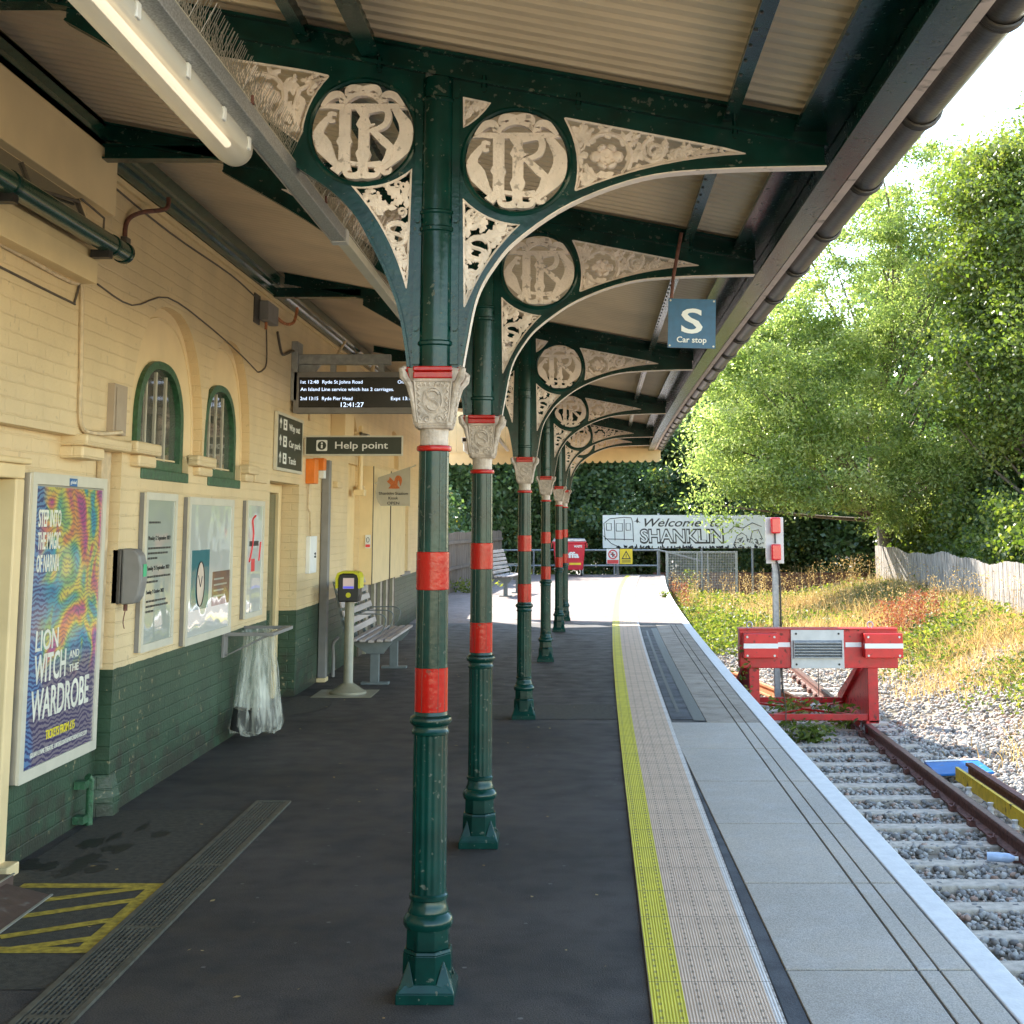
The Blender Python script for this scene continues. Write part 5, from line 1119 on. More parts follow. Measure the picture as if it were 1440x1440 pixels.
mb = MB().box(WX+.02, -1.62, YS+.03, YS+.11, 3.06, 3.155).box(WX, WX+.06, YS-.02, YS+.22, 2.72, 3.27); mb.hexa([(WX+.06, YS+.05, 2.8), (WX+.08, YS+.05, 2.8), (WX+.08, YS+.09, 2.8), (WX+.06, YS+.09, 2.8)], [(WX+.06, YS+.05, 3.06), (WX+.26, YS+.05, 3.06), (WX+.26, YS+.09, 3.06), (WX+.06, YS+.09, 3.06)])
mb.box(-2.18, -2.13, YS+.04, YS+.10, 2.985, 3.06).box(-1.73, -1.68, YS+.04, YS+.10, 2.985, 3.06); mb.build('bracket', 'steel_grey', t, bevel=.004)
# help point sign
YS = 13.25
t = thing('help_point_sign', (-2.0, YS, 2.3), 'long dark Help point sign with information symbol projecting from the wall', 'sign')
MB().box(-2.50, -1.58, YS, YS+.05, 2.262, 2.425).build('board', 'dark_sign', t); mb = MB().box(-2.51, -1.57, YS-.004, YS+.055, 2.425, 2.44).box(-2.51, -1.57, YS-.004, YS+.055, 2.247, 2.262).box(-2.51, -2.50, YS-.004, YS+.055, 2.262, 2.425).box(-1.58, -1.57, YS-.004, YS+.055, 2.262, 2.425).box(WX-.01, -2.51, YS+.015, YS+.035, 2.42, 2.435).box(WX-.01, -2.51, YS+.015, YS+.035, 2.25, 2.265)
mb.build('frame', 'alu_pale', t)
mb = MB(); text(mb, 'Help point', (-2.22, YS-.0015, 2.315), XR, ZU, height=.068, width=.51, bold=.012)
plate(mb, [rounded([(-2.40, 2.292), (-2.295, 2.292), (-2.295, 2.397), (-2.40, 2.397)], .012), arc(-2.3475, 2.3445, .042, 0, 360, 28)[:-1]], 'xz', YS-.003, YS-.0005)
plate(mb, [[(-2.356, 2.318), (-2.339, 2.318), (-2.339, 2.352), (-2.356, 2.352)]], 'xz', YS-.003, YS-.0005); plate(mb, [arc(-2.3475, 2.366, .009, 0, 360, 14)[:-1]], 'xz', YS-.003, YS-.0005); mb.build('lettering', 'white_text', t)
# kiosk flag sign
YS = 17.4
t = thing('kiosk_sign', (-2.2, YS, 1.9), 'grey flag shaped kiosk sign with a red brown squirrel emblem on a slanting pole', 'sign')
MB().tube([(WX+.16, YS-.25, 2.09), (-1.86, YS-.25, 2.32)], .009, 8).build('pole', 'alu_pale', t)
mb = MB(); outl = smoothpts([(-2.33, 2.165), (-2.35, 2.0), (-2.34, 1.90), (-2.29, 1.815)], 4) + [(-1.93, 1.815), (-1.93, 2.30)]; plate(mb, [outl], 'xz', YS-.26, YS-.24); mb.build('board', 'kiosk_board', t)
mb = MB(); yy = YS-.262
for s, z, wd in (('Shanklin Station', 1.952, .36), ('Kiosk', 1.895, .12), ('OPEN', 1.832, .15)): text(mb, s, (-2.135, yy, z), XR, ZU, height=.036, width=wd, align='CENTER', bold=.008)
mb.build('lettering', 'black', t)
mb = MB(); plate(mb, [smoothpts([(-2.20, 2.03), (-2.17, 2.07), (-2.20, 2.10), (-2.215, 2.12), (-2.19, 2.14), (-2.185, 2.17), (-2.16, 2.15), (-2.13, 2.12), (-2.115, 2.16), (-2.09, 2.19), (-2.05, 2.18), (-2.03, 2.14), (-2.04, 2.08), (-2.05, 2.06), (-2.06, 2.10), (-2.075, 2.13), (-2.085, 2.07), (-2.06, 2.03), (-2.20, 2.03)], 3)[:-1]], 'xz', YS-.264, YS-.2605); mb.build('squirrel_emblem', 'squirrel', t)
# orange box, white box, upright grey pole
t = thing('orange_cabinet', (WX, 13.5, 2.1), 'bright orange wall box under the left end of the help point sign', 'box')
MB().box(WX, WX+.09, 13.42, 13.62, 1.985, 2.225).build('box', 'orange', t, bevel=.006); MB().box(WX, WX+.11, 13.80, 13.95, 2.13, 2.25).build('upper_box', 'orange', t, bevel=.006); MB().tube([(WX+.02, 13.5, 1.985), (WX+.02, 13.5, 1.74), (WX+.03, 13.55, 1.70), (WX+.03, 13.6, 1.47)], .010, 8).build('conduit', 'cable_cream', t, smooth=True)
t = tag(MB().box(WX, WX+.05, 14.15, 14.28, 2.06, 2.24).build('white_box', 'white', bevel=.004), 'small white box on the wall right beside the orange box', 'box')
t = thing('call_panel', (WX, 13.6, 1.3), 'narrow white call panel on the rounded corner of the wall above the green paint', 'panel')
MB().box(WX, WX+.045, 13.52, 13.88, 1.115, 1.475).build('panel', 'white', t, bevel=.006); mb = MB()
for z in (1.27, 1.30): mb.tube([(WX+.046, 13.74, z), (WX+.050, 13.78, z+.01), (WX+.046, 13.80, z-.005)], .006, 6)
mb.build('buttons', 'black', t)
t = thing('downpipe', (WX+.05, 14.35, 0), 'square grey downpipe standing against the wall behind the ticket validator', 'pipe')
MB().box(WX+.005, WX+.085, 14.30, 14.42, .04, 2.25).build('pipe', 'grey_paint', t, bevel=.006); MB().box(WX, WX+.09, 14.27, 14.45, 0, .04).build('foot', 'cream_wood', t, bevel=.004); MB().tube(smoothpts([(WX+.13, 14.5, .03), (WX+.13, 14.5, .25), (WX+.12, 14.52, .36), (WX+.16, 14.6, .42)]), .018, 8).build('hose', 'grey_paint', t, smooth=True)
t = tag(MB().tube([(WX+.06, 16.6, 2.0), (WX+.06, 16.6, 2.75)], .03, 10).box(WX, WX+.12, 16.5, 16.7, 1.93, 2.0).build('downpipe', 'cream_wood', smooth=True), 'cream painted round downpipe left of the boarded kiosk hatch', 'pipe')
t = thing('wall_lamp', (WX+.1, 15.6, 2.6), 'round grey wall lamp between the departure screen and help point sign', 'lamp')
MB().tube([(WX+.22, 15.6, 2.52), (WX+.30, 15.58, 2.52)], [.10, .085], 20).build('head', 'steel_grey', t, smooth=True); MB().box(WX, WX+.22, 15.57, 15.63, 2.60, 2.63).box(WX+.19, WX+.22, 15.57, 15.63, 2.5, 2.7).build('arm', 'cream_wood', t)
t = thing('warning_notice', (WX+.17, 17.6, 1.4), 'tiny white and red warning notice stuck on the boarded kiosk hatch', 'notice')
MB().box(WX+.08, WX+.145, 16.975, 16.983, 1.30, 1.46).build('plate', 'white', t); MB().box(WX+.085, WX+.14, 16.970, 16.9745, 1.31, 1.345).build('red_panel', 'warn_red', t); MB().tube([(WX+.1125 + .018*math.cos(a), 16.972, 1.40 + .030*math.sin(a)) for a in np.linspace(0, 6.28, 14)], .003, 5).build('symbol', 'black', t)

# ticket validator
t = thing('ticket_validator', (-2.06, 13.37, 0), 'ticket reader with yellow hood and small lit screen on a beige post', 'ticket reader')
VX, VY = -2.06, 13.33
MB().lathe([(.175, 0), (.175, .025), (.15, .035), (.075, .085), (.05, .10), (.045, .11), (.045, .87)], (VX, VY, 0), 28).build('post', 'beige_post', t, smooth=True)
mb = MB(); fr = [(VX-.095, .86), (VX+.095, .86), (VX+.105, .92), (VX+.10, 1.10), (VX+.07, 1.13), (VX-.07, 1.13), (VX-.10, 1.10), (VX-.105, .92)]; mb.prism(fr, 'xz', VY-.10, VY+.07); mb.build('housing', 'black', t, bevel=.012)
mb = MB(); plate(mb, [[(VX-.118, .99), (VX-.118, 1.09), (VX-.10, 1.135), (VX-.06, 1.15), (VX+.06, 1.15), (VX+.10, 1.135), (VX+.118, 1.09), (VX+.118, .99), (VX+.098, .99), (VX+.098, 1.08), (VX+.085, 1.115), (VX+.05, 1.13), (VX-.05, 1.13), (VX-.085, 1.115), (VX-.098, 1.08), (VX-.098, .99)]], 'xz', VY-.15, VY+.08); mb.build('hood', 'yellow_hood', t, bevel=.003)
MB().box(VX-.052, VX+.052, VY-.105, VY-.1008, .985, 1.085).build('screen', 'lcd', t); MB().box(VX-.050, VX+.050, VY-.107, VY-.1055, .987, 1.008).build('screen_footer', 'lcd_blue', t)
mb = MB(); mb.tube([(VX, VY-.104, .925), (VX, VY-.1012, .925)], .024, 20); mb.build('reader_target', 'yellow_hood', t)
struct(MB().box(-2.36, -1.80, 13.02, 13.62, .001, .0055).build('concrete_pad', 'beige_post'))

# bin bag hoop
t = thing('bag_holder', (WX+.2, 11.0, .75), 'grey metal bin bag bracket fixed to the wall beside the doorway', 'bag holder')
mb = MB().box(WX, WX+.02, 10.30, 10.42, .62, .80).box(WX, WX+.38, 10.32, 10.36, .775, .80).box(WX, WX+.38, 11.0, 11.04, .775, .80).box(WX+.34, WX+.38, 10.36, 11.0, .775, .80)
mb.hexa([(WX+.01, 10.33, .63), (WX+.03, 10.33, .63), (WX+.03, 10.35, .63), (WX+.01, 10.35, .63)], [(WX+.30, 10.33, .774), (WX+.34, 10.33, .774), (WX+.34, 10.35, .774), (WX+.30, 10.35, .774)]); mb.build('bracket', 'grey_paint', t, bevel=.003)
m = bpy.data.materials.new('polythene'); m.use_nodes = True; n = m.node_tree; b = n.nodes['Principled BSDF']; b.inputs['Base Color'].default_value = (.72, .72, .62, 1); b.inputs['Roughness'].default_value = .3
trn = n.nodes.new('ShaderNodeBsdfTransparent'); mx = n.nodes.new('ShaderNodeMixShader'); tc = n.nodes.new('ShaderNodeTexCoord'); mp = n.nodes.new('ShaderNodeMapping'); mp.inputs['Scale'].default_value = (25, 25, 2.5); n.links.new(tc.outputs['Object'], mp.inputs[0])
f = noise(n, mp.outputs[0], 1.0, 4); n.links.new(ramp(n, f, [(.38, (.08, .08, .08)), (.70, (.66, .66, .66))]), mx.inputs[0]); n.links.new(trn.outputs[0], mx.inputs[1]); n.links.new(b.outputs[0], mx.inputs[2]); n.links.new(mx.outputs[0], n.nodes['Material Output'].inputs[0]); M['polythene'] = m
t = thing('bin_bag', (WX+.2, 10.7, .1), 'clear plastic bin bag hanging open from the wall bracket, with dark cups in the bottom', 'bag')
rb = random.Random(9); mb = MB(); N = 40; prof = [(.80, .79, 0), (.70, .75, .05), (.74, .62, .06), (.84, .48, .08), (.95, .33, .10), (1.06, .20, .12), (1.14, .11, .14), (1.02, .055, .14), (.6, .045, .1)]
for s_, z, j in prof:
    for k in range(N):
        a = 2*math.pi*k/N; q = 1 + j*math.sin(a*9 + z*3)*.6 + j*rb.uniform(-.6, .6); mb.v.append((WX+.20 + .165*s_*q*math.cos(a), 10.68 + .27*s_*q*math.sin(a), z + j*.1*math.sin(5*a)))
for i in range(len(prof)-1):
    for k in range(N): mb.f.append((i*N+k, i*N+(k+1) % N, (i+1)*N+(k+1) % N, (i+1)*N+k))
mb.f.append(tuple((len(prof)-1)*N+k for k in range(N)))
for k in range(len(mb.v)): mb.v[k] = (max(mb.v[k][0], WX+.012),) + mb.v[k][1:]
mb.build('bag_skin', 'polythene', t, smooth=True)
for k, (dx, dy, rz) in enumerate(((.09, -.19, .3), (.20, -.20, 1.2), (.30, -.12, 2.0))):
    c = tag(MB().tube([(WX+dx, 10.68+dy, .075), (WX+dx+.04*math.cos(rz), 10.68+dy, .23)], [.055, .070], 14).build('dark_cup', 'poly_dark', smooth=True), ['dark crushed cup in the bottom left of the clear bin bag', 'dark upright cup in the middle of the clear bin bag', 'dark tilted cup in the bottom right of the clear bin bag'][k], 'cup')

# benches
def bench(loc, rz, label, cls='bench'):
    t = thing('platform_bench', (0, 0, 0), label, cls, 'slatted platform benches'); Ln = 1.95
    def B(mb, nm, m_, par=None, **k): return mb.build(nm, m_, par or t, local=True, **k)
    # local: y along the bench, x forward from the backrest
    for i, x in enumerate((.16, .245, .33, .415, .50)): B(MB().box(x, x+.06, 0, Ln, .425 - abs(i-2)*-.006, .45 - abs(i-2)*-.006), 'seat_slat', 'bench_wood', bevel=.004)
    for i in range(6):
        z = .50 + i*.088; x = .13 - i*.026; B(MB().hexa([(x, 0, z), (x+.02, 0, z), (x+.02, Ln, z), (x, Ln, z)], [(x-.017, 0, z+.058), (x+.003, 0, z+.058), (x+.003, Ln, z+.058), (x-.017, Ln, z+.058)]), 'back_slat', 'bench_wood', bevel=.003)
    for y in (.18, Ln-.22):
        mb = MB().hexa([(.30, y, .30), (.46, y, .30), (.46, y+.06, .30), (.30, y+.06, .30)], [(.12, y, .42), (.55, y, .42), (.55, y+.06, .42), (.12, y+.06, .42)]).box(.33, .42, y, y+.06, .02, .30).box(.24, .52, y-.03, y+.09, 0, .025); B(mb, 'leg', 'bench_frame', bevel=.005)
    for y in (.06, .66, 1.26, Ln-.10): B(MB().hexa([(.10, y, .43), (.13, y, .43), (.13, y+.03, .43), (.10, y+.03, .43)], [(-.045, y, 1.02), (-.02, y, 1.02), (-.02, y+.03, 1.02), (-.045, y+.03, 1.02)]), 'back_support', 'bench_frame')
    for y in (.65, 1.28, Ln-.02): B(MB().tube(smoothpts([(.04, y, .66), (.30, y, .665), (.39, y, .65), (.42, y, .60), (.40, y, .52), (.36, y, .455)], 4), .0065, 8), 'armrest', 'bench_frame', smooth=True)
    t.location = loc; t.rotation_euler = (0, 0, rz); return t
b1 = bench((WX+.24, 13.9, 0), 0, 'grey slatted bench against the wall behind the ticket reader')
b1.scale = (1.0, 1.0, 1.0)
b2 = copy_tree(b1); b2.location = (-1.72, 30.6, 0); b2.rotation_euler = (0, 0, R(-8)); b2['label'] = 'distant pale slatted bench in front of the brown boundary fence'

# car stop sign
t = thing('car_stop_sign', (.66, 6.95, 2.6), 'blue S Car stop sign hanging from the canopy on a rusty rod', 'sign')
ox, oy = .515, 6.95
def rq(x, z, a=R(-1.6), cx=.65, cz=2.6): return (cx + (x-cx)*math.cos(a) - (z-cz)*math.sin(a), cz + (x-cx)*math.sin(a) + (z-cz)*math.cos(a))
mb = MB(); plate(mb, [[rq(*p) for p in ((.525, 2.487), (.768, 2.487), (.768, 2.740), (.525, 2.740))]], 'xz', oy-.006, oy+.006); mb.build('plate', 'blue_sign', t)
ca_, sa_ = math.cos(R(-1.6)), math.sin(R(-1.6)); rx = (ca_, 0, sa_); uz = (-sa_, 0, ca_); mb = MB()
p = rq(.6465, 2.565); text(mb, 'S', (p[0], oy-.0075, p[1]), rx, uz, height=.128, width=.110, align='CENTER', bold=.015); p = rq(.6465, 2.515); text(mb, 'Car stop', (p[0], oy-.0075, p[1]), rx, uz, height=.030, width=.152, align='CENTER', bold=.015); mb.build('lettering', 'white_text', t)
mb = MB(); mb.tube([(.540, oy+.01, 2.70), (.556, oy+.01, 2.86), (.60, oy+.01, 3.09)], .009, 6); mb.build('rod', 'rust', t); mb = MB()
for (x, z) in ((.535, 2.73), (.758, 2.73), (.535, 2.497), (.758, 2.497)): q = rq(x, z); mb.tube([(q[0], oy-.009, q[1]), (q[0], oy+.009, q[1])], .005, 8)
mb.build_each('bolt', 'alu', t, 16)
# small camera/floodlight on end screen
t = thing('floodlight', (-1.9, 25.8, 3.0), 'small white security lamp on an arm in front of the boarded canopy end', 'lamp')
MB().box(-1.93, -1.82, 25.55, 25.65, 3.09, 3.19).build('head', 'white', t, bevel=.006); MB().box(-1.91, -1.84, 25.54, 25.549, 3.11, 3.17).build('lens', 'black', t); MB().tube([(-1.875, 25.6, 3.09), (-1.86, 25.6, 2.95), (-1.80, 25.6, 2.90)], [.03, .045, .03], 10).tube([(-1.85, 25.6, 3.0), (-1.6, 25.6, 3.05), (-1.5, 26.0, 3.1)], .012, 6).build('arm', 'white', t, smooth=True)
# ================================================================ BUFFER STOP
BY = 17.75
t = thing('buffer_stop', (3.2, BY, RAILZ), 'bright red buffer stop with white stripes and a grey louvred centre plate on the rails', 'buffer stop')
bx0, bx1, bz0, bz1 = 2.21, 4.21, -.215, .265
mb = MB().box(bx0, bx1, BY, BY+.20, bz0, bz1); mb.build('beam', 'buffer_red', t, bevel=.008)
MB().box(bx0-.01, bx1+.005, BY-.03, BY+.23, bz1+.001, bz1+.016).build('top_cap', 'buffer_red', t)
for x0, x1 in ((bx0+.03, bx0+.46), (bx1-.45, bx1+.03)):
    bb = MB().box(x0, x1, BY-.17, BY-.001, -.075, .225).build('buffer_pad', 'buffer_box', t, bevel=.008)
    mb = MB()
    for x in (x0+.045, x1-.045):
        for z in (-.045, .185): mb.tube([(x, BY-.178, z), (x, BY-.171, z)], .014, 10)
    mb.build('bolts', 'galv', bb); MB().box(x0-.001, x1+.001, BY-.1735, BY-.1705, .045, .105).build('white_stripe', 'white', bb)
MB().box(bx0+.46, bx0+.64, BY-.004, BY-.001, .048, .105).box(bx1-.66, bx1-.46, BY-.004, BY-.001, .048, .105).build('white_stripe', 'white', t)
pl = MB().box(2.855, 3.525, BY-.03, BY-.0045, -.215, .262).build('centre_plate', 'light_grey', t, bevel=.004)
mb = MB()
for i in range(6): z = .120 - i*.036; mb.hexa([(2.89, BY-.075, z-.022), (3.49, BY-.075, z-.022), (3.49, BY-.031, z), (2.89, BY-.031, z)], [(2.89, BY-.075, z-.012), (3.49, BY-.075, z-.012), (3.49, BY-.031, z+.014), (2.89, BY-.031, z+.014)])
mb.box(2.885, 2.892, BY-.08, BY-.0305, -.09, .135).box(3.488, 3.495, BY-.08, BY-.0305, -.09, .135); mb.build('louvres', 'steel_grey', pl)
mb = MB()
for x in (2.92, 3.46):
    for z in (-.165, .215): mb.tube([(x, BY-.036, z), (x, BY-.031, z)], .014, 10)
mb.build('bolts', 'black', pl)
for x, lean in ((2.36, 0), (3.86, 0)):
    mb = MB().hexa([(x-.035, BY+.02, RAILZ+.01), (x+.095, BY+.02, RAILZ+.01), (x+.095, BY+.16, RAILZ+.01), (x-.035, BY+.16, RAILZ+.01)], [(x-.035, BY+.02, bz0), (x+.095, BY+.02, bz0), (x+.095, BY+.16, bz0), (x-.035, BY+.16, bz0)]); mb.build('upright', 'buffer_red', t, bevel=.006)
    mb = MB(); mb.add([], []); pp = [(BY+.16, bz0), (BY+.32, bz0), (BY+1.9, RAILZ+.12), (BY+1.9, RAILZ+.03), (BY+.16, RAILZ+.03)]; mb.prism(pp, 'yz', x-.0, x+.018); mb.prism([(BY+.20, bz0+.12), (BY+.34, bz0+.12), (BY+2.0, RAILZ+.13), (BY+1.86, RAILZ+.03)], 'yz', x-.045, x+.07)
    mb.build('raking_strut', 'buffer_red', t)
    mb = MB().box(x-.05, x+.09, BY+.02, BY+2.1, RAILZ+.002, RAILZ+.035).box(x-.07, x-.045, BY+.0, BY+2.1, RAILZ-.11, RAILZ+.03); mb.build('rail_shoe', 'buffer_red', t)
    mb = MB()
    for y in (BY+.1, BY+.28, BY+1.2, BY+1.8): mb.tube([(x-.10, y, RAILZ-.08), (x-.04, y, RAILZ-.04)], .018, 8); mb.tube([(x-.085, y-.03, RAILZ-.02), (x-.085, y-.03, RAILZ-.15)], .012, 8)
    mb.build('clamps', 'galv', t, smooth=True)
mb = MB().box(2.45, 3.85, BY+.06, BY+.11, RAILZ+.04, RAILZ+.11).box(2.45, 3.85, BY+.061, BY+.20, RAILZ+.036, RAILZ+.042).box(2.45, 3.85, BY+1.75, BY+1.80, RAILZ+.04, RAILZ+.11)
for a, b_ in (((2.47, BY+.2), (3.83, BY+1.7)), ((3.83, BY+.2), (2.47, BY+1.7))):
    mb.hexa([(a[0]-.03, a[1], RAILZ+.05), (a[0]+.03, a[1], RAILZ+.05), (b_[0]+.03, b_[1], RAILZ+.05), (b_[0]-.03, b_[1], RAILZ+.05)], [(a[0]-.03, a[1], RAILZ+.065 + (.01 if a[0] > 3 else 0)), (a[0]+.03, a[1], RAILZ+.065 + (.01 if a[0] > 3 else 0)), (b_[0]+.03, b_[1], RAILZ+.065 + (.01 if a[0] > 3 else 0)), (b_[0]-.03, b_[1], RAILZ+.065 + (.01 if a[0] > 3 else 0))])
mb.build('cross_bracing', 'buffer_red', t)
for x, m_ in ((bx0+.14, 'galv'), (bx1-.32, 'galv')): MB().tube([(x + .035*math.cos(a), BY+.1, bz1+.05 + .04*math.sin(a)) for a in np.linspace(R(-60), R(250), 12)], .010, 6).build('lifting_eye', m_, t, smooth=True)
mb = MB(); mb.tube([(2.72, BY+.02, bz0), (2.74, BY+.0, -.4), (2.78, BY+.0, -.72), (2.76, BY-.05, -1.02)], .008, 5); mb.tube([(3.25, BY+.3, bz0), (3.25, BY+.3, -.6)], .006, 5); mb.build('hanging_wires', 'cable_dark', t)
# yellow/orange old timber lying between rails behind the buffers
t = thing('orange_rail_length', (3.2, 21, -1.0), 'orange rusted length of loose rail lying across the sleepers behind the buffer stop', 'rail')
mb = MB(); a, b_ = (3.45, 19.9), (2.85, 24.0)
for wd, z0, z1 in ((.07, -1.05, -1.03), (.012, -1.03, -.93), (.035, -.93, -.90)): mb.hexa([(a[0]-wd, a[1], z0), (a[0]+wd, a[1], z0), (b_[0]+wd, b_[1], z0), (b_[0]-wd, b_[1], z0)], [(a[0]-wd, a[1], z1), (a[0]+wd, a[1], z1), (b_[0]+wd, b_[1], z1), (b_[0]-wd, b_[1], z1)])
mb.build('rail_body', 'rust_orange', t)

# stop lamps on a post
LY = 21.0; t = thing('stop_lamp_post', (3.17, LY, -1.0), 'grey post behind the buffers carrying two square red stop lamps one above the other', 'lamp post')
MB().box(3.13, 3.22, LY, LY+.09, -1.1, 1.66).build('post', 'steel_grey', t, bevel=.004); MB().box(3.03, 3.30, LY-.03, LY-.001, 1.00, 1.69).build('backboard', 'light_grey', t, bevel=.005)
for z in (1.45, 1.05): h_ = MB().box(3.10, 3.245, LY-.14, LY-.0305, z, z+.24).build('red_lamp', 'red_lens', t, bevel=.02)
MB().tube(smoothpts([(3.17, LY-.05, 1.45), (3.17, LY-.06, 1.30)]), .012, 6).tube(smoothpts([(3.18, LY-.05, 1.05), (3.22, LY-.04, .9), (3.235, LY-.02, .5), (3.235, LY-.02, -.9)]), .014, 6).build('cable', 'black', t, smooth=True)

# ================================================================ END OF PLATFORM
EY = 43.9
t = thing('handrail', (0, EY, 0), 'grey galvanised tube handrail closing off the far end of the platform', 'handrail')
mb = MB(); xs_ = (-3.4, -2.2, -1.0, .55, 1.55, 2.92)
mb.tube([(-3.4, EY, .76), (2.92, EY, .76), (3.25, EY, .70), (4.3, EY+.4, .42)], .028, 8).tube([(-3.4, EY, .28), (2.92, EY, .28)], .026, 8); mb.build('rails', 'steel_grey', t, smooth=True)
for x in xs_: MB().tube([(x, EY, 0), (x, EY, .76)], .03, 8).build('post', 'steel_grey', t, smooth=True)
for nm, x0, label, mk in (('prohibition_sign', 1.30, 'small white and red no trespassing sign on the far handrail', 'warn_red'), ('warning_sign', 1.72, 'small yellow triangle warning sign next to the red one on the far handrail', 'warn_yellow')):
    t = thing(nm, (x0, EY-.05, .3), label, 'sign')
    MB().box(x0, x0+.40, EY-.05, EY-.035, .33, .80).build('plate', 'white' if mk == 'warn_red' else 'warn_yellow', t)
    if mk == 'warn_red':
        MB().box(x0+.02, x0+.38, EY-.055, EY-.0505, .34, .46).build('text_panel', 'warn_red', t)
        mb = MB(); mb.tube([(x0+.2+.13*math.cos(a), EY-.056, .63+.13*math.sin(a)) for a in np.linspace(0, 6.283, 24)], .018, 6).tube([(x0+.11, EY-.057, .72), (x0+.29, EY-.057, .54)], .014, 6); mb.build('ring', 'warn_red', t)
        MB().box(x0+.18, x0+.22, EY-.054, EY-.0505, .55, .70).box(x0+.13, x0+.27, EY-.0535, EY-.0505, .61, .64).build('figure', 'black', t)
    else:
        mb = MB(); plate(mb, [[(x0+.05, .48), (x0+.35, .48), (x0+.20, .75)], [(x0+.095, .51), (x0+.305, .51), (x0+.20, .695)]], 'xz', EY-.056, EY-.0505); mb.box(x0+.19, x0+.21, EY-.055, EY-.0505, .53, .63); mb.build('triangle', 'black', t)
        mb = MB()
        for z in (.38, .41, .44): mb.box(x0+.06, x0+.34, EY-.055, EY-.0505, z, z+.012)
        mb.build('text_lines', 'black', t)
# welcome board
WY = 45.2; sx0, sx1, sz0, sz1 = 1.22, 6.52, .80, 1.87
t = thing('welcome_sign', (3.8, WY, 0), 'long white Welcome to Shanklin board with black line drawings on grey posts', 'sign')
MB().box(sx0, sx1, WY, WY+.05, sz0, sz1).build('board', 'white', t)
mb = MB()
for x in (1.7, 3.05, 4.45, 6.1): mb.tube([(x, WY+.10, -.8), (x, WY+.10, sz1+.06)], .045, 8)
mb.build_each('post', 'steel_grey', t, 16)
mb = MB(); Y_ = WY-.002
text(mb, 'Welcome  to', (2.58, Y_, 1.50), XR, ZU, height=.27, width=2.55, shear=.35, bold=.012)
W_ = [c for c in 'SHANKLIN']; x = 2.44
text(mb, 'SHANKLIN', (2.42, Y_, .98), XR, ZU, height=.44, width=2.76, bold=.055, shear=-.05)
# train front and coast drawn in line
for pts in ([(1.30, 1.05), (1.26, 1.6), (1.45, 1.75), (1.9, 1.80), (2.15, 1.78), (2.2, 1.62), (2.22, 1.0)], [(1.62, 1.05), (1.60, 1.72)], [(1.92, 1.05), (1.92, 1.74)], [(1.66, 1.35), (1.86, 1.35), (1.86, 1.6), (1.66, 1.6), (1.66, 1.35)], [(1.98, 1.38), (2.12, 1.38), (2.12, 1.6), (1.98, 1.6), (1.98, 1.38)], [(1.34, 1.38), (1.5, 1.38), (1.5, 1.6), (1.34, 1.6), (1.34, 1.38)], [(1.24, 1.2), (1.5, .95), (1.75, .84)], [(1.3, 1.1), (2.22, 1.08)], [(5.5, .95), (5.6, 1.2), (5.75, 1.3), (5.9, 1.2), (5.95, 1.0)], [(6.0, .98), (6.1, 1.35), (6.3, 1.4), (6.42, 1.1)], [(5.3, 1.3), (5.5, 1.5), (5.8, 1.45), (6.1, 1.62), (6.4, 1.5)]):
    mb.tube([(p[0], Y_-.006, p[1]) for p in pts], .011, 4)
r_ = random.Random(2)
for i in range(120): x = r_.uniform(sx0+.4, sx1-.1); mb.tube([(x, Y_-.004, .815), (x + r_.uniform(-.04, .04), Y_-.004, .83 + abs(r_.gauss(0, .035)))], [.03, .012], 4)
for i in range(40): x = r_.uniform(5.35, 6.45); z = .88 + r_.random()*.25; mb.tube([(x, Y_-.004, z), (x+.05, Y_-.004, z+r_.uniform(-.05, .05))], .012, 4)
plate(mb, [[(2.22, 1.66), (2.30, 1.68), (2.36, 1.80), (2.38, 1.68), (2.46, 1.62), (2.38, 1.64), (2.34, 1.60), (2.31, 1.66)]], 'xz', WY-.006, WY-.001)
mb.build('lettering', 'black', t)
mb = MB(); text(mb, 'SHANKLIN', (2.455, Y_-.006, 1.005), XR, ZU, height=.40, width=2.67, bold=.0, shear=-.05); mb.build('letter_fill', 'white', t)
# mesh gate, wall
t = thing('mesh_gate', (4.2, 43.5, -.7), 'grey galvanised wire mesh gate panel below the welcome board', 'gate')
GY = 43.3; gx0, gx1, gz0, gz1 = 3.13, 5.35, -.72, .74; mb = MB()
for x in (gx0, gx1-.06, 4.1, 4.42): mb.box(x, x+(.08 if x in (gx0, gx1-.06) else .04), GY, GY+.05, gz0, gz1)
mb.box(gx0+.08, gx1-.06, GY+.001, GY+.049, gz1-.05, gz1-.001).box(gx0+.08, gx1-.06, GY+.001, GY+.049, gz0+.02, gz0+.06); mb.build('gate_frame', 'steel_grey', t)
mb = MB()
for x in np.arange(gx0+.1, gx1-.07, .05): mb.box(x, x+.007, GY+.02, GY+.027, gz0+.06, gz1-.05)
for z in np.arange(gz0+.08, gz1-.06, .05): mb.box(gx0+.08, gx1-.06, GY+.0275, GY+.034, z, z+.007)
mb.build('wire_mesh', 'light_grey', t)
tag(MB().box(2.9, 12.5, 45.6, 45.85, -1.3, -.03).box(2.88, 12.5, 45.57, 45.88, -.029, .0).build('brick_wall', 'red_brick'), 'low red brick wall behind the mesh gate and weeds', 'wall')
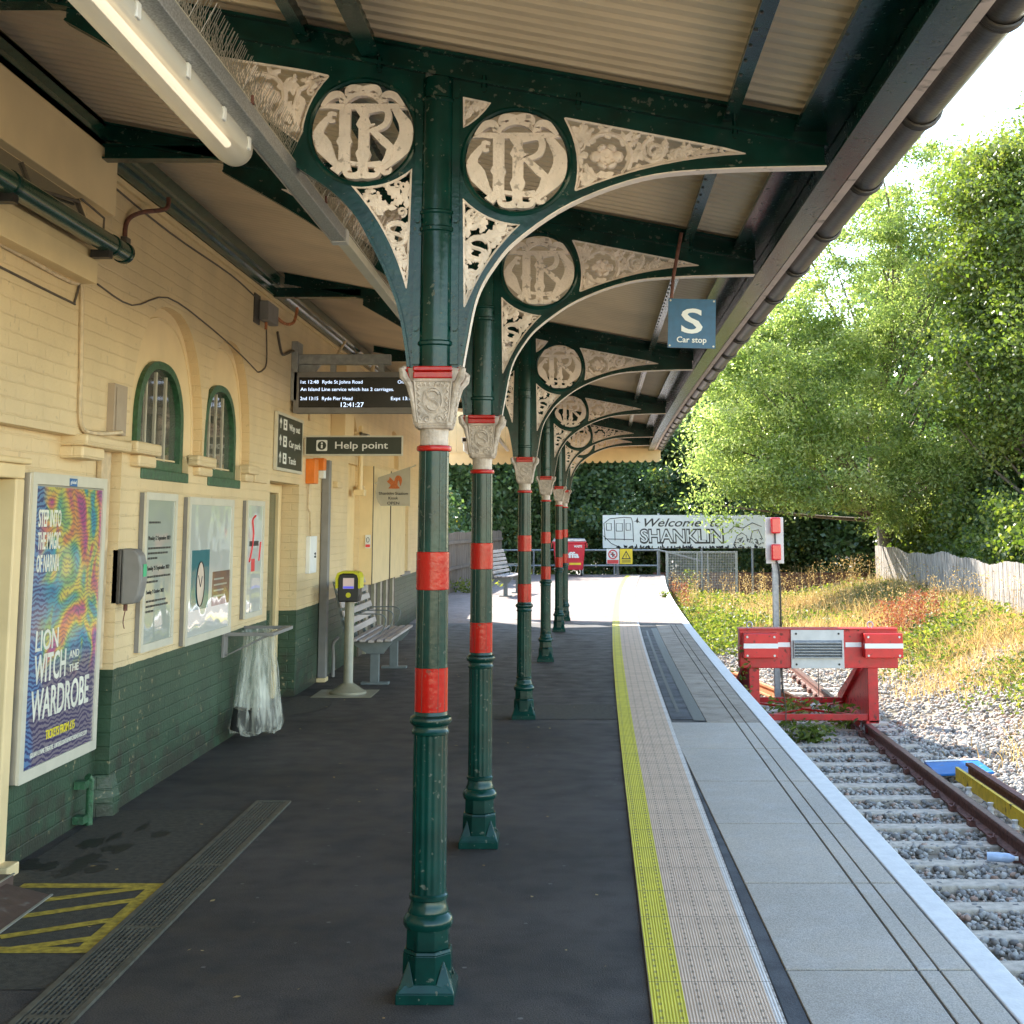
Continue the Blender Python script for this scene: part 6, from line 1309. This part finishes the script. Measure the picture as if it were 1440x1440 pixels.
# red wheeled bin
BX, BYY = .12, 43.0
t = thing('wheeled_bin', (BX, BYY, 0), 'large red wheeled waste bin with white lettering by the far handrail', 'bin')
b0 = [(BX-.42, BYY-.30, .18), (BX+.42, BYY-.30, .18), (BX+.42, BYY+.30, .18), (BX-.42, BYY+.30, .18)]; b1_ = [(BX-.50, BYY-.38, 1.0), (BX+.50, BYY-.38, 1.0), (BX+.50, BYY+.38, 1.0), (BX-.50, BYY+.38, 1.0)]
body = MB().hexa(b0, b1_).build('body', 'bin_red', t, bevel=.02); MB().box(BX-.53, BX+.53, BYY-.41, BYY+.41, 1.0, 1.05).build('rim', 'bin_red', t, bevel=.01); MB().hexa([(BX-.53, BYY-.42, 1.051), (BX+.53, BYY-.42, 1.051), (BX+.53, BYY+.42, 1.051), (BX-.53, BYY+.42, 1.051)], [(BX-.48, BYY-.38, 1.08), (BX+.48, BYY-.38, 1.08), (BX+.48, BYY+.38, 1.14), (BX-.48, BYY+.38, 1.14)]).build('lid', 'grey_paint', t, bevel=.01)
mb = MB()
for z in (.30, .42, .78, .9): y = BYY-.30 - .08*(z-.18)/.82; mb.box(BX-.42, BX+.42, y-.012, y-.001, z, z+.02)
mb.build('ribs', 'bin_red', body)
mb = MB(); up = Vector((0, -.0975, .995)); text(mb, 'biffa', (BX+.02, BYY-.355, .56), XR, up, height=.17, width=.56, align='CENTER', bold=.04); text(mb, 'WASTE', (BX+.27, BYY-.385, .87), XR, up, height=.07, width=.25, align='CENTER', bold=.03); mb.build('lettering', 'white_text', body)
MB().box(BX, BX+.36, BYY-.332, BYY-.318, .34, .40).build('label_strip', 'warn_yellow', body)
for x in (BX-.38, BX+.38):
    for y in (BYY-.25, BYY+.25): wv_ = MB().tube([(x-.022, y, .085), (x+.022, y, .085)], .085, 14).build('wheel', 'rubber', t, smooth=True); MB().tube([(x-.026, y, .085), (x+.026, y, .085)], .05, 12).box(x-.035, x-.024, y-.02, y+.02, .08, .18).box(x+.024, x+.035, y-.02, y+.02, .08, .18).build('fork', 'light_grey', wv_)
for s in (-1, 1): MB().box(BX+s*.545-.015, BX+s*.545+.015, BYY-.15, BYY+.15, .86, .99).build('side_handle', 'bin_red', t)

# ================================================================ FENCES
def fence(path, htop, label, m_, name='board_fence', wd=.10, seed=1, gap=.014):
    r = random.Random(seed); t = thing(name, (path[0][0], path[0][1], gz(path[0][0], path[0][1]) if path[0][0] > 3 else 0), label, 'fence')
    mb = MB(); pts = [Vector(p) for p in path]; s = 0
    for a, b_ in zip(pts[:-1], pts[1:]):
        d = (b_-a); L = d.length; d.normalize(); nn = Vector((-d.y, d.x)); q = 0
        while q < L - wd:
            p = a + d*q; e = a + d*(q+wd-gap); zg = (gz(p.x, p.y) if p.x > 3 else 0) - .05; h = htop(s) + r.uniform(-.012, .012); o = r.uniform(-.006, .006); ln = r.uniform(-.01, .01)
            mb.hexa([(p.x+nn.x*o, p.y+nn.y*o, zg), (e.x+nn.x*o, e.y+nn.y*o, zg), (e.x+nn.x*(o+.018), e.y+nn.y*(o+.018), zg), (p.x+nn.x*(o+.018), p.y+nn.y*(o+.018), zg)], [(p.x+d.x*ln+nn.x*o, p.y+nn.y*o, h), (e.x+d.x*ln+nn.x*o, e.y+nn.y*o, h), (e.x+nn.x*(o+.018), e.y+nn.y*(o+.018), h), (p.x+nn.x*(o+.018), p.y+nn.y*(o+.018), h)])
            q += wd; s += wd
    mb.build('boards', m_, t)
    mb = MB(); s = 0
    for a, b_ in zip(pts[:-1], pts[1:]):
        d = (b_-a); L = d.length; d.normalize(); nn = Vector((-d.y, d.x)); q = 0
        for dz in (-.25, -.85):
            h0, h1 = htop(s)+dz, htop(s+L)+dz; mb.hexa([(a.x+nn.x*.026, a.y+nn.y*.026, h0), (b_.x+nn.x*.026, b_.y+nn.y*.026, h1), (b_.x+nn.x*.06, b_.y+nn.y*.06, h1), (a.x+nn.x*.06, a.y+nn.y*.06, h0)], [(a.x+nn.x*.026, a.y+nn.y*.026, h0+.07), (b_.x+nn.x*.026, b_.y+nn.y*.026, h1+.07), (b_.x+nn.x*.06, b_.y+nn.y*.06, h1+.07), (a.x+nn.x*.06, a.y+nn.y*.06, h0+.07)])
        s += L
    mb.build('rails', m_, t); return t
fence([(-2.62, 25.1), (-2.68, 32.5), (-2.3, 38.0), (-1.9, 41.0), (-2.2, 44.0)][::-1], lambda s: 1.36 + .03*abs(math.sin(s*1.05)), 'dark brown close boarded fence on the left beyond the building', 'fence_brown', seed=2)
def htR(s): 
    return .92 - .006*s + .05*math.sin(s*.9) + .03*math.sin(s*2.3+1)
fence([(9.15, 41.0), (9.0, 37.0), (8.85, 33.0), (8.7, 29.0), (8.5, 25.0), (8.3, 20.0)], htR, 'pale weathered close boarded fence on the right, dappled with tree shadow', 'fence_grey', seed=3)
MB().box(9.10, 9.22, 41.0, 41.12, -.6, 1.0)

# ================================================================ PLANTS
attr_mat('leaf_ash', [(0, (.075, .115, .035)), (.4, (.18, .24, .072)), (.75, (.33, .37, .14)), (1, (.55, .56, .34))], .34, (.55, (1.75, 1.85, 1.15)))
attr_mat('leaf_dark', [(0, (.05, .085, .034)), (.55, (.095, .150, .058)), (.93, (.16, .21, .085)), (1, (.30, .22, .02))], .32, (.36, (1.7, 1.9, .9)))
attr_mat('leaf_mid', [(0, (.055, .085, .020)), (.6, (.10, .14, .032)), (1, (.20, .21, .06))], .40, (.45, (2.0, 2.1, .8)))
attr_mat('straw', [(0, (.30, .19, .08)), (.5, (.52, .37, .16)), (1, (.66, .53, .28))], .7, (.4, (1.3, 1.2, .9)))
attr_mat('weed', [(0, (.05, .09, .015)), (.5, (.11, .15, .03)), (1, (.24, .24, .06))], .5, (.5, (1.8, 1.8, .8)))
attr_mat('dock', [(0, (.22, .07, .035)), (1, (.42, .16, .08))], .7, (.3, (1.4, 1.1, .8)))
rng = np.random.default_rng(21)
def leaf_cloud(P, size, droop=.3, asp=.45, rng=rng):
    """one folded leaf of four corners at every point"""
    N = len(P); a = rng.uniform(0, 2*np.pi, N); el = rng.normal(-droop, .5, N); s = size * rng.uniform(.6, 1.35, N)
    d = np.stack([np.cos(a)*np.cos(el), np.sin(a)*np.cos(el), np.sin(el)], 1)
    q = rng.normal(0, 1, (N, 3)); q[:, 2] *= .5; sd = np.cross(d, q); sd /= np.linalg.norm(sd, axis=1)[:, None] + 1e-9; nm = np.cross(d, sd)
    V = np.empty((N, 4, 3)); V[:, 0] = P; V[:, 2] = P + d*s[:, None]; m = P + d*(s*.5)[:, None]; V[:, 1] = m + sd*(s*asp)[:, None]*.5 + nm*(s*.06)[:, None]; V[:, 3] = m - sd*(s*asp)[:, None]*.5 + nm*(s*.06)[:, None]
    return V.reshape(-1, 3), np.arange(4*N).reshape(-1, 4)
def crown_points(blobs, N, clump, nsub, rng):
    """leaves gathered in sprays spread through each mass, leaving gaps between"""
    vol = np.array([b_[3]*b_[4]*b_[5] for b_ in blobs]) ** .75; vol /= vol.sum(); out = []; tips = []
    for b_, v in zip(blobs, vol):
        k = max(4, int(nsub*v)); u = rng.normal(0, 1, (k, 3)); u /= np.linalg.norm(u, axis=1)[:, None]; r = rng.uniform(.35, 1.0, k)**.6
        c = np.array(b_[:3]) + u*r[:, None]*np.array(b_[3:6]); tips.append(c); n = int(N*v/k)
        sc = clump * rng.uniform(.5, 1.5, k); g = rng.normal(0, 1, (k, n, 3)) * np.array([1, 1, .55]); out.append((c[:, None, :] + g*sc[:, None, None]).reshape(-1, 3))
    return np.vstack(out), np.vstack(tips)
def make_tree(name, label, loc, blobs, N, leafsize, m_, trunk, clump=.35, nsub=150, seed=1, droop=.3, limbs=40, group='trees beyond the station', cat='tree', asp=.45):
    r = np.random.default_rng(seed); P, tips = crown_points(blobs, N, clump, nsub, r); V, F = leaf_cloud(P, leafsize, droop, asp, r)
    rn = np.clip(np.repeat(r.random(len(tips)*1), max(1, len(P)//len(tips)))[:len(P)]*.62 + 0, 0, 1); rn = np.resize(rn, len(P)) + r.random(len(P))*.38
    t = thing(name, loc, label, cat, group); me = np_mesh('crown', V, F, m_, rn); o = bpy.data.objects.new('crown', me); C.objects.link(o); o.parent = t
    mb = MB(); rr = random.Random(seed); tr = smoothpts([(0, 0, -.3)] + trunk, 4); L = len(tr); r0 = .045*trunk[-1][2]/2 + .06
    mb.tube(tr, [r0*(1 - .75*i/(L-1)) for i in range(L)], 10)
    idx = r.choice(len(tips), min(limbs, len(tips)), replace=False)
    for i in idx:
        tp = tips[i]; hz_ = math.hypot(tp[0], tp[1]); st = min(tr[2:], key=lambda q: abs(q[2] - max(1.9, tp[2] - .75*hz_ - .8))); mid = [(st[d]*.5 + tp[d]*.5) + rr.uniform(-.25, .25) for d in range(3)]; mid[2] += .15*(i % 3)
        rad = r0*rr.uniform(.14, .30); mb.tube(smoothpts([st, tuple(mid), tuple(tp)], 3), [rad*(1 - .8*j/6) for j in range(7)], 5)
    mb.build('trunk', 'bark', t, local=True, smooth=True); return t
def copy_tree_(src, loc, rz, sc, label):
    c = copy_tree(src); c.location = loc; c.rotation_euler = (0, 0, rz); c.scale = sc; c['label'] = label; return c
# the light ash that leans over the end of the track
make_tree('ash_tree', 'large sunlit yellow green ash tree leaning over the welcome board and the weeds', (9.6, 41.5, -.3),
    [(-3.0, -3.2, 5.6, 3.0, 2.6, 2.3), (-1.2, -3.0, 8.8, 2.9, 2.6, 2.5), (-4.1, -2.8, 4.0, 2.2, 2.0, 1.5), (1.6, -4.0, 4.8, 3.0, 2.4, 2.4), (.9, -2.6, 11.6, 2.5, 2.2, 1.9), (-3.9, -2.0, 7.6, 1.7, 1.7, 1.6), (3.0, -4.6, 8.0, 2.4, 2.2, 2.3), (2.8, -3.4, 11.2, 1.9, 1.8, 1.9), (0.4, -3.8, 2.9, 2.8, 1.6, 1.2), (2.6, -5.2, 3.4, 2.8, 1.6, 1.7), (5.0, -6.0, 5.4, 2.4, 1.8, 2.6), (-2.0, -4.4, 3.4, 2.4, 1.5, 1.4), (-4.6, -3.2, 2.5, 1.3, .9, .9), (-3.9, -4.4, 6.2, 2.2, 1.6, 1.8), (4.6, -5.4, 2.9, 2.0, 1.3, 1.2)],
    235000, .115, 'leaf_ash', [(0, 0, 1.5), (-.4, -.6, 3.5), (-.4, -1.2, 6), (.1, -1.6, 8.5), (.4, -1.6, 11)], clump=.30, nsub=950, seed=3, limbs=80, droop=.5, asp=.42)
big = make_tree('sycamore_tree', 'tall darker green tree at the right edge, rising above the pale fence', (12.3, 34.5, -.3),
    [(0, 0, 8.8, 2.6, 2.6, 3.0), (-.6, -.8, 5.6, 2.6, 2.6, 2.2), (.8, .5, 11.6, 1.8, 1.8, 1.6), (-1.4, -.4, 10.2, 1.2, 1.3, 1.4)], 95000, .125, 'leaf_mid', [(0, 0, 2), (.1, 0, 5), (0, .1, 9), (.2, 0, 11.5)], clump=.38, nsub=300, seed=5, limbs=60, asp=.62)
rt = random.Random(12)
wood = make_tree('woodland_tree', 'dark leafy tree rising behind the red bin and far handrail', (.8, 50.5, -.6), [(0, 0, 3.4, 2.4, 2.0, 2.3), (-1.2, -.6, 2.0, 1.8, 1.4, 1.6), (1.3, -.4, 2.2, 1.8, 1.4, 1.7), (.3, .3, 5.2, 1.7, 1.5, 1.2), (-.9, .2, 4.5, 1.4, 1.2, 1.2)], 60000, .17, 'leaf_dark', [(0, 0, 1.2), (.1, 0, 3), (0, .1, 5.2)], clump=.33, nsub=230, seed=8, limbs=26, asp=.66)
spots = [(-9.5, 42, .95, 'dark leafy tree farthest left, glimpsed behind the building end'), (-6.2, 40.5, .9, 'dark leafy tree above the left end of the brown fence'), (-4.3, 45.5, .9, 'dark leafy tree over the right end of the brown fence'),
    (-1.8, 48.5, .95, 'dark leafy tree immediately left of the red bin'), (3.6, 49.6, 1.0, 'dark leafy tree directly behind the left half of the welcome board'), (6.4, 50.2, 1.05, 'dark leafy tree behind the right half of the welcome board'),
    (9.2, 49.5, 1.1, 'dark tree in the gap between the stop lamps and the pale fence'), (12.4, 46.5, 1.2, 'dark shrubby tree behind the left end of the pale fence'), (12.2, 41.0, .9, 'dark shrubby tree behind the middle of the pale fence'), (11.6, 36.3, .72, 'dark low tree behind the right part of the pale fence'),
    (15.5, 43, 1.5, 'taller dark tree at right behind the yellow green ash'), (12.2, 30.0, .62, 'low dark tree peeping over the fence at the right edge')]
for i, (x, y, s, lab) in enumerate(spots):
    copy_tree_(wood, (x, y, -.6), rt.uniform(0, 6.28), (s*rt.uniform(.95, 1.1), s*rt.uniform(.9, 1.05), s*rt.uniform(.92, 1.08)), lab)
back = make_tree('woodland_tree', 'tall tree closing the view far behind the welcome board', (4.0, 60, -.6), [(0, 0, 6.8, 3.6, 2.6, 3.4), (-2.2, -.6, 4.2, 2.6, 2.0, 2.8), (2.3, -.4, 4.4, 2.6, 2.0, 2.8), (.3, .3, 9.4, 2.2, 2.0, 1.6)], 42000, .26, 'leaf_dark', [(0, 0, 2.2), (.1, 0, 5), (0, .1, 9)], clump=.5, nsub=200, seed=9, limbs=20, asp=.66)
for i, (x, y, s, lab) in enumerate(((-1.5, 60, .8, 'tall tree far behind the red bin'), (-9, 56, .8, 'tall tree far behind the brown fence'), (10, 60, 1.0, 'tall tree far behind the stop lamps'), (16, 57, 1.25, 'tall tree far behind the right fence'), (20, 50, 1.35, 'tall tree beyond the right edge behind the ash'))):
    copy_tree_(back, (x, y, -.6), rt.uniform(0, 6.28), (s, s, s*1.0), lab)
# ivy hedge filling the lower gaps: foliage mass one cannot count
r = np.random.default_rng(31)
def hedge(name, label, path, N, h, dpt, size, m_, seed):
    r = np.random.default_rng(seed); p = np.array(path, float); seg = np.linalg.norm(np.diff(p, axis=0), axis=1); cs = np.concatenate([[0], np.cumsum(seg)]); K = int(cs[-1]*7)
    u = r.random(K)*cs[-1]; x = np.interp(u, cs, p[:, 0]); y = np.interp(u, cs, p[:, 1]); z = r.random(K)**.8*h*(1 + .25*np.sin(u*1.7)) - .9; c = np.stack([x + r.normal(0, dpt, K)*.3, y + r.normal(0, dpt, K), z], 1)
    n = N//K; P = (c[:, None] + r.normal(0, .24, (K, n, 3))).reshape(-1, 3); V, F = leaf_cloud(P, size, .3, .7, r); o = bpy.data.objects.new(name, np_mesh(name, V, F, m_, r.random(len(P)))); C.objects.link(o); return tag(o, label, 'hedge', kind='stuff')
hedge('hedge', 'dense dark ivy and bramble hedge running behind the far handrail and brick wall', [(-5, 46.7), (2, 47.0), (8, 47.1), (14, 46.7)], 95000, 3.2, .35, .13, 'leaf_dark', 4)
hedge('hedge', 'leafy green bramble hedge growing along behind the pale right fence', [(10.1, 43), (10.0, 37), (9.9, 31), (9.6, 24)], 52000, 2.5, .3, .12, 'leaf_mid', 6)
hedge('hedge', 'dark hedge behind the brown left fence', [(-3.8, 26), (-3.8, 34), (-3.3, 41), (-3.2, 46)], 22000, 3.0, .3, .13, 'leaf_dark', 7)

# weeds and dry grass
def blades(P, h, w_, rng, lean=.35):
    N = len(P); a = rng.uniform(0, 2*np.pi, N); H = h*rng.uniform(.45, 1.2, N); lx, ly = rng.normal(0, lean, N)*H, rng.normal(0, lean, N)*H; dx, dy = np.cos(a)*w_, np.sin(a)*w_
    V = np.empty((N, 6, 3)); z0 = P[:, 2]
    for k, (t_, s) in enumerate(((0, 1), (.55, .8), (1, .15))):
        cx = P[:, 0] + lx*t_**1.8; cy = P[:, 1] + ly*t_**1.8; cz = z0 + H*t_*(1 - .12*t_)
        V[:, 2*k] = np.stack([cx-dx*s, cy-dy*s, cz], 1); V[:, 2*k+1] = np.stack([cx+dx*s, cy+dy*s, cz], 1)
    F = np.concatenate([np.array([0, 1, 3, 2])[None] + 6*np.arange(N)[:, None], np.array([2, 3, 5, 4])[None] + 6*np.arange(N)[:, None]]); return V.reshape(-1, 3), F
def scatter(N, xf, y0, y1, rng, cl=0.0, nc=60, keep=None):
    if cl: cy = rng.uniform(y0, y1, nc); cu = rng.random(nc); k = rng.integers(0, nc, N); y = cy[k] + rng.normal(0, cl, N); x = np.array([xf(cy[j], cu[j]) for j in range(nc)])[k] + rng.normal(0, cl, N)
    else: y = rng.uniform(y0, y1, N); x = np.array([xf(yy, u) for yy, u in zip(y, rng.random(N))])
    ok = x > np.array([xe(min(yy, 43)) for yy in y]) + .12
    if keep is not None: ok &= keep(x, y)
    x, y = x[ok], y[ok]; return np.stack([x, y, np.array([gz(a, b_) for a, b_ in zip(x, y)]) - .02], 1)
def stuff(name, label, parts, m_, cat='weeds'):
    V = np.vstack([p[0] for p in parts]); off = 0; Fs = []
    for p in parts: Fs.append(p[1] + off); off += len(p[0])
    F = np.vstack(Fs); o = bpy.data.objects.new(name, np_mesh(name, V, F, m_, rng.random(len(F)))); C.objects.link(o); return tag(o, label, cat, kind='stuff')
bank = lambda y, u: xe(min(y, 43)) + 4.3 + u*3.2 if y < 31 else xe(min(y, 43)) + .1 + u*7
P1 = scatter(26000, bank, 24, 41, rng); P2 = scatter(26000, lambda y, u: xe(y) + 3.7 + u**.7*3.6, 11, 30, rng, .42, 120); P3 = scatter(7000, lambda y, u: xe(min(y, 43)) + 2.4 + u*4.4, 29, 38, rng, .35, 50)
stuff('dry_grass', 'dry straw coloured grass and dead stalks on the sunny bank by the track', [blades(P1, .42, .007, rng), blades(P2, .30, .006, rng), blades(P3, .62, .008, rng, .25)], 'straw', 'grass')
P4 = scatter(300, bank, 26, 45, rng); heads = []
for p in P4: n = 26; q = np.tile(p, (n, 1)); q[:, 2] += .35 + rng.random(n)*.65; q[:, :2] += rng.normal(0, .07, (n, 2)); heads.append(q)
stuff('seed_stalks', 'brown feathery seed heads standing above the dry grass', [leaf_cloud(np.vstack(heads), .05, -.4, .35), blades(P4, 1.1, .006, rng, .08)], 'straw', 'weeds')
def leafy(P, per, hgt, size):
    q = np.repeat(P, per, 0); q[:, 2] += rng.random(len(q))*hgt; q[:, :2] += rng.normal(0, .11, (len(q), 2)); return leaf_cloud(q, size, -.1, .5)
G1 = scatter(1400, bank, 25, 41, rng, .5, 60); G2 = scatter(700, lambda y, u: xe(y) + .12 + u*1.6, 27, 43, rng, .4, 40); G3 = scatter(1000, lambda y, u: xe(y) + 4.1 + u*3.2, 11, 28, rng, .40, 50)
stuff('green_weeds', 'fresh yellow green weeds growing among the dry grass and along the platform foot', [leafy(G1, 22, .42, .09), leafy(G2, 26, .40, .08), leafy(G3, 22, .28, .07)], 'weed')
D1 = scatter(60, lambda y, u: xe(y) + 4.2 + u*.6, 26.5, 28.5, rng, .22, 6); q = np.repeat(D1, 55, 0); q[:, 2] += rng.random(len(q))*.85; q[:, :2] += rng.normal(0, .07, (len(q), 2))
D2 = scatter(24, lambda y, u: xe(y) + .2 + u*.3, 33, 39, rng, .15, 6); q2 = np.repeat(D2, 40, 0); q2[:, 2] += rng.random(len(q2))*.8; q2[:, :2] += rng.normal(0, .05, (len(q2), 2))
stuff('dock_stalks', 'reddish brown dock seed stalks on the bank right of the buffers', [leaf_cloud(np.vstack([q, q2]), .05, -.4, .5), blades(np.vstack([D1, D2]), .9, .006, rng, .05)], 'dock')
# small plants one can point at
def plant(loc, n, h, spread, size, label, m_='weed', group=None, name='weed_plant'):
    q = np.tile(np.array(loc, float), (n, 1)); f_ = rng.random(n); q[:, 2] += f_*h; q[:, :2] += rng.normal(0, spread, (n, 2))*(.4 + f_[:, None]); V, F = leaf_cloud(q, size, .1, .38); o = bpy.data.objects.new(name, np_mesh(name, V, F, m_, rng.random(n))); C.objects.link(o); return tag(o, label, 'plant', group)
plant((3.0, BY-.35, -1.05), 340, .20, .17, .10, 'spiky dark green weed growing in the ballast just in front of the red buffer stop', 'leaf_mid')
plant((2.95, BY+.9, -1.0), 200, .28, .16, .10, 'green weed growing through the left of the red cross bracing', 'leaf_mid'); plant((3.62, BY+.7, -1.0), 200, .26, .16, .10, 'green weed growing through the right of the red cross bracing', 'leaf_mid')
plant((2.24, BY-.08, -1.0), 90, 1.1, .05, .08, 'thin climbing weed on the left end of the red buffer beam', 'weed')
plant((2.30, 25.6, .0), 160, .09, .09, .06, 'bright green weed tuft growing from the sunlit platform paving, the nearer of two'); plant((2.17, 30.5, .0), 110, .12, .05, .06, 'small bright green weed in the far paving crack, the farther of two')
plant((-2.40, 24.6, .0), 160, .12, .08, .07, 'bright green weed at the foot of the building end'); plant((-2.2, 32.5, .0), 420, .28, .28, .09, 'leafy green weeds at the foot of the brown fence beside the far bench')
plant((3.7, 41.5, -.75), 260, 1.0, .12, .07, 'tall leafy weed in front of the mesh gate', 'leaf_mid')
for i, (x, y) in enumerate(((.45, 3.9), )): pass
# scattered tiny leaves and grit on the tarmac
r = np.random.default_rng(77); N = 90; P = np.stack([r.uniform(-2.3, .2, N), r.uniform(4.2, 20, N), np.full(N, .006)], 1); a = r.uniform(0, 6.28, N); s = r.uniform(.006, .018, N)
V = np.empty((N, 4, 3))
for k in range(4): V[:, k] = P + np.stack([np.cos(a+k*1.57)*s*(1 if k % 2 else .5), np.sin(a+k*1.57)*s*(1 if k % 2 else .5), r.uniform(0, .004, N)], 1)
o = bpy.data.objects.new('leaf_litter', np_mesh('leaf_litter', V.reshape(-1, 3), np.arange(4*N).reshape(-1, 4), 'straw', r.random(N))); C.objects.link(o); tag(o, 'tiny pale leaf scraps scattered on the dark tarmac', 'litter', kind='stuff')
